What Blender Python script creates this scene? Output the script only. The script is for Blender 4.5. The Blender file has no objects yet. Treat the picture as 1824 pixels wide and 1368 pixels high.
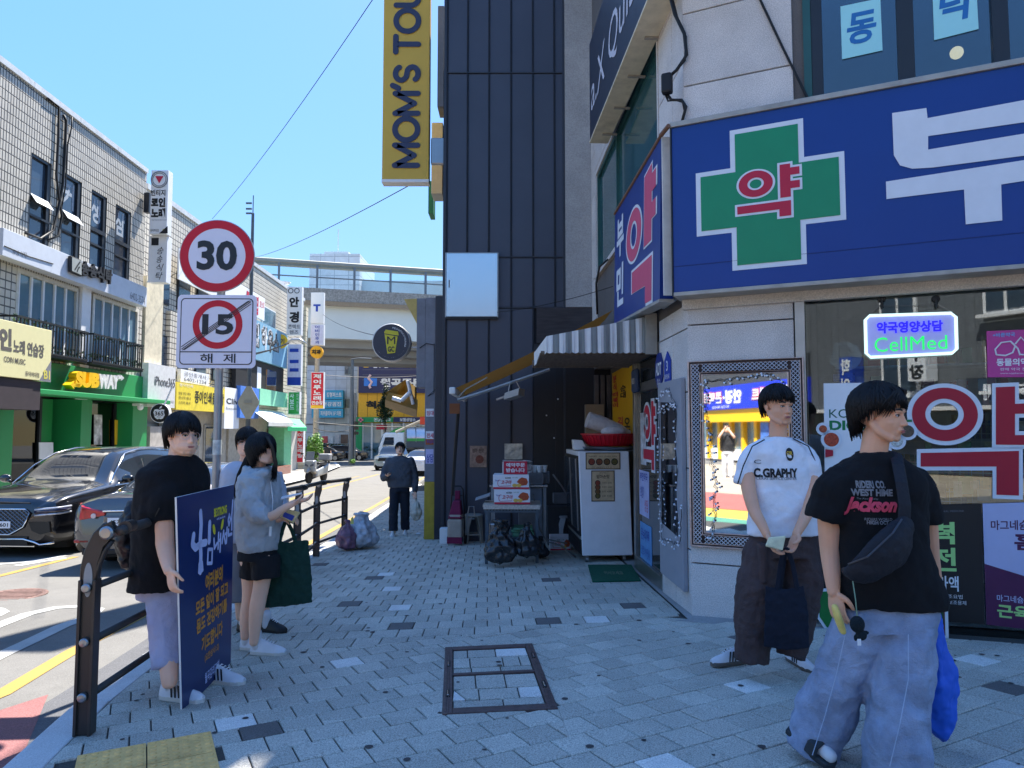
import bpy,bmesh,math,random
from mathutils import Matrix,Vector,noise
R = math.radians
rnd = random.Random(7)
S = bpy.context.scene
COL = S.collection
# ------------------------------------------------------------------ camera, sky, sun, exposure
F_PX = 1265.0; PITCH = math.atan(81 / F_PX); CZ = 1.39
cam_data = bpy.data.cameras.new('camera'); cam = bpy.data.objects.new('camera',cam_data); COL.objects.link(cam)
cam.location = (0,0,CZ); cam.rotation_euler = (math.pi / 2 + PITCH,0,0)
cam_data.sensor_fit = 'HORIZONTAL'; cam_data.sensor_width = 36; cam_data.lens = 36 * F_PX / 1824
cam_data.clip_start = 0.05; cam_data.clip_end = 2000
S.camera = cam
SUN_EL,SUN_AZ = 57,17          # azimuth measured from +y (view direction) towards +x
W_ = bpy.data.worlds.new('World'); S.world = W_; W_.use_nodes = True
nt = W_.node_tree; nt.nodes.clear()
sky = nt.nodes.new('ShaderNodeTexSky'); sky.sky_type = 'NISHITA'; sky.sun_disc = False
sky.sun_elevation = R(SUN_EL); sky.sun_rotation = R(SUN_AZ); sky.altitude = 50; sky.air_density = 1.0; sky.dust_density = 0.3; sky.ozone_density = 1.5
bg = nt.nodes.new('ShaderNodeBackground'); bg.inputs[1].default_value = 0.15
ow = nt.nodes.new('ShaderNodeOutputWorld')
hs = nt.nodes.new('ShaderNodeHueSaturation'); hs.inputs['Saturation'].default_value = 1.25; hs.inputs['Hue'].default_value = .503; nt.links.new(sky.outputs[0],hs.inputs['Color']); 
# the whole sky's brightness range is compressed evenly, as the hazy-bright photograph shows it
bw = nt.nodes.new('ShaderNodeRGBToBW'); m1 = nt.nodes.new('ShaderNodeMath'); m1.operation = 'MULTIPLY_ADD'; m1.inputs[1].default_value = .8; m1.inputs[2].default_value = 1
m2 = nt.nodes.new('ShaderNodeMath'); m2.operation = 'DIVIDE'; m2.inputs[0].default_value = 1; sc_ = nt.nodes.new('ShaderNodeVectorMath'); sc_.operation = 'SCALE'
for a,b in ((hs.outputs[0],bw.inputs[0]),(bw.outputs[0],m1.inputs[0]),(m1.outputs[0],m2.inputs[1]),(hs.outputs[0],sc_.inputs[0]),(m2.outputs[0],sc_.inputs['Scale']),(sc_.outputs[0],bg.inputs[0])): nt.links.new(a,b)
nt.links.new(bg.outputs[0],ow.inputs[0])
sl = bpy.data.lights.new('sun','SUN'); sl.energy = 2.75; sl.angle = R(0.53); sl.color = (1,0.95,0.87)
so = bpy.data.objects.new('sun',sl); COL.objects.link(so)
sd = Vector((math.sin(R(SUN_AZ)) * math.cos(R(SUN_EL)),math.cos(R(SUN_AZ)) * math.cos(R(SUN_EL)),math.sin(R(SUN_EL))))
so.rotation_euler = sd.to_track_quat('Z','Y').to_euler(); so.location = (0,0,40)
S.view_settings.view_transform = 'Standard'; S.view_settings.look = 'None'; S.view_settings.gamma = 1
S.view_settings.use_curve_mapping = False
S.view_settings.exposure = 2.5
S.render.engine = 'CYCLES'
S.cycles.max_bounces = 8; S.cycles.caustics_reflective = False; S.cycles.caustics_refractive = False
S.cycles.use_denoising = True
# ------------------------------------------------------------------ ground heights and photograph geometry
def hh(y): return CZ + (0 if y < 0 else .038 * y if y < 14 else .532 + .019 * (y - 14))
def G(x,y): return CZ - hh(y) + .025 * max(min(x,4),-3)
def ray(u,v):
    a = (u - 912) / F_PX; b = (684 - v) / F_PX; c,s = math.cos(PITCH),math.sin(PITCH)
    y = c - b * s
    return a / y,(s + b * c) / y
def P(u,v,Y):
    a,b = ray(u,v); return Vector((a * Y,Y,CZ + b * Y))
def gnd(u,v):
    a,b = ray(u,v); lo,hi = .5,300
    for _ in range(50):
        m = (lo + hi) / 2
        if CZ + b * m > G(a * m,m): lo = m
        else: hi = m
    return Vector((a * lo,lo,G(a * lo,lo)))
# ------------------------------------------------------------------ frames: local x to the right, -y towards the viewer, z up
I4 = Matrix.Identity(4)
def frame(x,y,z,deg): return Matrix.Translation((x,y,z)) @ Matrix.Rotation(R(deg),4,'Z')
def on(fm,u,v,off=0.0):
    """point of frame plane local y=off seen at (u,v) in the photograph, as local (x, z)"""
    a,b = ray(u,v); inv = fm.inverted()
    o = inv @ Vector((0,0,CZ)); d = (inv.to_3x3() @ Vector((a,1,b)))
    t = (off - o.y) / d.y; p = o + d * t
    return p.x,p.z
# ------------------------------------------------------------------ materials
MC = {}
def lin(c):
    return tuple(((v / 255) / 12.92 if v / 255 <= .04045 else ((v / 255 + .055) / 1.055) ** 2.4) for v in c)
def M(name,rgb=(.5,.5,.5),rough=.6,metal=0,var=.12,sc=6,bump=.0,bsc=60,spec=.5,emit=None,est=1,coat=0,alpha=1,trans=0,stretch=None,island=0,ior=1.45,dirt=0,sheen=0,fold=0):
    if name in MC: return MC[name]
    m = bpy.data.materials.new(name); MC[name] = m; m.use_nodes = True
    n = m.node_tree; b = n.nodes['Principled BSDF']; L = n.links.new
    b.inputs['Roughness'].default_value = rough; b.inputs['Metallic'].default_value = metal
    b.inputs['Specular IOR Level'].default_value = spec; b.inputs['Coat Weight'].default_value = coat
    b.inputs['Coat Roughness'].default_value = .03; b.inputs['Transmission Weight'].default_value = trans; b.inputs['IOR'].default_value = ior
    b.inputs['Alpha'].default_value = alpha; b.inputs['Sheen Weight'].default_value = sheen
    tc = n.nodes.new('ShaderNodeTexCoord'); vec = tc.outputs['Object']
    if stretch:
        mp = n.nodes.new('ShaderNodeMapping'); mp.inputs['Scale'].default_value = stretch; L(vec,mp.inputs[0]); vec = mp.outputs[0]
    base = None
    if var or dirt:
        nz = n.nodes.new('ShaderNodeTexNoise'); nz.inputs['Scale'].default_value = sc; nz.inputs['Detail'].default_value = 6; nz.inputs['Roughness'].default_value = .62
        L(vec,nz.inputs['Vector'])
        rp = n.nodes.new('ShaderNodeMapRange'); rp.inputs[1].default_value = .3; rp.inputs[2].default_value = .7
        rp.inputs[3].default_value = 1 - var; rp.inputs[4].default_value = 1 + var; L(nz.outputs[0],rp.inputs[0])
        mx = n.nodes.new('ShaderNodeVectorMath'); mx.operation = 'SCALE'; mx.inputs[0].default_value = rgb; L(rp.outputs[0],mx.inputs['Scale'])
        base = mx.outputs[0]
        if dirt:
            n2 = n.nodes.new('ShaderNodeTexNoise'); n2.inputs['Scale'].default_value = sc * .35; n2.inputs['Detail'].default_value = 8; n2.inputs['Roughness'].default_value = .7
            L(vec,n2.inputs['Vector'])
            r2 = n.nodes.new('ShaderNodeMapRange'); r2.inputs[1].default_value = .5; r2.inputs[2].default_value = .75; r2.inputs[3].default_value = 1; r2.inputs[4].default_value = 1 - dirt
            L(n2.outputs[0],r2.inputs[0]); m3 = n.nodes.new('ShaderNodeVectorMath'); m3.operation = 'SCALE'; L(base,m3.inputs[0]); L(r2.outputs[0],m3.inputs['Scale']); base = m3.outputs[0]
    if island:
        g = n.nodes.new('ShaderNodeNewGeometry'); oi = n.nodes.new('ShaderNodeObjectInfo'); ad = n.nodes.new('ShaderNodeMath'); ad.operation = 'ADD'
        L(g.outputs['Random Per Island'],ad.inputs[0]); L(oi.outputs['Random'],ad.inputs[1]); fr = n.nodes.new('ShaderNodeMath'); fr.operation = 'FRACT'; L(ad.outputs[0],fr.inputs[0])
        r3 = n.nodes.new('ShaderNodeMapRange'); r3.inputs[3].default_value = 1 - island; r3.inputs[4].default_value = 1 + island; L(fr.outputs[0],r3.inputs[0])
        m4 = n.nodes.new('ShaderNodeVectorMath'); m4.operation = 'SCALE'
        if base: L(base,m4.inputs[0])
        else: m4.inputs[0].default_value = rgb
        L(r3.outputs[0],m4.inputs['Scale']); base = m4.outputs[0]
    if base: L(base,b.inputs['Base Color'])
    else: b.inputs['Base Color'].default_value = (*rgb,1)
    if bump:
        nb = n.nodes.new('ShaderNodeTexNoise'); nb.inputs['Scale'].default_value = bsc; nb.inputs['Detail'].default_value = 4; L(vec,nb.inputs['Vector'])
        bp = n.nodes.new('ShaderNodeBump'); bp.inputs['Strength'].default_value = min(1,bump); bp.inputs['Distance'].default_value = .01; L(nb.outputs[0],bp.inputs['Height']); L(bp.outputs[0],b.inputs['Normal'])
    if fold:                               # broad cloth creases
        f1 = n.nodes.new('ShaderNodeTexNoise'); f1.inputs['Scale'].default_value = 5.5; f1.inputs['Detail'].default_value = 3; f1.inputs['Distortion'].default_value = 1.6; L(vec,f1.inputs['Vector'])
        f2 = n.nodes.new('ShaderNodeBump'); f2.inputs['Strength'].default_value = fold; f2.inputs['Distance'].default_value = .05; L(f1.outputs[0],f2.inputs['Height'])
        if bump: L(bp.outputs[0],f2.inputs['Normal'])
        L(f2.outputs[0],b.inputs['Normal'])
    if emit:
        b.inputs['Emission Color'].default_value = (*emit,1); b.inputs['Emission Strength'].default_value = est
    return m
def C(name,r,g,b_,**k): return M(name,lin((r,g,b_)),**k)
def speckle(name,rgb,amount=.25,sc=90,rough=.85,bump=.3,island=0,var=.1):
    """granite / concrete with salt-and-pepper grain"""
    m = M(name,rgb,rough=rough,var=var,sc=2.2,bump=bump,bsc=sc,island=island,dirt=.25)
    n = m.node_tree; b = n.nodes['Principled BSDF']; L = n.links.new
    src = b.inputs['Base Color'].links[0].from_socket
    tc = n.nodes.new('ShaderNodeTexCoord'); g = n.nodes.new('ShaderNodeTexNoise'); g.inputs['Scale'].default_value = sc * 2.2; g.inputs['Detail'].default_value = 2
    L(tc.outputs['Object'],g.inputs['Vector'])
    r = n.nodes.new('ShaderNodeMapRange'); r.inputs[1].default_value = .36; r.inputs[2].default_value = .64; r.inputs[3].default_value = 1 - amount; r.inputs[4].default_value = 1 + amount; L(g.outputs[0],r.inputs[0])
    s = n.nodes.new('ShaderNodeVectorMath'); s.operation = 'SCALE'; L(src,s.inputs[0]); L(r.outputs[0],s.inputs['Scale']); L(s.outputs[0],b.inputs['Base Color'])
    return m
def brickmat(name,rgb,mortar,bw,bh,ms=.012,rough=.5,off=.0,var=.1):
    """wall tiles too small to build: colour and fine relief only"""
    if name in MC: return MC[name]
    m = M(name,rgb,rough=rough,var=var,sc=1.5); n = m.node_tree; b = n.nodes['Principled BSDF']; L = n.links.new
    tc = n.nodes.new('ShaderNodeTexCoord'); sp = n.nodes.new('ShaderNodeSeparateXYZ'); cb = n.nodes.new('ShaderNodeCombineXYZ')
    L(tc.outputs['Object'],sp.inputs[0]); L(sp.outputs['X'],cb.inputs[0]); L(sp.outputs['Z'],cb.inputs[1])
    br = n.nodes.new('ShaderNodeTexBrick'); L(cb.outputs[0],br.inputs['Vector']); br.inputs['Scale'].default_value = 1; br.offset = off
    br.inputs['Brick Width'].default_value = bw; br.inputs['Row Height'].default_value = bh; br.inputs['Mortar Size'].default_value = ms; br.inputs['Mortar Smooth'].default_value = .2
    br.inputs['Color1'].default_value = (*rgb,1); br.inputs['Color2'].default_value = (*[c * .86 for c in rgb],1); br.inputs['Mortar'].default_value = (*mortar,1)
    src = b.inputs['Base Color'].links[0].from_node; L(br.outputs['Color'],src.inputs[0])
    bp = n.nodes.new('ShaderNodeBump'); bp.inputs['Distance'].default_value = .01; bp.invert = True; L(br.outputs['Fac'],bp.inputs['Height']); L(bp.outputs[0],b.inputs['Normal'])
    return m
def glassmat(name,rgb,alpha_rough=.02,refl=1.9):
    """window glass: tinted, half see-through, reflective"""
    if name in MC: return MC[name]
    m = bpy.data.materials.new(name); MC[name] = m; m.use_nodes = True; n = m.node_tree; n.nodes.clear(); L = n.links.new
    o = n.nodes.new('ShaderNodeOutputMaterial'); mx = n.nodes.new('ShaderNodeMixShader'); t = n.nodes.new('ShaderNodeBsdfTransparent'); g = n.nodes.new('ShaderNodeBsdfGlossy')
    t.inputs[0].default_value = (*rgb,1); g.inputs['Roughness'].default_value = alpha_rough
    fr = n.nodes.new('ShaderNodeFresnel'); fr.inputs[0].default_value = refl
    L(fr.outputs[0],mx.inputs[0]); L(t.outputs[0],mx.inputs[1]); L(g.outputs[0],mx.inputs[2]); L(mx.outputs[0],o.inputs[0])
    return m
# ------------------------------------------------------------------ meshes
WM = {}                                       # object name -> world matrix
class MB:
    def __init__(s,fm=I4): s.v = []; s.f = []; s.fm = fm
    def add(s,vs,fs):
        k = len(s.v); s.v += [Vector(p) for p in vs]; s.f += [tuple(i + k for i in f) for f in fs]; return s
    def box(s,x0,x1,y0,y1,z0,z1):
        return s.add([(x0,y0,z0),(x1,y0,z0),(x1,y1,z0),(x0,y1,z0),(x0,y0,z1),(x1,y0,z1),(x1,y1,z1),(x0,y1,z1)],
                     [(0,3,2,1),(4,5,6,7),(0,1,5,4),(1,2,6,5),(2,3,7,6),(3,0,4,7)])
    def hexa(s,p):                           # 8 points: 4 bottom/front loop, 4 top/back loop
        return s.add(p,[(0,3,2,1),(4,5,6,7),(0,1,5,4),(1,2,6,5),(2,3,7,6),(3,0,4,7)])
    def face(s,pts): return s.add(pts,[tuple(range(len(pts)))])
    def prism(s,pts,y0,y1):                # outline (x,z), extruded from y0 to y1
        n = len(pts)
        return s.add([(x,y0,z) for x,z in pts] + [(x,y1,z) for x,z in pts],
                     [tuple(range(n)),tuple(range(2*n-1,n-1,-1))] + [(i,i+n,(i+1) % n + n,(i+1) % n) for i in range(n)])
    def slab(s,pts,z0,z1):                 # outline (x,y), extruded in z
        n = len(pts)
        return s.add([(x,y,z0) for x,y in pts] + [(x,y,z1) for x,y in pts],
                     [tuple(range(n-1,-1,-1)),tuple(range(n,2*n))] + [(i,(i+1) % n,(i+1) % n + n,i+n) for i in range(n)])
    def tube(s,pts,r,n=8,caps=True,rs=None,flat=1.0,up=None):
        pts = [Vector(p) for p in pts]; m = len(pts); vs = []; prev = None
        for i,p in enumerate(pts):
            d = (pts[min(i+1,m-1)] - pts[max(i-1,0)]).normalized()
            if prev is None: a = (Vector(up) if up else (Vector((0,0,1)) if abs(d.z) < .9 else Vector((1,0,0))))
            else: a = prev
            a = (a - d * a.dot(d)).normalized(); prev = a; b = d.cross(a); q = rs[i] if rs else r
            for k in range(n):
                t = 2 * math.pi * k / n; vs.append(p + (a * math.cos(t) * flat + b * math.sin(t)) * q)
        fs = [(i*n+k,i*n+(k+1) % n,(i+1)*n+(k+1) % n,(i+1)*n+k) for i in range(m-1) for k in range(n)]
        if caps: fs += [tuple(range(n-1,-1,-1)),tuple(range((m-1)*n,m*n))]
        return s.add(vs,fs)
    def cyl(s,p0,p1,r,n=16,r2=None): return s.tube([p0,p1],r,n,rs=[r,r if r2 is None else r2])
    def lathe(s,prof,c=(0,0,0),n=20,ax='z'):
        vs = []; c = Vector(c)
        for r,h in prof:
            for k in range(n):
                t = 2*math.pi*k/n; a,b = r*math.cos(t),r*math.sin(t)
                vs.append(c + (Vector((a,b,h)) if ax == 'z' else Vector((a,h,b)) if ax == 'y' else Vector((h,a,b))))
        m = len(prof); fs = [(i*n+k,i*n+(k+1) % n,(i+1)*n+(k+1) % n,(i+1)*n+k) for i in range(m-1) for k in range(n)]
        fs += [tuple(range(n-1,-1,-1)),tuple(range((m-1)*n,m*n))]
        return s.add(vs,fs)
    def ball(s,c,r,n=10,m=7,sc=(1,1,1),rot=None):
        vs = []; c = Vector(c)
        for i in range(m+1):
            ph = math.pi*i/m
            for k in range(n):
                t = 2*math.pi*k/n; p = Vector((math.sin(ph)*math.cos(t)*r*sc[0],math.sin(ph)*math.sin(t)*r*sc[1],-math.cos(ph)*r*sc[2]))
                if rot: p = rot @ p
                vs.append(c + p)
        fs = [(i*n+k,i*n+(k+1) % n,(i+1)*n+(k+1) % n,(i+1)*n+k) for i in range(m) for k in range(n)]
        return s.add(vs,fs)
    def obj(s,name,mat,par=None,smooth=False,bev=0,label=None,weld=False):
        return OB(name,s.v,s.f,mat,par,s.fm,smooth,bev,label,weld)
def OB(name,vs,fs,mat,par=None,fm=I4,smooth=False,bev=0,label=None,weld=False):
    if par is not None: base = WM[par.name]
    else:
        if not vs: return None
        xs = [p[0] for p in vs]; ys = [p[1] for p in vs]; zs = [p[2] for p in vs]
        base = fm @ Matrix.Translation(((min(xs)+max(xs))/2,(min(ys)+max(ys))/2,min(zs)))
    T = base.inverted() @ fm
    me = bpy.data.meshes.new(name); me.from_pydata([T @ Vector(p) for p in vs],[],fs)
    if weld or smooth or bev:
        bm = bmesh.new(); bm.from_mesh(me); bmesh.ops.remove_doubles(bm,verts=bm.verts,dist=1e-5); bmesh.ops.recalc_face_normals(bm,faces=bm.faces); bm.to_mesh(me); bm.free()
    else:
        bm = bmesh.new(); bm.from_mesh(me); bmesh.ops.recalc_face_normals(bm,faces=bm.faces); bm.to_mesh(me); bm.free()
    me.materials.append(mat); me.update()
    o = bpy.data.objects.new(name,me); COL.objects.link(o)
    if par is not None: o.parent = par; WM[o.name] = base
    else: o.matrix_world = base; WM[o.name] = base
    if smooth:
        me.polygons.foreach_set('use_smooth',[True]*len(me.polygons))
    if smooth == 'auto':
        try: me.set_sharp_from_angle(angle=R(38))
        except Exception: pass
    if bev:
        bv = o.modifiers.new('bevel','BEVEL'); bv.width = bev; bv.segments = 2; bv.limit_method = 'ANGLE'; bv.angle_limit = R(40)
    if label: o['label'] = label
    return o
def tag(o,label=None,cat=None,group=None,kind=None):
    if label: o['label'] = label
    if cat: o['category'] = cat
    if group: o['group'] = group
    if kind: o['kind'] = kind
    return o
def thing(name,label,cat,fm,p=(0,0,0),group=None):
    """an Empty at a thing's base, turned with its frame; its parts are authored in the frame's own coordinates"""
    o = bpy.data.objects.new(name,None); COL.objects.link(o); o.empty_display_size = .2
    m = fm @ Matrix.Translation(p); o.matrix_world = m; WM[o.name] = m
    return tag(o,label,cat,group)
def copy_tree(src,m,label=None,group=None):
    c = src.copy(); COL.objects.link(c); c.matrix_world = m; WM[c.name] = m
    if label: c['label'] = label
    if group: c['group'] = group
    for ch in list(src.children):
        d = ch.copy(); COL.objects.link(d); d.parent = c
        for g in list(ch.children):
            e = g.copy(); COL.objects.link(e); e.parent = d
    return c
# ------------------------------------------------------------------ lettering
TC = {}
def glyphs(txt,bold=0,thick=0,shear=0):
    k = (txt,bold,thick,shear)
    if k not in TC:
        if not TC: TC[0] = bpy.data.curves.new('lettering','FONT'); TC[1] = bpy.data.objects.new('lettering',TC[0])   # one curve kept, so the font stays loaded
        c,o = TC[0],TC[1]; c.body = txt; c.offset = bold; c.extrude = thick; c.resolution_u = 3; c.shear = shear
        me = bpy.data.meshes.new_from_object(o)
        vs = [v.co.copy() for v in me.vertices]; fs = [tuple(p.vertices) for p in me.polygons]
        bpy.data.meshes.remove(me)
        if bold:                          # outline offset can throw a stray vertex: fall back to the plain weight
            v0 = glyphs(txt,0,thick,shear)[0]; tol = .12+abs(bold)*2
            if v0 and any(abs(f(v[i] for v in vs)-f(v[i] for v in v0)) > tol for i in (0,1) for f in (min,max)): vs,fs = glyphs(txt,bold*.4 if abs(bold) > .006 else 0,thick,shear)
        TC[k] = (vs,fs)
    return TC[k]
def text(txt,mat,par,fm,x0,z0,w,h,y=-.004,bold=0,thick=0,shear=0,rot=0,name='lettering',smap=None):
    """flat lettering fitted to the rectangle x0..x0+w, z0..z0+h on the plane local y; rot 90 reads upwards"""
    vs,fs = glyphs(txt,bold,.02 if thick else 0,shear)
    if not vs: return None
    xs = [v.x for v in vs]; ys = [v.y for v in vs]; ax,bx,ay,by = min(xs),max(xs),min(ys),max(ys)
    out = []
    for v in vs:
        a = (v.x-ax)/(bx-ax or 1); b = (v.y-ay)/(by-ay or 1); c = v.z/.02 if thick else 0
        if rot == 90: a,b = 1-b,a
        if rot == -90: a,b = b,1-a
        p = Vector((x0+a*w,y-(c+1)*thick/2 if thick else y,z0+b*h))
        if smap: p = smap(p)
        out.append(p)
    return OB(name,out,fs,mat,par,fm)
def quadmap(fm,corners,off):
    """photograph corners (top-left, top-right, bottom-right, bottom-left) on a frame plane -> local bilinear map"""
    q = [on(fm,u,v,off) for u,v in corners]
    def f(a,b):   # a right, b up, both 0..1
        x = (q[3][0]*(1-a)+q[2][0]*a)*(1-b)+(q[0][0]*(1-a)+q[1][0]*a)*b
        z = (q[3][1]*(1-a)+q[2][1]*a)*(1-b)+(q[0][1]*(1-a)+q[1][1]*a)*b
        return x,z
    return f
def qtext(txt,mat,par,fm,qm,a0,b0,a1,b1,y,bold=0,thick=0,rot=0,shear=0,name='lettering'):
    def sm(p): x,z = qm(p.x,p.z); return Vector((x,p.y,z))
    return text(txt,mat,par,fm,a0,b0,a1-a0,b1-b0,y,bold,thick,shear,rot,name,sm)
def qpoly(qm,pts): return [qm(a,b) for a,b in pts]
def qbox(mb,qm,y0,y1,a0=0,b0=0,a1=1,b1=1): return mb.prism(qpoly(qm,[(a0,b0),(a1,b0),(a1,b1),(a0,b1)]),y0,y1)
def disc(n,cx=.5,cz=.5,ra=.5,rb=.5,t0=0,t1=360): return [(cx+ra*math.cos(R(t0+(t1-t0)*i/n)),cz+rb*math.sin(R(t0+(t1-t0)*i/n))) for i in range(n)]
def ringmb(mb,cx,cz,ro,ri,y0,y1,n=40,fz=1):
    vs = []; 
    for y in (y0,y1):
        for r in (ro,ri):
            for k in range(n): t = 2*math.pi*k/n; vs.append((cx+r*math.cos(t),y,cz+r*math.sin(t)*fz))
    fs = []
    for k in range(n):
        j = (k+1) % n
        fs += [(k,j,n+j,n+k),(2*n+k,3*n+k,3*n+j,2*n+j),(k,2*n+k,2*n+j,j),(n+k,n+j,3*n+j,3*n+k)]
    return mb.add(vs,fs)
def stroke(mb,pts,w,y,taper=0):
    """brush-like flat stroke in the xz plane"""
    n = len(pts)
    for i in range(n-1):
        a,b = Vector((pts[i][0],pts[i][1])),Vector((pts[i+1][0],pts[i+1][1])); d = (b-a)
        if d.length < 1e-6: continue
        d.normalize(); q = Vector((-d.y,d.x)) * w/2
        mb.face([(a.x-q.x,y,a.y-q.y),(b.x-q.x,y,b.y-q.y),(b.x+q.x,y,b.y+q.y),(a.x+q.x,y,a.y+q.y)])
    return mb
# frequently used materials
white = C('white_paint',225,225,225,rough=.45,var=.04)
steel = C('brushed_steel',150,152,155,rough=.35,metal=.9,var=.08,sc=3)
alu = C('aluminium_frame',175,172,165,rough=.45,metal=.5,var=.1)
black = C('black_plastic',22,22,24,rough=.45,var=.15)
darkmetal = C('dark_frame',35,38,44,rough=.4,var=.1)
chrome = M('chrome',(.75,.76,.78),rough=.12,metal=1,var=.03)
rubber = C('rubber',24,24,25,rough=.85,var=.15,bump=.2)
cable = C('cable_black',20,20,22,rough=.6,var=.1)
redprint = C('red_print',190,28,60,rough=.5,var=.05)
whiteprint = C('white_print',226,228,232,rough=.5,var=.04)
blackprint = C('black_print',25,25,28,rough=.55,var=.08)
blueprint = C('blue_print',28,62,160,rough=.5,var=.05)
greenprint = C('green_print',20,120,85,rough=.5,var=.05)
yellowprint = C('yellow_print',235,190,50,rough=.5,var=.05)
greyprint = C('grey_print',110,112,118,rough=.55,var=.05)
# ================================================================== ground
asphalt = speckle('asphalt',(.145,.139,.128),.18,60,.9,.35)
asphalt_shaded = speckle('asphalt_shade',(.09,.09,.095),.25,60,.9,.35)
granite_kerb = speckle('granite_kerb',(.5,.5,.5),.16,80,.85,.25)
paver_m = speckle('paver_grey',(.45,.43,.375),.34,70,.9,.4,island=.13)
paver_l = speckle('paver_light',(.70,.68,.64),.22,70,.85,.3)
paver_d = speckle('paver_dark',(.13,.12,.115),.25,70,.85,.3)
joint_m = speckle('joint_sand',(.065,.062,.056),.3,60,.95,.2)
concrete_m = speckle('concrete',(.30,.30,.30),.12,40,.9,.3)
yl = speckle('yellow_line',(.33,.205,.045),.12,60,.8,.2)
wl = speckle('white_line',(.38,.38,.365),.10,60,.8,.2)
RD = -.12
def sheet(name,xs,ys,dz,mat,kind='structure',par=None):
    vs = [(x,y,G(x,y)+dz) for y in ys for x in xs]; n = len(xs)
    fs = [(j*n+i,j*n+i+1,(j+1)*n+i+1,(j+1)*n+i) for j in range(len(ys)-1) for i in range(n-1)]
    o = OB(name,vs,fs,mat,par)
    if kind: o['kind'] = kind
    return o
sheet('road',[-300,-60,-20,-3,0,4,60,300],[-120,-60,0,6,14,40,100,300,600],RD,asphalt)
def patch(name,pts,dz,mat,par=None,kind=None,tri=True):
    o = OB(name,[(x,y,G(x,y)+dz) for x,y in pts],[tuple(range(len(pts)))],mat,par)
    if kind: o['kind'] = kind
    return o
def gr(u,v,dz=RD):            # ground hit on the road level
    a,b = ray(u,v); lo,hi = .5,300
    for _ in range(50):
        m = (lo+hi)/2
        if CZ+b*m > G(a*m,m)+dz: lo = m
        else: hi = m
    return (a*lo,lo)
KERB = [(-1.80,1.3),(-1.95,2.2),(-2.18,3.42),(-2.36,4.13),(-2.51,5.06),(-2.66,7.0),(-2.80,9.0),(-2.92,10.85),(-3.06,13.5),(-3.17,16),(-3.30,19),(-3.6,26),(-4.2,38),(-5.2,58)]
def interp(pts,y):
    for (x0,y0),(x1,y1) in zip(pts,pts[1:]):
        if y <= y1: return x0+(x1-x0)*(y-y0)/(y1-y0)
    return pts[-1][0]
# near pavement base
ys = sorted(set([1.3,2,3,4,5,6,7,8,9,10,11,12,13,14,16,19,22,26,32,38,46,58]))
vs = []; fs = []
cols = [0,.35,.7,1]
for y in ys:
    xl = interp(KERB,y)
    for x in (xl,max(xl+.02,-3) if xl < -3 else xl+.02,-.8,4,9): vs.append((x,y,G(x,y)-.012))
n = 5
for j in range(len(ys)-1):
    for i in range(n-1): fs.append((j*n+i,j*n+i+1,(j+1)*n+i+1,(j+1)*n+i))
k = len(vs); vs += [(x,y,z-.3) for x,y,z in vs]
for j in range(len(ys)-1): fs.append((j*n,(j+1)*n,k+(j+1)*n,k+j*n))
fs.append((0,4,k+4,k)); fs.append(((len(ys)-1)*n,(len(ys)-1)*n+4,k+(len(ys)-1)*n+4,k+(len(ys)-1)*n))
pavement = OB('pavement',vs,fs,joint_m); pavement['kind'] = 'structure'
# kerb stones
kerb = OB('kerb',[(interp(KERB,y)+dx,y,G(interp(KERB,y),y)+dz) for y in ys for dx,dz in ((-.19,-.3),(-.02,-.3),(-.02,-.02),(-.19,-.02))],
          [(j*4+i,(j+1)*4+i,(j+1)*4+(i+1) % 4,j*4+(i+1) % 4) for j in range(len(ys)-1) for i in range(4)],joint_m); kerb['kind'] = 'structure'
y = 1.35
while y < 30:
    y2 = y+.995; a,b = interp(KERB,y),interp(KERB,y2)
    q = [(a-.2,y+.006),(a-.004,y+.006),(b-.004,y2),(b-.2,y2)]; e = rnd.uniform(-.003,.003)
    m = MB(); m.hexa([(x,yy,G(max(x,-3),yy)-.2) for x,yy in q]+[(x,yy,G(max(x,-3),yy)+.003+e) for x,yy in q]); m.obj('kerb_stone',granite_kerb,kerb,bev=.008); y += 1
# ---- pavers
def clip(poly,a,b,c):        # keep a*x+b*y<=c
    out = []
    for i in range(len(poly)):
        p,q = poly[i],poly[(i+1) % len(poly)]; dp,dq = a*p[0]+b*p[1]-c,a*q[0]+b*q[1]-c
        if dp <= 0: out.append(p)
        if dp*dq < 0: t = dp/(dp-dq); out.append((p[0]+(q[0]-p[0])*t,p[1]+(q[1]-p[1])*t))
    return out
def area(p): return abs(sum(p[i][0]*p[(i+1) % len(p)][1]-p[(i+1) % len(p)][0]*p[i][1] for i in range(len(p))))/2
def halfplane(p,q,keep):      # line through p,q; keep side of point keep
    a,b = -(q[1]-p[1]),q[0]-p[0]; c = a*p[0]+b*p[1]
    if a*keep[0]+b*keep[1] > c: a,b,c = -a,-b,-c
    return a,b,c
ZL = ((-1.701,5.30),(1.392,6.20))
COV = [gnd(793,1154).xy,gnd(948,1147).xy,gnd(994,1263).xy,gnd(788,1273).xy]
WA = (1.50,6.05); WU = (.9034,-.4288)
light = [(1525-175,1217),(868,1300),(605,1175),(408,1285),(1064,1103),(1195,1360),(1730,1180),(730,1080),(700,1047),(680,1022),(500,1015),(1790,1385)]
dark = [(1000,1333),(437,1303),(708,1120),(1310,1132),(1800,1222),(632,1078),(1132,1078),(985,1104),(990,1032),(660,1032),(570,1005)]
LP = [gnd(*q).xy for q in light]; DP = [gnd(*q).xy for q in dark]
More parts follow.
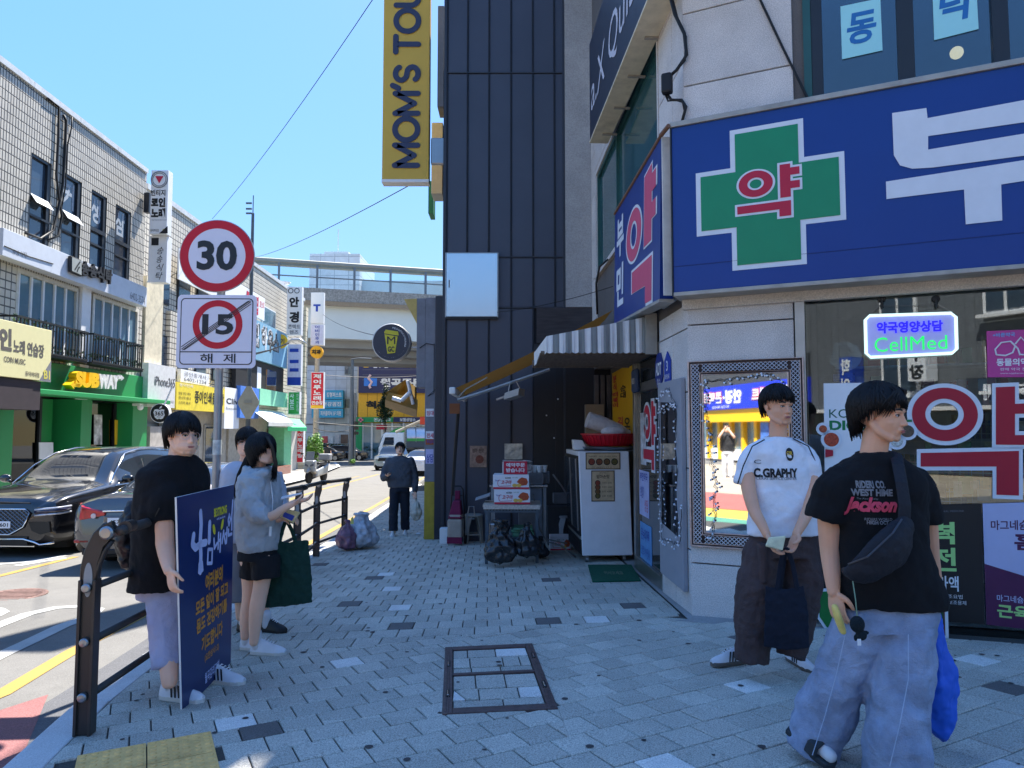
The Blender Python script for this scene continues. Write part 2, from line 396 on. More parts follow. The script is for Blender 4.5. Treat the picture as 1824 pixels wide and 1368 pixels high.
def inpoly(p,poly):
    c = False; j = len(poly)-1
    for i in range(len(poly)):
        xi,yi = poly[i]; xj,yj = poly[j]
        if (yi > p[1]) != (yj > p[1]) and p[0] < (xj-xi)*(p[1]-yi)/(yj-yi)+xi: c = not c
        j = i
    return c
TB0 = gnd(137,1347).xy; TB1 = gnd(371,1304).xy; td = (TB1-TB0).normalized(); tn = Vector((td.y,-td.x))
TAC = [TB0,TB0+td*.6,TB0+td*.6+tn*.9,TB0+tn*.9]
stones = []
def lay(org,ang,pu,pv,planes,box):
    cu,su = math.cos(R(ang)),math.sin(R(ang)); g = .004
    for j in range(-60,90):
        for i in range(-60,60):
            o = (.5 if j % 2 else 0)
            u0,v0 = (i+o)*pu+g,j*pv+g; u1,v1 = u0+pu-2*g,v0+pv-2*g
            q = [(org[0]+u*cu-v*su,org[1]+u*su+v*cu) for u,v in ((u0,v0),(u1,v0),(u1,v1),(u0,v1))]
            cx,cy = sum(p[0] for p in q)/4,sum(p[1] for p in q)/4
            if not (box[0] < cx < box[1] and box[2] < cy < box[3]): continue
            full = list(q)
            for pl in planes(cx,cy):
                q = clip(q,*pl)
                if len(q) < 3: break
            if len(q) < 3 or area(q) < .0025: continue
            if inpoly((cx,cy),TAC): continue
            kind = 'l' if any(inpoly(p,full) for p in LP) else 'd' if any(inpoly(p,full) for p in DP) else 'm'
            if math.hypot(cx-cc.x,cy-cc.y) < 1.1:          # cut the stones that meet the cover
                rem = q
                for a,b,c in covpl:
                    pc = clip(rem,-a,-b,-c) if len(rem) > 2 else []
                    if len(pc) > 2 and area(pc) > .0006: stones.append((pc,kind,math.hypot(cx,cy),cx,cy))
                    rem = clip(rem,a,b,c) if len(rem) > 2 else []
                continue
            stones.append((q,kind,math.hypot(cx,cy),cx,cy))
cc = Vector((sum(p.x for p in COV)/4,sum(p.y for p in COV)/4)); COVX = [cc+(p-cc)*1.0 for p in COV]
def kp(y):                       # kerb half plane at this y
    y0,y1 = y-.3,y+.3; p,q = (interp(KERB,y0)+.004,y0),(interp(KERB,y1)+.004,y1)
    return halfplane(p,q,(5,y))
wallp = halfplane(WA,(WA[0]+WU[0],WA[1]+WU[1]),(0,0))
covpl = [halfplane(COV[i],COV[(i+1) % 4],(cc.x,cc.y)) for i in range(4)]
lay((1.352,4.418),27.5,.203,.2,lambda x,y: [halfplane(ZL[0],ZL[1],(0,3)),kp(y),wallp],(-3.3,4.6,1.9,7.2))
lay((.62,6.01),2.0,.206,.25,lambda x,y: [halfplane(ZL[0],ZL[1],(0,9)),kp(y),halfplane((1.46,6.1),(1.40,12),(0,8))]+([halfplane((-1.0,12.2),(-1.3,22),(-2,14))] if y > 12.1 else []),(-4.2,1.8,4.8,26))
stones.sort(key=lambda s: s[2]/ (1 if s[4] > 2.6 and abs(s[3]/s[4]) < .80 else .2))
def stone_mesh(mb,q):
    n = len(q); cx,cy = sum(p[0] for p in q)/n,sum(p[1] for p in q)/n
    e = rnd.uniform(-.0015,.0015); tx,ty = rnd.uniform(-.006,.006),rnd.uniform(-.006,.006)
    def z(x,y,d): return G(x,y)+d+e+tx*(x-cx)+ty*(y-cy)
    k = .004
    inn = []
    for x,y in q:
        d = math.hypot(x-cx,y-cy) or 1; inn.append((x-(x-cx)/d*k*1.4,y-(y-cy)/d*k*1.4))
    vs = [(x,y,z(x,y,-.03)) for x,y in q]+[(x,y,z(x,y,-.004)) for x,y in q]+[(x,y,z(x,y,0)) for x,y in inn]
    fs = [(i,(i+1) % n,n+(i+1) % n,n+i) for i in range(n)]+[(n+i,n+(i+1) % n,2*n+(i+1) % n,2*n+i) for i in range(n)]+[tuple(range(2*n,3*n))]
    mb.add(vs,fs)
rest = {'m': MB(),'l': MB(),'d': MB()}; mats_ = {'m': paver_m,'l': paver_l,'d': paver_d}
for i,(q,kd,*_r) in enumerate(stones):
    if i < 300: m = MB(); stone_mesh(m,q); m.obj('paving_stone',mats_[kd],pavement,label={'l': 'pale grey granite paving stone','d': 'dark charcoal paving stone'}.get(kd))
    else: stone_mesh(rest[kd],q)
for kd,lb in (('m',None),('l','pale grey paving stones among the grey ones'),('d','charcoal paving stones among the grey ones')):
    if rest[kd].v: o = rest[kd].obj('paving_stones',mats_[kd],pavement,label=lb); o['kind'] = 'stuff'
# concrete strip along the walls
for pts in ([(1.47,6.05),(1.44,12),(2.2,12),(1.6,6.2)],[(1.47,6.05),(1.35,6.0),(6.35,3.62),(6.5,3.9),(1.6,6.25)]):
    patch('wall_footing_strip',pts,.004,concrete_m,None,'structure')
# tactile blocks
tact = C('tactile_yellow',236,188,116,rough=.8,var=.15,sc=9,dirt=.3,bump=.3)
tp = thing('tactile_paving','two ochre tactile paving slabs with round domes beside the railing foot','tactile paving',I4,(TB0.x,TB0.y,G(*TB0)))
for r_ in range(3):
    for c_ in range(2):
        o = TB0+td*(.3*c_+.003)+tn*(.3*r_+.003); mb = MB(); e1,e2 = td*.294,tn*.294
        q = [o,o+e1,o+e1+e2,o+e2]; mb.hexa([(p.x,p.y,G(*p)-.03) for p in q]+[(p.x,p.y,G(*p)+.004) for p in q])
        for a in range(6):
            for b in range(6):
                p = o+td*(.025+.049*a)+tn*(.025+.049*b); mb.lathe([(.0165,0),(.014,.0045),(.007,.006)],(p.x,p.y,G(*p)+.003),10)
        mb.obj('tactile_slab',tact,tp)
# inspection cover with inset stones
rust = C('cover_frame_metal',96,80,78,rough=.6,metal=.35,var=.25,sc=20,bump=.4)
cv = thing('inspection_cover','rectangular inspection cover framed in brown metal and filled with paving stones','manhole cover',I4,(cc.x,cc.y,G(*cc)))
def cpt(a,b): p = COV[3]*(1-a)*(1-b)+COV[2]*a*(1-b)+COV[1]*a*b+COV[0]*(1-a)*b; return p
def cbar(a0,b0,a1,b1,z=.006,name='frame',mat=rust,inset=0):
    q = [cpt(a0,b0),cpt(a1,b0),cpt(a1,b1),cpt(a0,b1)]; m = MB(); m.hexa([(p.x,p.y,G(*p)-.05) for p in q]+[(p.x,p.y,G(*p)+z) for p in q]); return m.obj(name,mat,cv,bev=.002)
cbar(0,0,.085,1); cbar(.915,0,1,1); cbar(.087,0,.913,.06); cbar(.087,.94,.913,1); cbar(.087,.50,.913,.53)
for a in (.028,.05,.95,.972): cbar(a-.004,.01,a+.004,.99,.010,'groove_rail')
for a,b in ((.043,.24),(.043,.68),(.957,.30),(.957,.76)): cbar(a-.02,b-.045,a+.02,b+.045,.012,'lifting_slot',black); cbar(a-.006,b-.03,a+.006,b+.03,.014,'lifting_pin',chrome)
q = [cpt(.08,.05),cpt(.92,.05),cpt(.92,.95),cpt(.08,.95)]; MB().hexa([(p.x,p.y,G(*p)-.04) for p in q]+[(p.x,p.y,G(*p)-.014) for p in q]).obj('bed',joint_m,cv)
cells = []
for j,(b0,b1,xs) in enumerate([(.07,.155,(.09,.54,.91)),(.165,.30,(.33,.70,.91)),(.31,.495,(.09,.31,.60,.91)),(.535,.62,(.09,.28,.58,.91)),(.63,.79,(.09,.27,.62,.80,.91)),(.80,.935,(.09,.25,.56,.91))]):
    for a0,a1 in zip(xs,xs[1:]): cells.append([(a0+.006,b0),(a1-.006,b0),(a1-.006,b1-.008),(a0+.006,b1-.008)])
cells += [[(.09,.165),(.20,.165),(.10,.285)],[(.21,.172),(.325,.172),(.325,.30),(.17,.30),(.12,.28)]]
for i,cpoly in enumerate(cells):
    m = MB(); stone_mesh(m,[tuple(cpt(a,b)) for a,b in cpoly]); m.obj('inset_stone',paver_l if i in (16,17,3) else paver_m,cv)
# road markings
def strip(name,pix,w,mat,dz=RD+.005,par=None,world=None,kind='structure'):
    pts = [Vector(p) for p in (world or [gr(*p) for p in pix])]; L_,R_ = [],[]
    for i,p in enumerate(pts):
        d = (pts[min(i+1,len(pts)-1)]-pts[max(i-1,0)]).normalized(); nn = Vector((-d.y,d.x))*w/2; L_.append(p+nn); R_.append(p-nn)
    vs = [(p.x,p.y,G(p.x,p.y)+dz) for p in L_+R_]; n = len(pts)
    o = OB(name,vs,[(i,i+1,n+i+1,n+i) for i in range(n-1)],mat,par); o['kind'] = kind; return o
ye = [gr(-60,1262),gr(0,1238),gr(130,1160),gr(270,1088)]
strip('yellow_edge_line',None,.13,yl,world=ye+[(-3.42,8.2),(-3.55,10.2),(-3.68,12.6),(-3.86,16),(-4.05,21.5),(-4.5,32),(-5.2,50)])
strip('yellow_centre_line',[(-120,1052),(0,1026),(135,992)],.12,yl)
strip('yellow_centre_line',[(569,873),(674,845)],.15,yl)
strip('yellow_centre_line',[(250,965),(470,905),(569,873)],.15,yl)
strip('yellow_far_line',[(560,868),(640,848)],.10,yl)
strip('yellow_side_line',[(30,968),(120,958)],.12,yl)
strip('white_arrow_marking',[(-60,1010),(40,1002),(116,990)],.16,wl)
strip('white_arrow_marking',[(30,1008),(70,1001),(118,994)],.16,wl)
strip('white_loop_marking',[(-80,1145),(0,1113),(50,1094),(100,1083),(150,1080),(172,1086),(160,1098),(110,1116),(50,1145),(0,1168),(-60,1198)],.15,wl)
strip('white_loop_marking',[(-40,1082),(-5,1086),(4,1091),(-10,1098),(-50,1110)],.13,wl)
redp = speckle('red_road_coating',(.22,.09,.085),.25,60,.9,.35)
OB('red_road_patch',[(x,y,G(x,y)+RD+.004) for x,y in [gr(0,1266),gr(86,1238),(-2.60,3.9),(-2.42,3.2),(-2.2,2.5),(-3.2,2.5),(-3.7,3.2)]],[tuple(range(7))],redp)['kind'] = 'structure'
gx = [(interp(KERB,y)-.2,y) for y in (3.0,4.2,5.2,7,9,11,13.5,16,19)]; gy = [(-2.93,4.0),(-3.0,4.6),(-3.1,5.6),(-3.27,7),(-3.42,9),(-3.55,11),(-3.68,13.5),(-3.8,16),(-3.9,19)]
vs = [(x,y,G(x,y)+RD+.003) for x,y in gx+gy]; n = len(gx)
OB('gutter_shade',vs,[(i,i+1,n+i+1,n+i) for i in range(n-1)],asphalt_shaded)['kind'] = 'structure'  # darker strip along the kerb, the building's shade put into its colour
mh = C('manhole_rust',118,92,84,rough=.75,metal=.2,var=.3,sc=14,bump=.5)
p = gr(20,1061); mm = MB(); mm.lathe([(.36,0),(.36,.006),(.33,.009),(.32,.006),(0.02,.006)],(p[0],p[1],G(*p)+RD),32)
for i in range(-4,5):
    w_ = math.sqrt(max(0,.3**2-(i*.066)**2)); mm.box(p[0]-w_,p[0]+w_,p[1]+i*.066-.012,p[1]+i*.066+.012,G(*p)+RD+.006,G(*p)+RD+.011)
o = mm.obj('manhole_lid',mh); tag(o,'round rusty brown manhole lid set in the road near the cars','manhole cover')
# far pavement on the left side of the street
FK = [(-9.9,4),(-9.95,20),(-9.9,31),(-10.3,36),(-11.3,42),(-13.2,54),(-16,64)]
vs = []; fs = []; fy = [4,8,14,20,26,31,36,42,48,54,64]
for y in fy:
    x = interp(FK,y); vs += [(-60,y,G(-60,y)+.0),(x,y,G(x,y)),(x,y,G(x,y)-.3)]
for j in range(len(fy)-1):
    for i in range(2): fs.append((j*3+i,j*3+i+1,(j+1)*3+i+1,(j+1)*3+i))
farp = OB('far_pavement',vs,fs,speckle('far_pavement_stone',(.24,.228,.212),.15,30,.9,.3)); farp['kind'] = 'structure'
strip('far_kerb',None,.25,granite_kerb,dz=.006,world=[(interp(FK,y)+.1,y) for y in fy])

# trodden gum and small dark spots on the paving
gm_ = MB(); rg = random.Random(5)
for _ in range(150):
    y = 3+rg.random()**1.3*9; x = rg.uniform(-.62,.72)*y
    if x < interp(KERB,y)+.1 or x*.4288+y*.9034 > 6.0+.0: continue
    r = rg.uniform(.008,.022); gm_.face([(x+r*math.cos(R(a))*rg.uniform(.8,1.2),y+r*math.sin(R(a)),G(x,y)+.0035) for a in range(0,360,40)])
gm_.obj('gum_spots',C('gum_dark',70,66,66,rough=.8),pavement)['kind'] = 'stuff'
# ================================================================== pharmacy building (right)
granite = speckle('granite_wall',(.60,.565,.54),.22,60,.8,.25,island=.07)
granite2 = speckle('granite_joint',(.13,.12,.115),.2,60,.9,.2)
FM = frame(1.57,6.19,0,-25.4)                 # main front
FS = frame(1.39,12.0,0,-88.2)                 # alley side, local x runs towards the camera
SL = 5.813
pb = thing('pharmacy_building','granite clad corner building with the blue pharmacy sign and big ground floor window','building',FM,(0,0,G(1.57,6.19)))
def stones_wall(fm,par,rects,y0=-.03,y1=.0,gap=.006):
    for x0,x1,z0,z1 in rects:
        mb = MB(fm); mb.box(x0+gap,x1-gap,y0,y1,z0+gap,z1-gap); mb.obj('stone_panel',granite,par,bev=.004)
def grid(xs,zs): return [(a,b,c,d) for a,b in zip(xs,xs[1:]) for c,d in zip(zs,zs[1:])]
x1436,z_ = on(FM,1436,700); xw0,zwt = on(FM,1452,525); _,zwb = on(FM,1452,1108)
zc = on(FM,1300,535)[1]                        # underside of sign / cornice
XE = 6.0; zb = -.35
w = MB(FM)                                       # backing walls with window openings left free
w.box(0,x1436,.0,.25,zb,13.5); w.box(x1436,XE,.0,.25,zb,zwb-.10); 
z2b,z2t = 4.0,6.9; wx0 = on(FM,1432,120,0)[0]
w.box(x1436,wx0+.02,.0,.25,z2b,z2t); w.box(x1436,XE,.0,.25,zwt+.08,z2b); w.box(x1436,XE,.0,.25,z2t,13.5)
w.box(XE-.3,XE,.0,.25,zwb-.1,zwt+.08)
w.box(.0,XE,.26,6,13.3,13.5); w.box(XE-.1,XE,.26,6,zb,13.3)
w.box(x1436,XE,.26,5,3.35,3.5)              # first floor slab
w.obj('wall',granite2,pb)
s = MB(FS)
zt1,zt2 = 3.9,5.55; xa = SL-4.45; xb = SL-.95  # teal window extent (local x)
s.box(0,.5,0,.2,2.5,13.5); s.box(.5,xb,0,.2,2.5,zt1); s.box(.5,xb,0,.2,zt2,13.5); s.box(xb,SL,0,.2,2.5,13.5)
s.box(4.75,SL,.0,.2,-.6,2.5)
s.box(0,4.75,.28,.4,-.7,2.5); s.box(0,4.75,0,.27,2.4,2.5)
s.obj('side_wall',granite2,pb)
stones_wall(FS,pb,grid([4.76,5.30,SL-.005],[-.35,.35,1.05,1.72,2.28,2.5])+grid([.0,.49],[2.6,3.2,3.9,4.6,5.3,6.0,6.7,7.4,8.1])+grid([xb+.01,SL-.40,SL-.005],[2.6,3.3,4.0,4.7,5.4,6.1,6.8,7.5])+grid([.5,1.2,1.9,2.6,3.3,4.0,xb],[zt2+.12,6.2,6.9,7.6]))
stones_wall(FM,pb,grid([-.03,x1436-.075],[-.35,.25,.92,1.62,2.30,2.52]))
stones_wall(FM,pb,grid([-.03,x1436-.03],[4.0,4.45,5.12,5.8,6.5,7.2]))
m = MB(FM); zc1 = on(FM,1436,514,-.07)[1]; m.box(-.06,XE,-.07,-.001,zc1-.10,zc1); m.obj('cornice',speckle('cornice_stone',(.56,.50,.43),.15,50,.85,.2),pb,bev=.005)
# interior of the pharmacy, seen through the glass
inw = C('interior_wall',215,215,218,rough=.8,var=.15)
m = MB(FM); m.box(x1436,XE-.3,2.6,2.65,zwb-.2,3.3); m.box(x1436,XE-.3,.3,2.6,zwb-.25,zwb-.2); m.box(x1436-.02,x1436,.3,2.6,zwb-.2,3.3); m.obj('interior_wall',inw,pb)
shelf_m = C('shelf_white',190,195,205,rough=.6,var=.05)
boxcols = [C('box_a',190,60,60),C('box_b',70,110,180),C('box_c',210,205,190),C('box_d',60,140,110),C('box_e',205,170,80),C('box_f',150,90,150)]
sh = thing('medicine_shelf','white shelves of small medicine boxes behind the pharmacy glass','shelf',FM,(2.5,1.2,zwb))
for k in range(6):
    MB(FM).box(x1436+.2,4.4,1.0,1.35,.30+k*.33,.32+k*.33).obj('shelf_board',shelf_m,sh)
for ci in range(6):
    m = MB(FM)
    for k in range(6):
        x = x1436+.25+rnd.random()*.2
        while x < 4.3:
            ww = rnd.uniform(.05,.14); hh_ = rnd.uniform(.08,.24)
            if rnd.randrange(6) == ci: m.box(x,x+ww-.006,1.0,1.2,.322+k*.33,.322+k*.33+hh_)
            x += ww
    o = m.obj('medicine_boxes',boxcols[ci],sh); o['kind'] = 'stuff'
wg = C('wire_grid_white',205,208,212,rough=.4,var=.03)
g = MB(FM); zg0,zg1 = on(FM,1700,898)[1],on(FM,1700,684)[1]; gx0 = on(FM,1590,700)[0]
x = gx0
while x < 4.5: g.cyl((x,.20,zg0-.1),(x,.20,zg1),.003,5); x += .075
z = zg0
while z < zg1+.01: g.cyl((gx0,.205,z),(4.5,.205,z),.003,5); z += .075
tag(g.obj('wire_rack',wg),'white wire grid rack behind the big red letters in the window','rack')
# ground floor window
fr = MB(FM)
zs0 = zwb
m = MB(FM); m.box(x1436-.07,x1436+.0,-.05,.10,zwb-.1,zwt+.12); m.box(x1436+.0,XE-.3,-.05,.10,zwt+.0,zwt+.12); m.box(x1436+.0,XE-.3,-.06,.10,zwb-.12,zwb)
win = m.obj('window',alu,pb,bev=.006)
MB(FM).box(x1436+.002,XE-.302,.03,.04,zwb+.002,zwt-.002).obj('glass_pane',glassmat('shop_glass',(.80,.88,.88),.01,2.0),win)
# letters on the glass
YG = .02
def poly_on(fm,name,pix,mat,par,y0,y1):
    pts = [on(fm,u,v,y0) for u,v in pix]; return MB(fm).prism(pts,y0,y1).obj(name,mat,par)
wf = C('sticker_white',215,220,228,rough=.5,var=.04); rf = C('sticker_red',168,22,48,rough=.5,var=.06)
lt = thing('window_lettering','huge red Korean letters with white outlines stuck on the pharmacy window','lettering',FM,(2.6,.02,.5))
def letter_ring(fm,u,v,ru,rv,ri,rj,par,y0,w):
    cx,cz = on(fm,u,v,y0); rx = abs(on(fm,u+ru,v,y0)[0]-on(fm,u-ru,v,y0)[0])/2; rz = abs(on(fm,u,v-rv,y0)[1]-cz)
    k = ri/ru; m = MB(fm); ringmb(m,cx,cz,rx,rx*k,y0-.003,y0,48,rz/rx); m.obj('letter_outline',wf,par)
    m = MB(fm); ringmb(m,cx,cz,rx-w,rx*k+w,y0-.006,y0-.0031,48,rz/rx); m.obj('letter_face',rf,par)
letter_ring(FM,1682,738,68,55,25,22,lt,.018,.034)
def inset(pix,d):
    """inset an orthogonal outline by d px"""
    out = []; n = len(pix)
    for i in range(n):
        p0,p,p2 = Vector(pix[i-1]),Vector(pix[i]),Vector(pix[(i+1) % n]); e1 = (p-p0).normalized(); e2 = (p2-p).normalized()
        n1,n2 = Vector((-e1.y,e1.x)),Vector((-e2.y,e2.x)); b = (n1+n2); b = b/ max(.3,b.dot(n1)); out.append(tuple(p+b*d))
    return out
def letter_poly(fm,pix,par,y0,d):
    poly_on(fm,'letter_outline',pix,wf,par,y0-.003,y0)
    poly_on(fm,'letter_face',inset(pix,d),rf,par,y0-.006,y0-.0031)
letter_poly(FM,[(1767,683),(1815,681),(1815,712),(1900,708),(1900,742),(1815,744),(1815,768),(1900,766),(1900,800),(1767,799)],lt,.018,7)
letter_poly(FM,[(1633,800),(1822,796),(1822,890),(1768,888),(1768,838),(1633,838)],lt,.018,7)
# posters in the window
def poster(name,label,fm,corners,bgm,y,cat='poster',th=.004):
    qm = quadmap(fm,corners,y); a = qm(.5,0); t = thing(name,label,cat,fm,(a[0],y,a[1]))
    m = MB(fm); qbox(m,qm,y-th,y); m.obj('sheet',bgm,t); return t,qm
dk = C('poster_black',28,29,31,rough=.45,var=.1); lg = C('poster_green',165,215,130,rough=.5,var=.03)
t,qm = poster('window_poster','black poster with pale green Korean letters low in the pharmacy window',FM,[(1455,905),(1748,897),(1754,1112),(1457,1092)],dk,.015)
qtext('력',lg,t,FM,qm,.69,.66,.845,.85,.010,bold=.03); qtext('전',lg,t,FM,qm,.70,.43,.85,.63,.010,bold=.03)
qtext('라액',whiteprint,t,FM,qm,.74,.26,.86,.39,.010,bold=.02); qtext('활력 보조요법',whiteprint,t,FM,qm,.70,.20,.88,.235,.010); qtext('피로 회복 보조용제',whiteprint,t,FM,qm,.68,.15,.90,.185,.010); qtext('GENERAL MEDICINE',greyprint,t,FM,qm,.74,.935,.90,.95,.010)
pu = C('poster_purple',78,30,72,rough=.5,var=.08); lv = C('poster_lavender',178,182,215,rough=.5,var=.04)
t,qm = poster('window_poster','lavender and purple magnesium poster at the right end of the window',FM,[(1750,897),(1990,890),(1990,1140),(1757,1112)],lv,.015)
m = MB(FM); m.prism(qpoly(qm,[(0,0),(1,0),(1,.22),(.6,.30),(.3,.42),(0,.50)]),.008,.0105); m.obj('purple_wave',pu,t)
qtext('마그네슘에',pu,t,FM,qm,.06,.78,.42,.86,.010,bold=.02); qtext('홈런',pu,t,FM,qm,.24,.62,.62,.76,.010,bold=.03)
qtext('마그네슘 결핍',lv,t,FM,qm,.09,.20,.42,.255,.006,bold=.01); qtext('근육경련',lg,t,FM,qm,.09,.07,.60,.18,.006,bold=.03)
pc = M('pill_white',(.7,.7,.75),rough=.3,var=.05); a = qm(.5,.5); m = MB(FM); m.lathe([(.001,0),(.14,0),(.14,.004)],(a[0]+.05,.004,a[1]),24,'y'); m.obj('pill_picture',pc,t)
t,qm = poster('diner_poster','white Korean digestive poster with food bowl pictures behind the young man in black',FM,[(1467,683),(1586,681),(1590,905),(1470,905)],whiteprint,.014)
qtext('KOREAN',C('diner_green',30,95,75),t,FM,qm,.08,.72,.95,.79,.008); qtext('DIGESTIVE',C('diner_green2',20,120,70),t,FM,qm,.08,.62,1.3,.70,.008,bold=.04)
for (u,v,r_,col) in ((1466,764,7,(170,80,50)),(1481,783,13,(175,70,45)),(1616,768,11,(90,75,60)),(1597,786,10,(185,190,185))):
    cx,cz = on(FM,u,v,.005); k = .0045; m = MB(FM); m.lathe([(.001,0),(r_*k+.02,0),(r_*k+.02,.004)],(cx,.002,cz),20,'y'); m.obj('bowl_ring',wf,t)
    m = MB(FM); m.lathe([(.001,0),(r_*k*.8,0),(r_*k*.95,.003)],(cx,-.003,cz),18,'y'); m.obj('bowl_picture',C('food%d' % v,*col,var=.6,sc=60),t)
poly_on(FM,'red_banner',[(1470,800),(1484,802),(1484,812),(1470,815)],rf,t,-.002,.001)
# small papers and packs pinned behind the glass around the big letters
rr = random.Random(31); pcs = [whiteprint,C('paper_sky',120,175,215),C('paper_green',110,180,140),C('paper_pink',225,160,170),C('paper_cream',230,222,190),C('paper_navy',50,60,110)]
for k in range(34):
    u = rr.uniform(1600,1822); v = rr.choice([rr.uniform(855,893),rr.uniform(690,850)]); x,z = on(FM,u,v,.16); w = rr.uniform(.04,.10); h = rr.uniform(.05,.13); o = MB(FM).box(x,x+w,.15,.158,z,z+h).obj('pinned_paper',pcs[k % 6],sh); text('약 국 영 양',greyprint,o,FM,x+w*.1,z+h*.7,w*.8,h*.14,.147) if k % 3 == 0 else None
# cut-out leaning boards outside
def cutout(label,pix,mats,y):
    pts = [on(FM,u,v,y) for u,v in pix]; t = thing('cutout_board',label,'board',FM,(pts[0][0],y,min(p[1] for p in pts)))
    MB(FM).prism(pts,y,y+.012).obj('board',wf,t); MB(FM).prism([on(FM,u,v,y) for u,v in inset(pix,mats[1])],y-.003,y-.0005).obj('print',mats[0],t); return t
cutout('green cut-out board with white rim standing behind the black tote bag',[(1452,1050),(1500,1046),(1500,1128),(1470,1122),(1455,1100)],(C('board_green',20,110,50,var=.2),5),-.10)
t = cutout('bottle shaped cut-out board with white rim beside the black poster',[(1640,1000),(1655,1000),(1668,1012),(1672,1035),(1688,1060),(1690,1138),(1640,1138)],(C('board_brownred',95,50,40,var=.4,sc=12),6),-.12)
poly_on(FM,'bottle_label',[(1655,1062),(1680,1062),(1681,1110),(1655,1110)],C('label_dkgreen',35,70,45),t,-.128,-.124)
# neon sign
YN = -.015
qn = quadmap(FM,[(1541,563),(1702,558),(1704,629),(1543,637)],YN)
a = qn(.5,0); nn_ = thing('neon_sign','lit neon sign in a glowing white frame hanging inside the pharmacy window','neon sign',FM,(a[0],YN,a[1]))
nb_ = M('neon_backplate',(.30,.33,.62),rough=.3,emit=(.28,.30,.75),est=.075); nw = M('neon_white',(.7,.8,.8),emit=(.70,1,.98),est=.20); nbl = M('neon_blue',(.02,.02,.5),emit=(.02,.01,1),est=.2); ngr = M('neon_green',(.03,.6,.12),emit=(.01,1,.12),est=.16)
qbox(MB(FM),qn,YN,YN+.01,.02,.03,.98,.97).obj('backplate',nb_,nn_)
rp = [(.05,0),(.95,0),(1,.1),(1,.9),(.95,1),(.05,1),(0,.9),(0,.1),(.05,0),(.5,0)]
MB(FM).tube([(*[qn(a,b)[0]],YN-.012,qn(a,b)[1]) for a,b in rp],.012,8).obj('neon_frame',nw,nn_)
qtext('약국영양상담',nbl,nn_,FM,qn,.13,.56,.86,.84,YN-.006,bold=.035,thick=.008); qtext('CellMed',ngr,nn_,FM,qn,.10,.12,.90,.46,YN-.006,bold=-.008,thick=.008)
for u in (1571,1668):
    x,z = on(FM,u,531,YN); m = MB(FM); m.lathe([(.03,0),(.026,-.012),(.008,-.015)],(x,.018,z),18,'y'); m.cyl((x,-.003,z),(x,-.003,z-.075),.010,8); m.obj('suction_hook',black,nn_)
    m = MB(FM); m.tube([(x,-.003,z-.04),(qn(.03 if u < 1600 else .97,1)[0],YN,qn(.5,1)[1])],.003,5); m.obj('hanging_wire',steel,nn_)
m = MB(FM); x,z = on(FM,1571,545,0); x2,z2 = on(FM,1668,541,0); m.tube([(x,-.003,z),((x+x2)/2,-.003,z-.012),(x2,-.003,z2)],.002,5); m.obj('hanging_wire',steel,nn_)
# crescent moon decoration with a small hanging sign
x,z = on(FM,1507,635,.05); mo = thing('moon_decoration','white crescent moon decoration with star hanging left of the neon sign','decoration',FM,(x,.05,z-.15))
outer = [(x+.115*math.cos(R(a)),z+.115*math.sin(R(a))) for a in range(-150,121,15)]; inner = [(x-.045+.10*math.cos(R(a)),z+.015+.10*math.sin(R(a))) for a in range(112,-141,-14)]
MB(FM).prism(outer+inner,.045,.06).obj('crescent',wf,mo)
m = MB(FM); m.prism([(x-.06+(.026 if k % 2 == 0 else .011)*math.sin(R(36*k)),z+.0+(.026 if k % 2 == 0 else .011)*math.cos(R(36*k))) for k in range(10)],.045,.055); m.obj('star',wf,mo)
MB(FM).box(x-.10,x+.06,.045,.06,z-.20,z-.14).obj('small_sign',blueprint,mo)
# pink animal medicine sign
t,qm = poster('pink_sign','pink sign with dog and cat outline hanging at the right of the window',FM,[(1757,590),(1850,586),(1851,672),(1759,672)],C('sign_pink',190,62,140,rough=.4,var=.04),.014)
qtext('동물의약품',whiteprint,t,FM,qm,.18,.24,.95,.40,.008,bold=.03); qtext('판매 약국 전화',whiteprint,t,FM,qm,.25,.14,.85,.20,.008); qtext('www.mypharm.co.kr',whiteprint,t,FM,qm,.25,.06,.85,.10,.008); qtext('+바른약국',C('sky_print',90,170,225),t,FM,qm,.12,.86,.55,.95,.008,bold=.02)
m = MB(FM)
for path in ([(.18,.48),(.16,.60),(.28,.74),(.46,.76),(.55,.66),(.50,.52),(.36,.46),(.18,.48)],[(.46,.76),(.60,.60),(.64,.46)],[(.55,.70),(.66,.84),(.74,.74),(.90,.76),(.96,.60),(.80,.46),(.62,.48)]):
    m.tube([(qm(a,b)[0],.006,qm(a,b)[1]) for a,b in path],.006,5)
m.obj('animal_outline',whiteprint,t)
# ---- main sign
blue_s = C('sign_blue',22,60,132,rough=.35,var=.05,sc=1.2,spec=.4)
YS = -.27; qs = quadmap(FM,[(1197,229),(1830,111),(1830,464),(1199,523)],YS)
zt = (qs(0,1)[1]+qs(.6,1)[1])/2; zb_ = (qs(0,0)[1]+qs(.6,0)[1])/2; sx0 = qs(0,.5)[0]; sx1 = 6.2
ms = thing('pharmacy_sign','long bright blue fascia sign with green cross and white Korean letters','sign',FM,(2.5,YS,zb_))
MB(FM).box(sx0,sx1,YS,-.03,zb_,zt).obj('sign_box',blue_s,ms,bev=.004)
MB(FM).box(sx0,sx1,YS-.004,YS-.001,zb_+.22,zb_+.224).obj('panel_seam',C('seam_dark',16,40,110),ms)
grey_t = C('trim_grey',165,160,152,rough=.5,metal=.3,var=.15,dirt=.3)
MB(FM).box(sx0-.01,sx1,YS-.02,-.02,zt+.001,zt+.045).obj('top_trim',grey_t,ms,bev=.004); MB(FM).box(sx0,sx1,YS-.012,-.02,zb_-.035,zb_-.001).obj('bottom_trim',grey_t,ms,bev=.004)
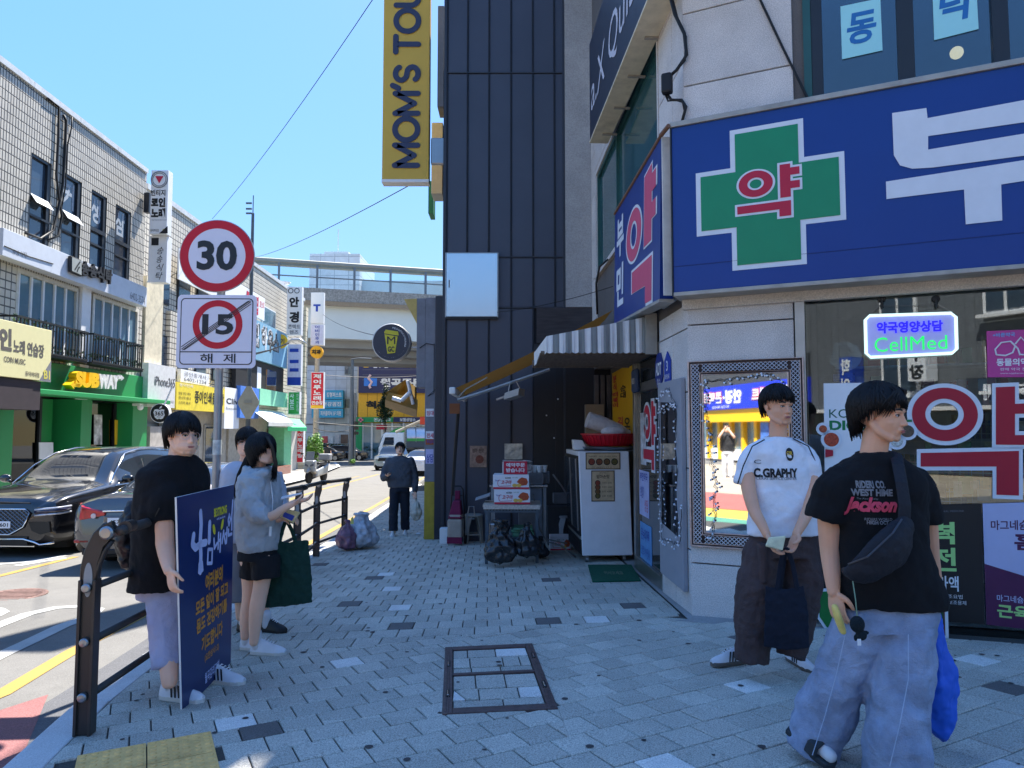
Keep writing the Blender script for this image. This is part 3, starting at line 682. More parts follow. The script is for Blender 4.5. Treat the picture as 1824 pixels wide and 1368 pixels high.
MB(FM).box(sx0-.012,sx0-.001,YS-.012,-.03,zb_-.03,zt).obj('end_trim',darkmetal,ms)
def pixpoly(pix,y): return [on(FM,u,v,y) for u,v in pix]
cx,cz = on(FM,1371,349,YS)
def cross(w,y0,y1,mat,name):
    xl,xr = on(FM,1240,345,YS)[0],on(FM,1506,345,YS)[0]; zt_,zb2 = on(FM,1365,222,YS)[1],on(FM,1375,476,YS)[1]
    xi0,xi1 = on(FM,1302,345,YS)[0],on(FM,1434,345,YS)[0]; H_ = zt_-zb2; zi1,zi0 = zt_-H_*.27,zb2+H_*.27
    a = [(xi0+w,zb2+w),(xi1-w,zb2+w),(xi1-w,zi0+w),(xr-w,zi0+w),(xr-w,zi1-w),(xi1-w,zi1-w),(xi1-w,zt_-w),(xi0+w,zt_-w),(xi0+w,zi1-w),(xl+w,zi1-w),(xl+w,zi0+w),(xi0+w,zi0+w)]
    MB(FM).prism(a,y0,y1).obj(name,mat,ms)
cross(0,YS-.004,YS-.0005,wf,'cross_outline'); cross(.04,YS-.008,YS-.0045,C('cross_green',14,135,92,rough=.45,var=.04),'green_cross')
def rect3(u0,v0,u1,v1):
    x0,z0 = on(FM,u0,v0,YS); x1,z1 = on(FM,u1,v1,YS); return x0,z0,x1,z1
def hangul_yak(par,fm,x0,z0,w,h,yf,out,fwd,names=('letter_outline','letter_face'),mo_=wf,mr_=redprint):
    """the syllable drawn from ring, upright with two ticks, and angled foot"""
    for k,(g,nm,mt,dy) in enumerate(((out,names[0],mo_,0),(0,names[1],mr_,-.004))):
        m = MB(fm); ringmb(m,x0+.32*w,z0+.70*h,.27*w+g,.13*w-g,yf+dy-.003,yf+dy,36,h/w*.95)
        m.prism([(x0+.70*w-g,z0+.36*h-g),(x0+.86*w+g,z0+.36*h-g),(x0+.86*w+g,z0+.52*h-g),(x0+w+g,z0+.52*h-g),(x0+w+g,z0+.66*h+g),(x0+.86*w+g,z0+.66*h+g),(x0+.86*w+g,z0+.78*h-g),(x0+w+g,z0+.78*h-g),(x0+w+g,z0+.92*h+g),(x0+.86*w+g,z0+.92*h+g),(x0+.86*w+g,z0+h+g),(x0+.70*w-g,z0+h+g)],yf+dy-.0032,yf+dy)
        m.prism([(x0+.02*w-g,z0+.14*h-g),(x0+.68*w-g,z0+.14*h-g),(x0+.68*w-g,z0-g),(x0+.86*w+g,z0-g),(x0+.86*w+g,z0+.29*h+g),(x0+.02*w-g,z0+.29*h+g)],yf+dy-.0034,yf+dy)
        m.obj(nm,mt,par)
x0,z0,x1,z1 = rect3(1312,400,1424,294); hangul_yak(ms,FM,x0,z0+.02,x1-x0,z1-z0,YS-.0085,.018,0)
# big syllable on the right
bx0,_z = on(FM,1590,250,YS); yy = YS-.0045
def pz(pix,par=ms,mat=wf,y=yy,nm='letter'): MB(FM).prism(pixpoly(pix,YS),y-.003,y).obj(nm,mat,par)
pz([(1589,202),(1650,193),(1652,211),(1840,176),(1900,166),(1900,205),(1840,216),(1653,243),(1653,267),(1900,226),(1900,268),(1660,299),(1625,301),(1603,295),(1592,277)])
pz([(1578,324),(1900,274),(1900,311),(1783,329),(1785,393),(1720,400),(1717,338),(1579,355)])
# ---- side sign on the alley face
qv = [P(1095.6,382.8,8.55),P(1177.5,245.3,6.12),P(1175,532,6.12),P(1094,577,8.55)]
dx = qv[1]-qv[0]; ang = math.degrees(math.atan2(dx.y,dx.x)); F2 = frame(qv[0].x,qv[0].y,0,ang)
q2 = quadmap(F2,[(1095.6,382.8),(1177.5,245.3),(1175,532),(1094,577)],0)
ss = thing('side_sign','foreshortened blue side sign with red and white Korean letters facing the alley','sign',F2,(1.2,0,q2(.5,0)[1]))
qbox(MB(F2),q2,0,.12).obj('sign_box',C('sign_blue_side',20,52,128,rough=.35,var=.08),ss)
L2 = dx.xy.length
m = MB(F2); e0,e1 = q2(1,0),q2(1,1); m.box(L2+.002,L2+.02,.0,.13,e0[1]-.0,e1[1]); m.obj('end_cap',C('cap_white',215,212,205,rough=.5,dirt=.35),ss,bev=.004)
m = MB(F2); m.tube([(q2(0,1)[0],-.005,q2(0,1)[1]+.012),(q2(1,1)[0],-.005,q2(1,1)[1]+.012)],.016,6); m.tube([(q2(1,1)[0],-.005,q2(1,1)[1]+.015),(q2(1,1)[0]+.16,.03,q2(1,1)[1]+.04)],.02,6); m.obj('top_trim',C('trim_rust',120,85,65,rough=.7,dirt=.3),ss)
m = MB(F2); m.prism([(q2(0,0)[0],q2(0,0)[1]-.03),(q2(1,0)[0],q2(1,0)[1]-.03),(q2(1,0)[0],q2(1,0)[1]-.002),(q2(0,0)[0],q2(0,0)[1]-.002)],-.005,.13); m.obj('bottom_trim',grey_t,ss)
pink_r = C('side_letter_red',205,75,110,rough=.5,var=.05)
def q2pt(pts): return qpoly(q2,pts)
def q2ring(cx,cy,rx,ry,ix,iy,y,mat,nm):
    n = 40; o = q2pt([(cx+rx*math.cos(2*math.pi*k/n),cy+ry*math.sin(2*math.pi*k/n)) for k in range(n)]); i = q2pt([(cx+ix*math.cos(2*math.pi*k/n),cy+iy*math.sin(2*math.pi*k/n)) for k in range(n)])
    m = MB(F2); m.add([(a,y,b) for a,b in o]+[(a,y,b) for a,b in i],[(k,(k+1) % n,n+(k+1) % n,n+k) for k in range(n)]); m.obj(nm,mat,ss)
q2ring(.50,.60,.185,.215,.055,.085,-.003,wf,'letter_outline'); q2ring(.50,.60,.165,.195,.075,.105,-.005,pink_r,'letter_face')
def q2p(pts,y,mat,nm): MB(F2).face([(a,y,b) for a,b in q2pt(pts)]).obj(nm,mat,ss)
V1 = [(.72,.42),(.86,.42),(.86,.56),(.93,.56),(.93,.67),(.86,.67),(.86,.74),(.93,.74),(.93,.86),(.86,.86),(.86,.93),(.72,.91)]
V2 = [(.47,.155),(.75,.145),(.75,.02),(.87,.02),(.87,.32),(.47,.32)]
for V in (V1,V2):
    q2p([((a-.78)*1.13+.78 if V is V1 else (a-.66)*1.09+.66,(b-.66)*1.05+.66 if V is V1 else (b-.17)*1.13+.17) for a,b in V],-.003,wf,'letter_outline'); q2p(V,-.005,pink_r,'letter_face')
qtext('부',wf,ss,F2,q2,.07,.56,.26,.90,-.004,bold=.035); qtext('민',wf,ss,F2,q2,.07,.13,.26,.49,-.004,bold=.035)
# ---- second floor windows, main face
teal = C('frame_teal',38,84,84,rough=.5,var=.1)
wx0,_ = on(FM,1432,120,0); xA = on(FM,1446,120,0)[0]
w2 = MB(FM); w2.box(wx0,xA,-.02,.2,z2b,z2t); wo = w2.obj('upper_window',teal,pb)
b0 = C('curtain_wall_blue',70,100,125,rough=.5)
us = [(1446,1466),(1600,1630),(1770,1800),(1950,1980)]
m = MB(FM)
for a,b in us: m.box(on(FM,a,120,0)[0],on(FM,b,120,0)[0],-.015,.09,z2b,z2t)
m.box(xA,XE-.3,-.012,.088,z2b,z2b+.05); m.obj('window_frame',darkmetal,wo,bev=.004)
gl2 = glassmat('upper_glass',(.62,.72,.78))
for (a,b) in ((1466,1600),(1630,1770),(1800,1950)):
    MB(FM).box(on(FM,a,120,0)[0],on(FM,b,120,0)[0],.03,.038,z2b+.05,z2t).obj('glass_pane',gl2,wo)
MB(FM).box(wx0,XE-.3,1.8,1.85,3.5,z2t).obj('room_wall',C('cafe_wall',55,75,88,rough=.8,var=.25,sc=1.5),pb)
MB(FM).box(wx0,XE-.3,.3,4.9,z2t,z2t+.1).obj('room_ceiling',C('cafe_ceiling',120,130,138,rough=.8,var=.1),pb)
pap = C('paper_mint',160,222,226,rough=.7,var=.03); pap_b = C('paper_blue_ink',35,110,175,rough=.6)
for ch,cs,lb in (('동',[(1497,12),(1568,-3),(1572,90),(1500,106)],'mint paper sheet with a blue brush letter in the left upper pane'),('덕',[(1660,-38),(1737,-55),(1743,52),(1664,72)],'mint paper sheet with a blue brush letter in the middle upper pane')):
    t,qm = poster('paper_sign',lb,FM,cs,pap,.025); qtext(ch,pap_b,t,FM,qm,.14,.22,.88,.82,.019,bold=.03,shear=.12)
lampm = M('lamp_glow',(.6,.5,.3),emit=(1,.72,.38),est=.28); x,z = on(FM,1704,94,0)
la = thing('ceiling_lamp','small round glowing lamp behind the upper right window pane','lamp',FM,(x+.6,1.0,z+.5)); m = MB(FM); k = on(FM,1704,94,1.0); m.ball((k[0],1.0,k[1]),.055,16,10); m.obj('lamp_globe',lampm,la,smooth=True); MB(FM).cyl((k[0],1.0,k[1]+.05),(k[0],1.0,z2t),.004,5).obj('lamp_cord',cable,la)
k = on(FM,1512,120,.6); m = MB(FM); m.ball((k[0],.9,k[1]-.3),.16,12,8); m.ball((k[0]+.28,.9,k[1]-.42),.12,12,8); m.cyl((k[0]-.1,.9,k[1]-.2),(k[0]+.5,.9,k[1]-.15),.04,8); tag(m.obj('cafe_furniture',C('furn_grey',150,160,165,var=.2),smooth=True),'pale grey chair shapes dimly visible behind the upper left pane','furniture')
# ---- teal window on the alley face
m = MB(FS); m.box(.5,xb,-.035,.0,zt2,zt2+.10); m.box(.5,.58,-.035,.0,zt1,zt2); m.box(xb-.05,xb,-.035,0,zt1,zt2); m.box(.5,xb,-.05,0,zt1-.06,zt1); tw = m.obj('side_window',granite,pb)
m = MB(FS); m.box(.58,.64,-.01,.08,zt1,zt2); m.box(xb-.10,xb-.05,-.01,.08,zt1,zt2); m.box(2.3,2.35,-.01,.08,zt1,zt2); m.box(.64,xb-.1,-.01,.08,zt2-.06,zt2); m.obj('window_frame',teal,tw)
gd = M('teal_glass',lin((48,92,98)),rough=.06,var=.12,sc=.8,spec=.8); MB(FS).box(.64,xb-.10,.03,.04,zt1,zt2-.06).obj('glass_pane',gd,tw)
# ---- dark restaurant-style sign above, reading upward out of the frame
B0,B1 = P(1051,254,9.8),P(1150,0,6.55); dxx = B1-B0; F3 = frame(B0.x,B0.y,0,math.degrees(math.atan2(dxx.y,dxx.x))); LL = dxx.xy.length; z0 = (B0.z+B1.z)/2; zT = on(F3,1048,86,0)[1]
us_ = thing('upper_sign','dark slate sign with pale serif letters high on the alley face','sign',F3,(1,0,z0))
MB(F3).box(0,LL+1.2,0,.12,z0,zT).obj('sign_box',C('sign_slate',44,48,62,rough=.4,var=.35,sc=8,stretch=(6,1,.4)),us_)
MB(F3).box(-.02,LL+1.2,-.005,.26,z0-.03,z0-.002).obj('light_tray',C('tray_cream',215,205,180,rough=.5,dirt=.3),us_,bev=.004)
for k in range(5): MB(F3).box(.3+k*.8,.34+k*.8,.12,.32,z0-.05,z0-.032).obj('bracket',grey_t,us_)
text('a.X Quisine',C('serif_white',190,192,205),us_,F3,.15,z0+.25,3.6,(zT-z0)*.42,-.006,bold=.012,shear=.1)
# ---- glass door, alley side, ADT plate, house number, grey mirror board
zg = G(1.5,8)
stainless = C('stainless_door',150,150,145,rough=.3,metal=.8,var=.12)
dd = thing('glass_door','stainless framed glass shop door with stickers beside the drinks fridge','door',FS,(4.0,0,zg))
m = MB(FS)
for a,b in ((3.32,3.42),(4.66,4.75)): m.box(a,b,-.02,.08,zg,2.3)
m.box(3.42,4.66,-.02,.08,1.83,1.93); m.box(3.42,4.66,-.02,.08,2.2,2.3); m.box(3.42,4.66,-.02,.08,zg,zg+.16); m.obj('door_frame',stainless,dd,bev=.004)
MB(FS).box(3.42,4.66,.02,.03,zg+.16,1.83).obj('glass_pane',M('door_glass',(.03,.035,.04),rough=.05,spec=.8,var=0),dd); MB(FS).box(3.42,4.66,.02,.03,1.93,2.2).obj('glass_pane',MC['door_glass'],dd)
hangul_yak(dd,FS,3.75,.95,.62,.75,.017,.03,0)
def plate(par,fm,x0,x1,z0,z1,y,mat,nm): return MB(fm).box(x0,x1,y-.004,y,z0,z1).obj(nm,mat,par)
plate(dd,FS,3.50,4.0,zg+.66,zg+1.18,.018,C('sticker_lilac',175,180,220),'door_sticker'); text('부민약국',blueprint,dd,FS,3.55,zg+1.06,.4,.1,.012,bold=.02); text('보청기',blueprint,dd,FS,3.56,zg+.86,.2,.14,.012); text('상담',redprint,dd,FS,3.78,zg+.72,.18,.14,.012)
plate(dd,FS,3.52,4.1,zg+.12,zg+.58,.018,C('sticker_sky',95,150,205),'door_sticker'); text('온누리가족',blueprint,dd,FS,3.58,zg+.38,.42,.14,.012,bold=.02); text('코로나19 안내',blueprint,dd,FS,3.58,zg+.20,.42,.12,.012)
plate(dd,FS,3.62,3.90,zg+1.25,zg+1.85,.014,C('poster_photo',185,185,190,var=.5,sc=9),'face_poster')
ap = C('adt_blue',35,55,125,rough=.4)
x,z = on(FS,1175,660,-.035); t = thing('security_plate','dark blue octagonal security company plate on the stone wall','plaque',FS,(x,-.035,z-.25))
MB(FS).prism([(x+.17*math.cos(R(22.5+45*k))*1.0,z+.19*math.sin(R(22.5+45*k))) for k in range(8)],-.045,-.035).obj('plate',ap,t); text('ADT',whiteprint,t,FS,x-.12,z-.05,.24,.13,-.048,bold=.03); text('캡스',whiteprint,t,FS,x-.07,z-.14,.14,.06,-.048)
x,z = on(FS,1190,657,-.035); t = thing('house_number','blue house number plate with a pointed top on the stone wall','plaque',FS,(x,-.035,z-.2))
MB(FS).prism([(x-.12,z-.14),(x+.12,z-.14),(x+.12,z+.08),(x,z+.17),(x-.12,z+.08)],-.043,-.035).obj('plate',blueprint,t); text('3',whiteprint,t,FS,x-.03,z-.02,.06,.10,-.046,bold=.02); text('화랑로',whiteprint,t,FS,x-.09,z-.10,.18,.05,-.046)
gb = C('grey_board',150,153,162,rough=.5,var=.05)
bz0,bz1 = -.02,1.85; b0,b1 = 4.86,5.72
t = thing('mirror_board','tall grey board with wavy mirror and a bead light garland on the alley wall','mirror',FS,(5.2,-.06,bz0))
MB(FS).box(b0,b1,-.075,-.035,bz0,bz1).obj('board',gb,t,bev=.004)
mir = M('mirror_glass',(.85,.87,.88),rough=.02,metal=1,var=0)
wav = [(b0+.10,bz0+.5)]+[(b1-.16+.04*math.sin(k*1.3),bz0+.45+k*.1) for k in range(0,13)]+[(b0+.12,bz0+1.68)]
MB(FS).prism(wav,-.079,-.0755).obj('mirror_glass',mir,t)
def garland(name,label,fm,pts,y,n,par=None,seed=1):
    rr = random.Random(seed); t = par or thing(name,label,'light garland',fm,(pts[0][0],y,min(p[1] for p in pts)))
    P3 = []; seg = []
    tot = 0
    for (a,b),(c,d) in zip(pts,pts[1:]): l = math.hypot(c-a,d-b); seg.append((tot,l,(a,b),(c,d))); tot += l
    for k in range(n*2+1):
        s_ = tot*k/(n*2); 
        for t0,l,p,q in seg:
            if s_ <= t0+l+1e-6: f = (s_-t0)/l; break
        P3.append((p[0]+(q[0]-p[0])*f+rr.uniform(-.012,.012),y+rr.uniform(-.012,0),p[1]+(q[1]-p[1])*f+rr.uniform(-.012,.012)))
    m = MB(fm); m.tube(P3,.002,4); m.tube([(a+rr.uniform(-.015,.015),b-.004,c+rr.uniform(-.015,.015)) for a,b,c in P3],.0016,4); m.obj('wire',cable,t)
    m = MB(fm)
    for a,b,c in P3:
        for _ in range(1 if rr.random() < .7 else 0):
            ex,ez = rr.uniform(-.035,.035),rr.uniform(-.05,.02); m.tube([(a,b,c),(a+ex,b-.01,c+ez)],.0015,3); m.ball((a+ex,b-.012,c+ez),.0095,8,5)
    o = m.obj('bead_bulbs',M('bead_white',(.75,.78,.85),rough=.25,var=.03),t,smooth=True); o['kind'] = 'stuff'; return t
garland('bead_garland','string of white beads looping over the tall grey mirror board',FS,[(b0+.08,bz0+1.72),(b0+.5,bz0+1.80),(b1-.1,bz0+1.60),(b0+.55,bz0+1.66),(b0+.12,bz0+1.6),(b0+.10,bz0+.9),(b0+.16,bz0+.35),(b1-.25,bz0+.38),(b1-.02,bz0+.42),(b1+.03,bz0+.75)],-.085,46,None,3)
garland('bead_garland','string of white beads hanging along the right edge of the tall grey mirror board',FS,[(b1-.14,bz0+1.6),(b1-.12,bz0+1.0),(b1-.15,bz0+.5)],-.085,12,None,4)
# ---- ornate wall mirror, main face
qm = quadmap(FM,[(1222,645),(1431,637),(1438,985),(1236,972)],-.05)
x0 = qm(0,.5)[0]; x1 = qm(1,.5)[0]; z0 = (qm(0,0)[1]+qm(1,0)[1])/2; z1 = (qm(0,1)[1]+qm(1,1)[1])/2
om = thing('wall_mirror','large mirror in a wide ornate bronze lattice frame hung on granite','mirror',FM,((x0+x1)/2,-.05,z0))
brz = C('bronze_frame',95,72,66,rough=.4,metal=.5,var=.3,sc=30); brl = C('bronze_light',190,172,165,rough=.35,metal=.5,var=.2,sc=30)
fw = .115
m = MB(FM); m.box(x0,x0+fw,-.055,-.031,z0,z1); m.box(x1-fw,x1,-.055,-.031,z0,z1); m.box(x0+fw,x1-fw,-.055,-.031,z1-fw,z1); m.box(x0+fw,x1-fw,-.055,-.031,z0,z0+fw); m.obj('frame',C('bronze_dark',50,38,38,rough=.5,metal=.4,var=.3),om)
m = MB(FM)
for o_,r_ in ((0,.009),(fw,.008),(.022,.005),(fw-.018,.005)):
    a,b,c,d = x0+o_,x1-o_,z0+o_,z1-o_; m.tube([(a,-.06,c),(b,-.06,c),(b,-.06,d),(a,-.06,d),(a,-.06,c)],r_,6)
m.obj('frame_moulding',brl,om)
m = MB(FM)
def lat(ax,ay,bx,by,nx,ny):
    L_ = math.hypot(bx-ax,by-ay); k = max(1,int(L_/.034)); ux,uy = (bx-ax)/L_,(by-ay)/L_; wv = fw-.05
    for i in range(k):
        s0,s1 = L_*i/k,L_*(i+1)/k
        for r0,r1 in ((0,1),(1,0),):
            for h0,h1 in ((0,.5),(.5,1)):
                u0,u1 = (h0,h1) if r0 == 0 else (h1,h0)
                m.tube([(ax+ux*s0+nx*wv*u0,-.064,ay+uy*s0+ny*wv*u0),(ax+ux*s1+nx*wv*u1,-.064,ay+uy*s1+ny*wv*u1)],.0042,3)
lat(x0+.025,z0+.025,x0+.025,z1-.025,1,0); lat(x1-.025,z0+.025,x1-.025,z1-.025,-1,0); lat(x0+fw,z1-.025,x1-fw,z1-.025,0,-1); lat(x0+fw,z0+.025,x1-fw,z0+.025,0,1)
m.obj('frame_lattice',brl,om)
MB(FM).box(x0+fw,x1-fw,-.045,-.040,z0+fw,z1-fw).obj('mirror_glass',mir,om)
garland('bead_garland','string of white beads draped inside the ornate mirror frame',FM,[(x0+fw+.06,z0+.05),(x0+fw+.10,z0+.5),(x0+fw+.04,z0+1.0),(x0+fw+.03,z1-.4),(x0+fw+.02,z1-fw-.05),(x0+.5,z1-fw-.03),(x1-fw-.12,z1-fw-.01),(x1-fw-.02,z1-fw-.10),(x1-fw-.03,z1-.8)],-.075,62,None,5)
# ---- cables on the corner
m = MB(FM)
def wp(u,v,d=-.06): x,z = on(FM,u,v,d); return (x,d,z)
c1 = MB(FM); c1.tube([wp(1193,-10),wp(1202,25),wp(1219,60),wp(1223,98),wp(1205,125),wp(1190,138)],.016,6); c1.tube([wp(1196,-10),wp(1206,30),wp(1222,66),wp(1220,108),wp(1196,135)],.010,6); c1.tube([wp(1188,168),wp(1196,178),wp(1214,178),wp(1222,190),wp(1214,220)],.014,6); c1.tube([wp(1184,166),wp(1190,180),wp(1203,178),wp(1216,182),wp(1220,200)],.009,6)
cb = c1.obj('wall_cable',cable,smooth=True); tag(cb,'thick black cables with a splice box running down the stone corner','cable')
m = MB(FM); m.box(*sorted((wp(1180,150)[0],wp(1199,150)[0])),-.13,-.05,wp(1190,170)[2],wp(1190,134)[2]); m.obj('splice_box',cable,cb,bev=.02)
m = MB(FM); m.tube([wp(1345,-20,-.045),wp(1392,80,-.045),wp(1440,178,-.045)],.010,6); tag(m.obj('diagonal_cable',cable),'thin black cable slanting down across the upper stone panels','cable')
m = MB(I4); m.tube([P(1083,462,9.2),P(1068,475,9.3),P(1062,505,9.4),P(1064,560,9.4)],.015,6); tag(m.obj('loose_cable',cable,smooth=True),'black cable hooking down the wall above the striped awning','cable')
# ================================================================== dark metal clad building
FD = frame(0,12.0,0,0); gz = -.52
navy = C('cladding_navy',72,76,88,rough=.42,metal=.2,var=.08,sc=.9,dirt=.12,spec=.4)
navy2 = C('cladding_rib',54,57,65,rough=.45,metal=.25,var=.08)
concw = speckle('bare_concrete',(.36,.355,.35),.12,25,.9,.4)
db = thing('metal_building','tall dark navy building clad in standing seam metal panels','building',FD,(0,0,gz))
X = lambda u,v=300: on(FD,u,v,0)[0]
Z = lambda v,u=900: on(FD,u,v,0)[1]
xl,xr,xc = X(793),X(1004),1.40
HT = 15.2  # upper floors are out of view, height and setback shaped for the street shade
m = MB(FD); m.box(xl+.02,xc,.03,7,gz-.3,9.2); m.box(.3,xc,.03,7,9.2,HT); m.box(xc-.02,1.95,.0,.15,-1,2.6); m.obj('wall',C('wall_core',38,40,46,rough=.7),db)
xs = [X(u) for u in (796,832.5,871,910.5,949.5,988,1004)]; zs_ = [gz,Z(548),Z(458),Z(130),9.18]
for i,(a,b) in enumerate(zip(xs,xs[1:])):
    for j,(c,d) in enumerate(zip(zs_,zs_[1:])):
        if j == 0 and i >= 4: continue
        dy = rnd.uniform(-.004,.004); MB(FD).box(a+.012,b-.012,-.002+dy,.028,c+.014,d-.014).obj('cladding_panel',navy,db,bev=.006)
for a in xs[:-1]:
    m = MB(FD); m.box(a-.011,a-.003,-.032,.03,gz,9.2); m.box(a+.003,a+.011,-.026,.03,gz,9.2); m.obj('standing_seam',navy2,db,bev=.002)
for z in zs_[1:4]: m = MB(FD); m.box(xl,xr,-.022,.03,z-.012,z+.012); m.obj('horizontal_flashing',navy2,db,bev=.003)
m = MB(FD); m.box(xl-.03,xs[0]-.012,-.03,.04,gz,9.2); m.box(xr-.02,xr+.02,-.035,.04,gz,9.2); m.obj('corner_flashing',navy2,db,bev=.004)
MB(FD).box(xr+.022,xc-.002,-.06,.03,Z(548),9.4).obj('concrete_column',concw,db)
MB(FD).box(X(955),X(1062),-.05,.03,Z(612),Z(549)).obj('timber_board',C('weathered_board',62,58,60,rough=.8,var=.25,sc=3,stretch=(1,1,8)),db)
MB(FD).box(X(950),xc-.002,-.03,.028,gz,Z(613)).obj('dark_panel',C('cladding_black',35,36,41,rough=.5,var=.2,sc=2),db)
m = MB(FD)
for u,v in ((992,711),(972,740),(985,780)): m.lathe([(.014,0),(.010,-.01)],(X(u),-.03,Z(v)),8,'y')
m.obj('fixing_cap',whiteprint,db)
# steel panel reflecting the sky
t = thing('polished_panel','polished steel panel reflecting pale sky on the dark cladding','panel',FD,(X(840),-.06,Z(566)))
sp = M('polished_steel',(.50,.53,.58),rough=.2,metal=1,var=.02,bump=.05,bsc=2.2)
m = MB(FD); m.box(X(797),X(886),-.075,-.034,Z(565),Z(453)); m.obj('steel_face',sp,t,bev=.003)
m = MB(FD); m.box(X(795),X(797),-.08,-.03,Z(566),Z(452)); m.box(X(886),X(888),-.08,-.03,Z(566),Z(452)); m.box(X(797),X(886),-.08,-.03,Z(453),Z(452)); m.obj('panel_frame',steel,t)
m = MB(FD); m.box(X(796),X(887),-.07,-.034,Z(568)-.01,Z(565.5)); m.obj('bottom_edge',black,t)
m = MB(FD); m.box(X(801),X(803),-.078,-.0755,Z(514),Z(500)); m.obj('edge_mark',greyprint,t)
t = thing('wall_flyer','brown printed food flyer taped to the dark metal wall','poster',FD,(X(853),-.03,Z(832)))
fly = C('flyer_brown',150,122,105,rough=.7,var=.45,sc=14)
MB(FD).box(X(839),X(868),-.036,-.030,Z(832),Z(794)).obj('sheet',fly,t); text('엄마 손맛',C('ink_brown',60,35,28),t,FD,X(843),Z(806),.2,.07,-.038,bold=.02); m = MB(FD); m.lathe([(.001,0),(.07,0),(.07,.002)],(X(856),-.040,Z(818)),16,'y'); m.obj('dish_picture',C('dish_red',120,62,45,var=.5,sc=40),t)
# ---- corner post, grey over yellow
pc1 = C('post_grey',120,122,130,rough=.6,var=.12,dirt=.3); pc2 = C('post_yellow',175,150,50,rough=.6,var=.2,sc=5,dirt=.35)
FP = frame(0,12.45,0,0); gp = G(-1.3,12.45)
xa_,xb_,xm_ = on(FP,741,700)[0],on(FP,775,700)[0],on(FP,757,700)[0]; ztp = on(FP,757,530)[1]; zy = on(FP,757,858)[1]; zmid = on(FP,757,690)[1]
cp = thing('corner_post','grey boxed corner post painted yellow at its foot and covered in stickers','post',FP,(xm_,0,gp))
MB(FP).box(xm_,xb_,0,.4,zy,ztp).obj('grey_casing',pc1,cp,bev=.006); MB(FP).box(xm_,xb_,-.003,.4,gp-.05,zy-.002).obj('yellow_casing',pc2,cp,bev=.006)
MB(FP).box(xa_,xm_-.004,.02,.4,zmid,ztp-.01).obj('upper_casing',pc1,cp,bev=.006)
MB(FP).box(xb_+.004,on(FP,796,700)[0],-.05,.35,gp-.05,ztp+.02).obj('dark_edge',navy2,cp,bev=.004)
zz = lambda v: on(FP,765,v)[1]
for v0,v1,mt,tx in ((728,742,whiteprint,'임대'),(768,782,whiteprint,'전세'),(782,792,C('sticker_orange',170,85,30),'주차금지'),(800,826,C('sticker_lilac2',190,188,225),'상담')):
    MB(FP).box(xm_+.02,xb_-.02,-.006,-.0005,zz(v1),zz(v0)).obj('sticker',mt,cp); text(tx,redprint if mt == whiteprint else blueprint,cp,FP,xm_+.035,zz(v1)+.02,.12,(zz(v0)-zz(v1))*.6,-.008,bold=.02)
m = MB(FP); m.tube([(xb_-.01,-.03,zz(615)),(xm_+.02,-.03,zz(612)),(xm_-.1,.0,zz(620))],.008,5); m.tube([(xb_-.02,-.02,zz(612)),(xb_-.02,-.02,zz(700)),(xm_+.05,-.02,zz(706)),(xb_+.05,-.05,zz(690))],.006,5); m.obj('cable',cable,cp)
# poster-coloured wedge and projecting things along the street beyond
m = MB(FP); m.prism([on(FP,718,531),on(FP,741,530),on(FP,741,575)],.1,.3); tag(m.obj('awning_flap',C('flap_yellow',190,165,95,var=.15)),'dull yellow triangular awning flap left of the grey post','awning')
FB = frame(0,15.5,0,0); mus = C('mustard_metal',120,95,38,rough=.6,var=.2)
ba = thing('broken_awning','crumpled mustard metal awning hanging out over the pavement','awning',FB,on(FB,735,720)[:1]+(0,on(FB,735,740)[1]))
def pp(u,v,d): return P(u,v,15.5+d)
m = MB(); m.hexa([pp(686,712,0),pp(742,730,0),pp(742,744,1),pp(686,725,1),pp(692,698,0),pp(744,712,0),pp(744,722,1),pp(692,708,1)]); m.obj('lower_sheet',mus,ba)
m = MB(); m.face([pp(686,700,0),pp(722,676,.2),pp(730,690,.6),pp(722,716,.4),pp(700,712,.2)]); m.face([pp(722,676,.2),pp(742,690,.8),pp(742,716,.6),pp(722,716,.4)]); m.obj('upper_sheet',C('mustard_light',150,122,62,var=.3),ba)
m = MB(); m.cyl(pp(699,709,-.1),pp(715,714,-.1),.045,8); m.cyl(pp(715,714,-.1),pp(731,698,-.1),.045,8); m.cyl(pp(726,678,-.1),pp(736,720,0),.04,8); m.obj('bent_tube',whiteprint,ba)
# street-side neighbours seen edge on above
nb = thing('street_building','pale building beyond the metal one seen edge on along the street','building',I4,(-1.4,30,G(-1.4,30)))
m = MB(); m.slab([(-1.62,19.2),(2,19.2),(2,34),(-2.3,34)],-1.2,7.2); m.obj('wall',C('neighbour_wall',150,148,140,rough=.8,var=.1),nb)
m = MB(); m.box(-1.72,-1.62,20,21,5.0,7.0); m.box(-1.85,-1.7,24,25,3,6); m.obj('edge_sign',greenprint,nb)
def es(u0,v0,u1,v1,Y,mat,lb,nm='projecting_bracket',cat='bracket'):
    a,b = P(u0,v0,Y),P(u1,v1,Y); m = MB(); m.box(a.x,b.x,Y,Y+.5,b.z,a.z); tag(m.obj(nm,mat,bev=.01),lb,cat)
es(780,10,790,190,13.2,C('pipe_grey',125,125,128),'grey downpipe edge above the sign bracket','downpipe','pipe')
es(769,218,788,345,14.2,C('ledge_cream',185,185,178),'cream ledge behind the yellow vertical sign','wall_ledge','ledge')
es(763,322,771,380,15.5,greenprint,'green sign edge below the yellow vertical sign','green_sign','sign')
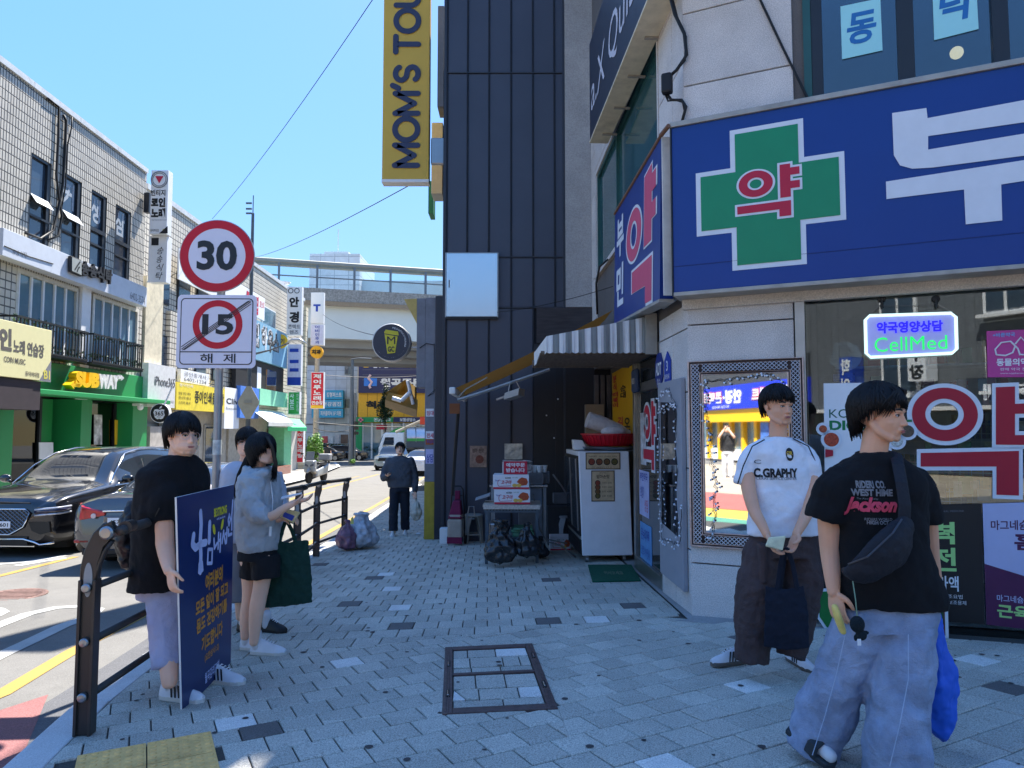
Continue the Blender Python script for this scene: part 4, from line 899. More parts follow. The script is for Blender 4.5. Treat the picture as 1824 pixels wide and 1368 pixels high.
# vertical burger sign
a,b = P(680,322,13.0),P(766,0,13.0); zt_ = b.z+1.5
mt_ = C('mustard_sign',205,168,62,rough=.45,var=.05,sc=1)
vs_ = thing('vertical_sign','tall mustard yellow vertical sign with navy letters reading upwards','sign',I4,(b.x,13.2,a.z))
MB().box(a.x,b.x,13.0,13.22,a.z+.03,zt_).obj('sign_box',mt_,vs_,bev=.01); MB().box(a.x-.004,b.x+.004,12.99,13.23,a.z-.03,a.z+.029).obj('end_cap',white,vs_,bev=.005)
zf = lambda v: P(720,v,13)[2]
lx0,lx1 = P(706,0,13).x,P(746,0,13).x; u_ = (zf(0)-zf(295))/7.02; arc = lambda cx,cy,rx,ry,a,b: [(cx+rx*math.cos(R(t)),cy+ry*math.sin(R(t))) for t in range(a,b+(1 if b > a else -1),15 if b > a else -15)]
Mm = [[(0,0),(0,1),(.42,.15),(.84,1),(.84,0)]]; Oo = [arc(.45,.5,.45,.5,0,360)]
ls = C('letter_navy',50,56,84,rough=.5); cur = 0
for w_,ps in ((.84,Mm),(.9,Oo),(.84,Mm),(.12,[[(.12,1.12),(.0,.86)]]),(.56,[arc(.28,.75,.28,.25,20,270)+arc(.28,.25,.28,.25,75,-160)[1:]]),(.2,[]),(.66,[[(0,1),(.66,1)],[(.33,1),(.33,0)]]),(.9,Oo),(.66,[[(0,1),(0,.33)]+arc(.33,.33,.33,.33,180,360)+[(.66,1)]]),(.7,[arc(.42,.5,.42,.5,50,310)])):
    m = MB()
    for pa in ps:
        Q = [(lx1-b*(lx1-lx0),zf(295)+(cur+a)*u_) for a,b in pa]; stroke(m,Q,.105,12.985)
        for k_,(x,z) in enumerate(Q): m.face([(x+.0525*math.cos(R(t)),12.9845-.0001*k_,z+.0525*math.sin(R(t))) for t in range(0,360,30)])
    if ps: m.obj('letter',ls,vs_)
    cur += w_+.22
m = MB(); q = P(767,243,13); q2_ = P(789,290,13); m.box(q.x,q2_.x+.02,13.05,13.15,q2_.z,q.z); m.obj('mounting_bracket',steel,vs_,bev=.02)
# cola-style round cafe sign
cst = P(697,610,15); r_ = 34.5*15/F_PX
rs = thing('round_cafe_sign','round charcoal coffee shop sign with a yellow paper cup emblem','sign',I4,(cst.x,15,cst.z-r_))
m = MB(); m.lathe([(r_,15.2),(r_,15.0),(r_*.96,14.98)],(cst.x,0,cst.z),40,'y'); m.obj('rim',C('rim_white',195,195,195,rough=.4),rs)
m = MB(); m.lathe([(.001,14.97),(r_*.94,14.97),(r_*.94,14.985)],(cst.x,0,cst.z),40,'y'); m.obj('face',C('cafe_charcoal',58,60,72,rough=.5),rs)
cy = C('cafe_yellow',205,195,55,rough=.5)
def rp_(pts): return [(cst.x+a*r_,cst.z+b*r_) for a,b in pts]
m = MB(); m.prism(rp_([(-.36,.52),(-.28,.66),(.36,.56),(.40,.36),(.30,.36),(-.34,.46)]),14.96,14.969); m.obj('cup_lid',cy,rs)
m = MB(); m.prism(rp_([(-.34,.42),(.34,.30),(.22,-.55),(-.18,-.60)]),14.96,14.969); m.obj('cup_body',cy,rs)
dkp = C('cafe_dark',50,52,60); text('M',dkp,rs,I4,cst.x-.2*r_,cst.z-.10*r_,.42*r_,.40*r_,14.955); text('GC',dkp,rs,I4,cst.x-.16*r_,cst.z-.50*r_,.34*r_,.28*r_,14.955,bold=.03)
for i,chx in enumerate('MEGAMGCCOFFEE'):
    an = R(82-i*8); text(chx,whiteprint,rs,I4,cst.x+.76*r_*math.cos(an)-.04*r_,cst.z+.76*r_*math.sin(an)-.05*r_,.08*r_,.10*r_,14.965)
for i,chx in enumerate('BIG SIZE BIG TASTE'):
    an = R(215+i*6.5); text(chx,greyprint,rs,I4,cst.x+.80*r_*math.cos(an)-.02*r_,cst.z+.80*r_*math.sin(an)-.02*r_,.04*r_,.05*r_,14.965)
m = MB(); m.cyl((cst.x+r_,15.1,cst.z-.1),(-1.3,15.1,cst.z-.1),.02,6); m.obj('bracket_arm',steel,rs)
# ================================================================== alley shop front: awnings, fridge, carts, boxes
# striped awning, mounted on the alley wall
z0a = CZ+138*7.35/F_PX; ax0,ax1,ay0,ay1 = .36,1.49,7.35,9.0
sa = thing('striped_awning','grey and white striped canvas awning low over the alley shop entrance','awning',I4,(1.0,8.2,z0a))
st1 = C('stripe_white',215,215,212,rough=.8,var=.06,dirt=.15); st2 = C('stripe_grey',128,132,130,rough=.8,var=.06,dirt=.15)
n = 17
def ztop(f): return z0a+.17+.22*f
for k in range(n):
    f0,f1 = k/n,(k+1)/n; xa0,xa1 = ax0+(ax1-ax0)*f0,ax0+(ax1-ax0)*f1; m = MB(); q = []
    for i in range(5):
        f = f0+(f1-f0)*i/4; x = ax0+(ax1-ax0)*f; wv = .008*math.sin(i*math.pi/2+k); q.append((x,ay0+wv,z0a-.012*math.sin(math.pi*(i/4))+.10*max(0,.12-f)/.12*0,x,ay0+wv*.3+.02,ztop(f)))
    vs = [(a,b,c) for a,b,c,*_ in q]+[(d,e,f_) for *_,d,e,f_ in q]+[(d,ay1,f_) for *_,d,e,f_ in q]
    m.add(vs,[(i,i+1,6+i,5+i) for i in range(4)]+[(5+i,6+i,11+i,10+i) for i in range(4)]); m.obj('canvas_stripe',st2 if k % 2 else st1,sa)
m = MB(); m.face([(ax0,ay0+.02,z0a),(ax0,ay0+.02,ztop(0)),(ax0-.08,ay1,ztop(0)-.0),(ax0-.08,ay1,z0a)]); m.obj('side_flap',st1,sa)
m = MB(); m.box(ax0-.06,ax1,ay0+.25,ay1,z0a-.005,z0a+.02); m.cyl((ax0-.1,ay1,z0a+.03),(ax1,ay1,z0a+.03),.05,10); m.cyl((ax0-.05,ay0+.25,z0a+.02),(ax1,ay0+.25,z0a+.02),.022,8); m.obj('underside_board',C('awning_under',105,92,80,rough=.8,var=.3,sc=4,stretch=(8,1,1)),sa)
m = MB(); m.box(ax1-.10,ax1+.02,ay0-.01,ay0+.015,z0a-.02,ztop(1)+.02); m.obj('end_gusset',C('gusset_grey',160,158,150,rough=.7,dirt=.3),sa)
# orange awning
oa = thing('orange_awning','orange canvas awning sloping down to the left under the striped one','awning',I4,(.3,10.2,1.9))
ocan = M('orange_canvas',lin((150,82,38)),rough=.8,var=.08)
b_ = ocan.node_tree.nodes['Principled BSDF']; b_.inputs['Emission Strength'].default_value = 0
tr = ocan.node_tree.nodes.new('ShaderNodeBsdfTranslucent'); tr.inputs[0].default_value = (.75,.28,.05,1); mxs = ocan.node_tree.nodes.new('ShaderNodeMixShader'); mxs.inputs[0].default_value = .3
on_ = ocan.node_tree.nodes['Material Output']; ocan.node_tree.links.new(b_.outputs[0],mxs.inputs[1]); ocan.node_tree.links.new(tr.outputs[0],mxs.inputs[2]); ocan.node_tree.links.new(mxs.outputs[0],on_.inputs[0])
A0,A1 = P(808,693,9.2),P(1092,552,9.2); m = MB(); vs = []
for j in range(9):
    y = 9.2+2.3*j/8
    for i in range(13):
        f = i/12; p = A0+(A1-A0)*f; vs.append((p.x-.06*(j/8)*(1-f),y,p.z-.03*math.sin(math.pi*f)+.008*math.sin(j*1.7)))
m.add(vs,[(j*13+i,j*13+i+1,j*13+i+14,j*13+i+13) for j in range(8) for i in range(12)]); m.obj('canvas',ocan,oa,smooth=True)
m = MB(); m.box(A0.x-.05,A0.x+.03,9.1,11.6,A0.z-.07,A0.z+.02); m.obj('front_bar',st1,oa,bev=.015)
m = MB(); m.tube([P(815,713,9.15),P(880,692,9.15),P(979,658,9.15)],.035,4,flat=.6); m.tube([P(815,709,9.25),P(830,693,9.25),P(868,672,9.25)],.010,5); m.obj('folding_arm',C('arm_grey',168,168,165,rough=.4,metal=.3),oa)
m = MB(); p = P(812,716,9.12); m.box(p.x-.08,p.x+.05,9.1,9.16,p.z-.15,p.z-.02); m.obj('valance_tip',C('valance_brown',120,70,38,rough=.8),oa)
m = MB(); m.tube([P(816,736,9.2),P(811,800,9.3),P(806,882,9.4)],.022,6); m.obj('support_pole',black,oa)
fl_ = thing('flood_lamp','small grey flood lamp hanging from the folding awning arm','lamp',I4,P(910,702,9.1))
m = MB(); m.hexa([P(897,712,9.0),P(923,704,9.0),P(934,706,9.4),P(908,714,9.4),P(899,700,9.0),P(925,691,9.0),P(935,693,9.4),P(909,702,9.4)]); m.obj('lamp_body',C('lamp_grey',175,172,165,rough=.4),fl_,bev=.006)
m = MB(); m.tube([P(905,700,9.1),P(909,680,9.1),P(919,678,9.1),P(926,692,9.1)],.006,5); m.tube([P(884,712,9.1),P(900,706,9.1)],.018,6); m.obj('lamp_bracket',steel,fl_)
# yellow menu banner and shop front in the recess
FR = frame(1.66,12.0,0,-90); yb = C('banner_yellow',225,175,30,rough=.55,var=.05)
t = thing('menu_banner','yellow snack menu banner with red and black letters deep in the recess','banner',FR,(1.2,0,1.0))
qx0,_ = on(FR,1092,700); qx1,_ = on(FR,1129,700); zb0,zb1 = on(FR,1110,792)[1],on(FR,1110,655)[1]
MB(FR).box(qx0,qx1,-.012,0,zb0,zb1).obj('sheet',yb,t)
for tx,mt,a,b,c,d in (('떡볶이',redprint,.03,.50,.32,.72),('순대',blackprint,.45,.60,.70,.78),('김밥',redprint,.30,.10,.55,.38),('오뎅',blackprint,.62,.08,.88,.36),('분식',redprint,.05,.74,.25,.96)):
    w = qx1-qx0; h = zb1-zb0
    for i,ch in enumerate(tx): text(ch,mt,t,FR,qx0+a*w,zb0+(b+(d-b)*(len(tx)-1-i)/len(tx))*h,(c-a)*w,(d-b)*h/len(tx)*.9,-.016,bold=.03)
m = MB(); 
for u,c in ((1062,0),(1073,0),(1084,0)): p = P(u,700,11.9); m.box(p.x-.035,p.x+.035,11.86,11.93,-.5,2.3)
t = m.obj('door_jambs',C('jamb_grey',95,92,92,rough=.5,var=.2)); tag(t,'grey metal door jambs in the shadow left of the yellow banner','door frame')
m = MB(); p = P(1046,718,11.8); m.box(p.x-.05,p.x+.25,11.6,11.75,1.0,1.8); tag(m.obj('meter_box',C('meter_beige',140,132,120,rough=.6)),'dim beige meter box on the wall above the fridge','box')
x,z = on(FS,1133,678,-.05); t = thing('round_badge','navy rounded shop badge beside the yellow banner','sign',FS,(x,-.05,z-.2)); MB(FS).box(x-.16,x+.1,-.08,-.02,z-.14,z+.14).obj('badge',C('badge_navy',40,60,95),t,bev=.03); text('NBOX',whiteprint,t,FS,x-.1,z-.04,.16,.07,-.083)
# fridge
FF = frame(.91,9.3,0,3.3); gf = G(1.2,9.5); W,Dp,zt = .66,1.2,1.105
fw_ = C('fridge_white',236,236,240,rough=.35,var=.04,dirt=.12)
f = thing('drinks_fridge','white drinks fridge on castors with two brown menus taped to its side','fridge',FF,(W/2,0,gf))
m = MB(FF); m.prism([(0,gf+.09),(W,gf+.09),(W-.04,zt),(-.045,zt)],0,Dp); m.obj('cabinet',fw_,f,bev=.012)
def lf(y,z,o=.004): k = (z-(gf+.09))/(zt-gf-.09); return (-.045*k-o,y,z)     # point on the slanted left face
def lq(y0,y1,za,zb__,o,name,mat): m = MB(FF); m.hexa([lf(y0,za,0),lf(y1,za,0),lf(y1,za,o),lf(y0,za,o),lf(y0,zb__,0),lf(y1,zb__,0),lf(y1,zb__,o),lf(y0,zb__,o)]); return m.obj(name,mat,f)
lq(.02,Dp-.02,gf+.34,zt-.06,.02,'door_surround',black)
for a,b in ((.06,.57),(.62,1.14)):
    lq(a,b,gf+.40,zt-.10,.026,'glass_door',M('fridge_glass',(.05,.06,.07),rough=.08,spec=.8,var=.3,sc=3)); lq(a+.02,a+.05,gf+.40,zt-.10,.036,'door_handle',steel)
lq(.02,Dp-.02,gf+.30,gf+.335,.02,'trim_strip',alu); lq(.02,Dp-.02,gf+.10,gf+.29,.016,'vent_grille',black)
for k in range(5): lq(.05,Dp-.05,gf+.12+k*.032,gf+.13+k*.032,.022,'vent_slat',darkmetal)
for x in (.07,W-.10):
    for y in (.08,Dp-.1): m = MB(FF); m.cyl((x-.02,y,gf+.035),(x+.02,y,gf+.035),.035,12); m.box(x-.022,x+.022,y-.02,y+.02,gf+.04,gf+.095); m.obj('castor',steel,f)
paper = C('menu_paper',198,172,136,rough=.6,var=.22,sc=12,dirt=.2); dkb = C('menu_brown',62,40,30,rough=.6,var=.2)
for lb,(u0,v0,u1,v1),rows in (('wide brown menu with four round dishes taped high on the white fridge',(1043,806,1105,836),0),('tall brown menu with a column of dishes taped on the white fridge',(1053,838,1095,893),1)):
    x0,z1 = on(FF,u0,v0); x1,z0 = on(FF,u1,v1); t = thing('menu_sheet',lb,'menu',FF,((x0+x1)/2,0,z0)); w,h = x1-x0,z1-z0
    MB(FF).box(x0,x1,-.006,-.002,z0,z1).obj('sheet',dkb,t); MB(FF).box(x0+.012,x1-.012,-.008,-.0062,z0+.012,z1-.012).obj('print',paper,t)
    for k in range(4):
        cx,cz = (x0+w*(.17+.22*k),z0+h*.45) if not rows else (x0+w*.27,z0+h*(.60-.14*k)); r = .045 if not rows else .036
        m = MB(FF); m.lathe([(.001,-.012),(r,-.012),(r,-.009)],(cx,0,cz),18,'y'); m.obj('dish_bowl',blackprint,t); m = MB(FF); m.lathe([(.001,-.014),(r*.78,-.014),(r*.8,-.0125)],(cx,0,cz),16,'y'); m.obj('dish_food',C('dish_food%d' % k,140-k*15,60+k*8,40,var=.5,sc=60),t)
        if rows: text(['어묵탕  8,000','떡볶이  5,000','순대  6,000','김밥  4,000'][k],dkb,t,FF,x0+w*.45,cz-.012,w*.42,.025,-.0095)
    if rows: text('엄마손맛',dkb,t,FF,x0+w*.22,z0+h*.74,w*.56,h*.12,-.0095,bold=.02); text('분식 메뉴',dkb,t,FF,x0+w*.35,z0+h*.90,w*.3,h*.05,-.0095)
    else: text('세트메뉴',paper,t,FF,x0+w*.36,z0+h*.86,w*.28,h*.10,-.0085); text('매콤떡볶이 · 김치전 · 순대볶음 · 어묵탕',dkb,t,FF,x0+w*.1,z0+h*.73,w*.8,h*.08,-.0095); text('1인분 5,000원부터 포장 됩니다',dkb,t,FF,x0+w*.15,z0+h*.08,w*.7,h*.09,-.0095)
# things on the fridge
rb = C('basin_red',185,25,45,rough=.35,var=.05); cx,cy = 1.33,9.75
t = thing('red_basin','big red plastic basin on top of the white fridge','basin',I4,(cx,cy,zt+.06)); m = MB()
pr = [(.30,.0),(.34,.03),(.40,.15),(.425,.155),(.425,.17),(.39,.17),(.33,.04),(.01,.03)]
m.lathe([(r*.92,h+zt+.06) for r,h in pr],(cx,cy,0),40); m.obj('bowl',rb,t,smooth='auto')
m = MB(); 
for k in range(40): a = 2*math.pi*k/40; m.cyl((cx+.315*math.cos(a),cy+.315*math.sin(a),zt+.09),(cx+.37*math.cos(a),cy+.37*math.sin(a),zt+.21),.006,4)
m.obj('ribs',rb,t)
m = MB(); m.lathe([(.36,zt+.004),(.40,zt+.03),(.41,zt+.055),(.38,zt+.05),(.01,zt+.03)],(cx,cy,0),32); m.box(.95,1.6,9.4,10.3,zt+.002,zt+.006); tag(m.obj('metal_trays',steel,smooth='auto'),'stacked steel trays between the fridge top and the red basin','tray')
m = MB(); m.tube([(cx-.30,cy-.05,zt+.42),(cx-.15,cy-.03,zt+.37),(cx+.12,cy,zt+.27),(cx+.28,cy+.02,zt+.22)],.1,16,rs=[.11,.115,.10,.05]); m.ball((cx+.05,cy-.1,zt+.25),.12,12,8,(1.5,.8,.7)); 
tag(m.obj('plastic_roll',M('film_white',(.62,.62,.66),rough=.3,var=.15,sc=20,bump=.8,bsc=14),smooth='auto'),'crumpled clear plastic bag roll lying in the red basin','plastic bag')
m = MB(); m.hexa([(.83,9.6,zt+.01),(1.02,9.6,zt+.01),(1.02,9.8,zt+.01),(.83,9.8,zt+.01),(.82,9.6,zt+.15),(.95,9.6,zt+.14),(.95,9.8,zt+.14),(.82,9.8,zt+.15)]); tag(m.obj('paper_box',white,bev=.01),'small white folded paper box on the left of the fridge top','box')
# metal cart
FC = frame(P(864,900,9.4).x,9.4,0,-1.5); gc = G(0,9.5); CW,CD,ct = .70,.55,P(864,899,9.4).z
ga = C('angle_iron',78,92,105,rough=.45,metal=.4,var=.15)
c = thing('work_cart','blue grey angle iron work cart covered in newspaper','cart',FC,(CW/2,0,gc)); m = MB(FC)
for x in (0,CW-.04):
    for y in (0,CD-.04):
        m2 = MB(FC); m2.box(x,x+.04,y,y+.004,gc,ct-.03); m2.box(x if x == 0 else x+.036,(x if x == 0 else x+.036)+.004,y,y+.04,gc,ct-.03); m2.obj('leg',ga,c)
m.box(-.01,CW+.01,-.012,-.001,ct-.10,ct-.035); m.box(-.01,CW+.01,CD,CD+.01,ct-.10,ct-.035); m.box(-.012,-.002,0,CD,ct-.10,ct-.035); m.box(CW+.002,CW+.012,0,CD,ct-.10,ct-.035); m.obj('rail',ga,c)
m = MB(FC)
for k in range(16): m.lathe([(.009,-.0135),(.009,-.0125)],(.03+k*.042,0,ct-.067),8,'y')
m.obj('punched_holes',black,c)
m = MB(FC); m.box(-.03,CW+.03,-.03,CD+.03,ct-.03,ct); m.obj('top_board',C('newspaper',178,165,152,rough=.85,var=.3,sc=25),c)
MB(FC).box(0.01,CW-.01,.01,CD-.01,gc+.32,gc+.34).obj('shelf',ga,c); m = MB(FC); m.box(-.02,CW+.02,-.036,-.0305,ct-.055,ct-.003); m.obj('paper_edge',C('newsprint_edge',190,180,170,var=.4,sc=60),c)
m = MB(FC); m.box(.05,.30,.05,.45,gc+.345,gc+.52); tag(m.obj('steel_pan',steel,bev=.02),'grey steel pan on the lower shelf of the cart','pan')
m = MB(FC); m.box(.36,.64,.06,.4,gc+.345,gc+.39); m.box(.34,.62,.08,.4,gc+.395,gc+.43); m.box(.37,.62,.05,.4,gc+.435,gc+.455); tag(m.obj('tray_stack',C('tray_green',90,140,110,var=.3,sc=8)),'greenish packs stacked on the lower shelf of the cart','packs')
# potato cartons
cw = C('carton_white',222,222,228,rough=.55,var=.03); sp_ = C('sweetpotato',175,75,40,rough=.6,var=.3,sc=30); sp2 = C('sweet_yellow',225,185,90,rough=.6,var=.1)
def carton(fm,x0,y0,z0,w,d,h,lb):
    t = thing('produce_carton',lb,'carton',fm,(x0+w/2,y0,z0),'sweet potato cartons'); MB(fm).box(x0,x0+w,y0,y0+d,z0,z0+h).obj('carton',cw,t,bev=.004)
    MB(fm).box(x0+.002,x0+w-.002,y0-.003,y0-.0005,z0+.003,z0+h*.14).obj('red_band',redprint,t)
    text('고구마',redprint,t,fm,x0+w*.22,z0+h*.34,w*.30,h*.28,y0-.004,bold=.02,shear=.15); text('베니하루카',blackprint,t,fm,x0+w*.34,z0+h*.70,w*.16,h*.14,y0-.004,bold=.02); text('당도선별',C('carton_green',30,120,60),t,fm,x0+w*.54,z0+h*.76,w*.14,h*.09,y0-.004); text('Natural',blueprint,t,fm,x0+w*.05,z0+h*.55,w*.12,h*.12,y0-.004,shear=.3)
    m = MB(fm); stroke(m,[(x0+w*(.18+.05*math.cos(R(a))),z0+h*(.42+.22*math.sin(R(a)))) for a in range(60,300,20)]+[(x0+w*.50,z0+h*.24)],.006,y0-.004); m.obj('swoosh',redprint,t)
    m = MB(fm); m.prism([(x0+w*.66,z0+h*.50),(x0+w*.72,z0+h*.70),(x0+w*.80,z0+h*.82),(x0+w*.93,z0+h*.74),(x0+w*.97,z0+h*.50),(x0+w*.93,z0+h*.30),(x0+w*.80,z0+h*.25)],y0-.004,y0-.001); m.obj('potato_picture',sp_,t)
    m = MB(fm)
    for q in (.60,.72): m.prism([(x0+w*q+w*.07*math.cos(R(a)),z0+h*.27+h*.12*math.sin(R(a))) for a in range(0,360,30)],y0-.0065,y0-.0042)
    m.obj('slice_picture',sp2,t); return t
zz0 = ct+.003; x0 = on(FC,880,880)[0]
carton(FC,x0,.02,zz0,.475,.36,.195,'lower sweet potato carton of the two stacked on the cart'); carton(FC,x0-.015,.02,zz0+.197,.475,.36,.19,'upper sweet potato carton of the two stacked on the cart')
carton(I4,P(980,950,10.6).x,10.6,G(.6,10.7),.30,.3,.2,'lone sweet potato carton on the ground behind the fridge')
m = MB(FC); z1 = zz0+.389; a = on(FC,897,830)[0]; b = on(FC,939,830)[0]; t = thing('order_sign','red order sign with white Korean letters standing on the cartons','sign',FC,((a+b)/2,.1,z1))
MB(FC).box(a,b,.10,.11,z1,z1+.17).obj('sheet',redprint,t); text('예약주문',whiteprint,t,FC,a+.03,z1+.095,b-a-.06,.055,.097,bold=.03); text('받습니다',whiteprint,t,FC,a+.03,z1+.025,b-a-.06,.055,.097,bold=.03)
m = MB(FC); m.box(a-.02,a-.003,.10,.30,z1,z1+.16); m.hexa([(a-.02,.12,z1+.171),(b+.07,.12,z1+.171),(b+.07,.45,z1+.1),(a-.02,.45,z1+.171),(a-.02,.12,z1+.176),(b+.02,.12,z1+.18),(b+.07,.45,z1+.15),(a-.02,.45,z1+.176)]); m.obj('clear_cover',M('film_clear',(.55,.56,.58),rough=.25,var=.2,sc=10,bump=.6,bsc=20),t)
a = on(FD,899,800)[0]; t = thing('framed_notice','crinkled silver plastic sleeve hanging on the dark wall above the cartons','notice',FD,(a+.15,-.05,Z(818)))
MB(FD).box(X(899),X(930),-.06,-.045,Z(818),Z(790)).obj('sleeve',M('sleeve',(.42,.44,.42),rough=.2,var=.4,sc=9,metal=.3,bump=.9,bsc=12),t)
# second table with baskets
FT = frame(P(905,865,10.1).x,10.1,0,0); tt = P(905,864,10.1).z; gt = G(.2,10.3)
t = thing('side_table','steel topped table standing behind the cart against the dark wall','table',FT,(.3,0,gt)); MB(FT).box(-.26,.56,0,.6,tt-.03,tt).obj('tabletop',steel,t,bev=.004)
for x in (-.24,.50):
    for y in (.02,.54): MB(FT).box(x,x+.04,y,y+.04,gt,tt-.032).obj('leg',C('leg_greywhite',150,152,156),t)
MB(FT).box(.15,.48,.06,.5,gt+.05,tt-.04).obj('cabinet',C('cab_dim',125,132,145,var=.15),t)
bk = C('basket_grey',120,124,132,rough=.5)
for k,(x0,x1,y) in enumerate(((.26,.50,.05),(.42,.60,.25))):
    t = thing('plastic_basket',['grey slotted plastic basket at the front corner of the steel table','grey slotted plastic basket at the back of the steel table'][k],'basket',FT,((x0+x1)/2,y,tt)); m = MB(FT)
    m.box(x0,x1,y,y+.008,tt,tt+.03); m.box(x0,x1,y,y+.008,tt+.15,tt+.17); m.box(x0,x1,y+.2,y+.208,tt,tt+.17); m.box(x0,x0+.008,y,y+.2,tt,tt+.17); m.box(x1-.008,x1,y,y+.2,tt,tt+.17); m.box(x0,x1,y,y+.2,tt,tt+.006)
    q = x0
    while q < x1-.01: m.box(q,q+.011,y,y+.007,tt+.03,tt+.15); q += .022
    for q in (.07,.11): m.box(x0,x1,y+.001,y+.006,tt+q,tt+q+.008)
    m.obj('slotted_wall',bk,t)
for k in range(4): m = MB(FT); m.lathe([(.03,tt+.17),(.045,tt+.27),(.04,tt+.27),(.01,tt+.18)],(.31+k*.07,.1+.04*(k % 2),0),12); tag(m.obj('paper_cup_stack',white,smooth='auto'),['leftmost','second from left','third from left','rightmost'][k]+' of the white paper cups standing in the grey basket','cup','white cups in the grey baskets')
# plastic bags (black), hanging on the cart front
bagm = M('bag_black',(.018,.019,.022),rough=.22,spec=.7,var=.2,sc=9,bump=1,bsc=9)
ctex = bpy.data.textures.new('crumple','VORONOI'); ctex.noise_scale = .09; ctex.distance_metric = 'DISTANCE'
def crumple(name,mat,label,cat,c,sx,sy,sz,seed,neck=.35,amp=.16,fm=I4,tilt=0,N=36,Mr=26,ridge=9,par=None):
    """a tied, crumpled bag: folds radiate from the neck"""
    vs = []; o = Vector((seed*3.1,seed*1.7,0)); PR = [0,.6,.88,.98,1,.97,.90,.81,.71,.60,.48,.37,neck*.8,neck*.6,neck*.95] if mat.name == 'bag_black' else [0,.55,.85,.97,1,1,.97,.93,.86,.76,.62,.46,neck*.8,neck*.6,neck*.9]
    for j in range(Mr+1):
        f = j/Mr; prof = (math.sin(math.pi*min(1,f*.62+.04))**.7 if f < .80 else 0)
        rad = PR[min(14,int(f*14))]
        r2 = PR[min(14,int(f*14)+1)]; rad = rad+(r2-rad)*(f*14-int(f*14))
        for i in range(N):
            a = 2*math.pi*i/N; fold = noise.noise(Vector((math.cos(a)*1.6,math.sin(a)*1.6,f*1.1))*1.4+o)*amp*1.6+math.sin(a*ridge+seed+f*3)*amp*.28*(.3+f)+noise.noise(Vector((math.cos(a)*3,math.sin(a)*3,f*5))+o)*amp*.7
            r = rad*(1+fold); vs.append((c[0]+math.cos(a)*r*sx+tilt*f*sz,c[1]+math.sin(a)*r*sy,c[2]+f*sz+noise.noise(Vector((a,f*3,seed)))*.015))
    fs = [(j*N+i,j*N+(i+1) % N,(j+1)*N+(i+1) % N,(j+1)*N+i) for j in range(Mr) for i in range(N)]+[tuple(range(Mr*N,Mr*N+N))]
    o_ = OB(name,vs,fs,mat,par,fm,smooth=True); tt = tag(o_) and o_.modifiers.new('folds','DISPLACE'); tt.texture = ctex; tt.strength = .05*min(1,sz*2)*(amp/.2)**.5; tt.mid_level = .5; sm = o_.modifiers.new('fine','SUBSURF'); sm.levels = sm.render_levels = 1; o_.modifiers.move(1,0)
    if label: tag(o_,label,cat)
    return o_
p = gnd(888,1008); crumple('black_bag',bagm,'larger crumpled black plastic bag hanging at the left of the cart','plastic bag',(p.x+.02,9.15,P(888,1006,9.15).z),.20,.12,.56,2,.5,.30,ridge=7)
crumple('black_bag',bagm,'smaller crumpled black plastic bag hanging at the right of the cart','plastic bag',(P(938,990,9.2).x,9.2,P(938,994,9.2).z),.165,.10,.44,5,.35,.28,ridge=6)
crumple('small_dark_bag',bagm,'small dark bag slumped at the right foot of the cart','plastic bag',(P(963,990,9.7).x,9.8,G(.3,9.8)),.10,.10,.30,8,.5,.3)
# stool
def stool(fm,x,y,g,s,lb,mat):
    t = thing('plastic_stool',lb,'stool',fm,(x,y,g),'plastic stools'); h = .46*s; r0,r1 = .135*s,.19*s
    m = MB(fm); m.lathe([(.001,g+h-.02),(r0*1.12,g+h-.035),(r0*1.15,g+h-.01),(r0*1.05,g+h),(.001,g+h+.002)],(x,y,0),24); m.obj('seat',mat,t,smooth='auto')
    for k in range(4):
        a = R(45+90*k+12); c_,s_ = math.cos(a),math.sin(a); tx,ty = -s_,c_; m = MB(fm); q = []
        for zz_,rr_,ww in ((h-.025,r0,.10),(h*.55,(r0+r1)/2,.052),(0,r1,.045)):
            ww *= s*.5+.2*s
            q += [(x+c_*rr_+tx*ww,y+s_*rr_+ty*ww,g+zz_),(x+c_*rr_-tx*ww,y+s_*rr_-ty*ww,g+zz_),(x+c_*(rr_-.012)-tx*ww,y+s_*(rr_-.012)-ty*ww,g+zz_),(x+c_*(rr_-.012)+tx*ww,y+s_*(rr_-.012)+ty*ww,g+zz_)]
        m.add(q,[(i,(i+1) % 4,4+(i+1) % 4,4+i) for i in range(4)]+[(4+i,4+(i+1) % 4,8+(i+1) % 4,8+i) for i in range(4)]+[(0,3,2,1),(8,9,10,11)]); m.obj('leg',mat,t)
    m = MB(fm); m.tube([(x+(r0+r1)/2*math.cos(R(45+90*k+12)),y+(r0+r1)/2*math.sin(R(45+90*k+12)),g+h*.30) for k in range(5)],.014,4); m.obj('brace',mat,t)
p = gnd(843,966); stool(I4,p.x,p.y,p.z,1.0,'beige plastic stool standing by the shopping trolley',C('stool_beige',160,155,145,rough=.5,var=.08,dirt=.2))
p = gnd(1003,955); stool(I4,p.x-.03,11.3,G(.7,11.3),1.0,'grey plastic stool deep in the shade behind the fridge',C('stool_grey',130,132,140,rough=.5))
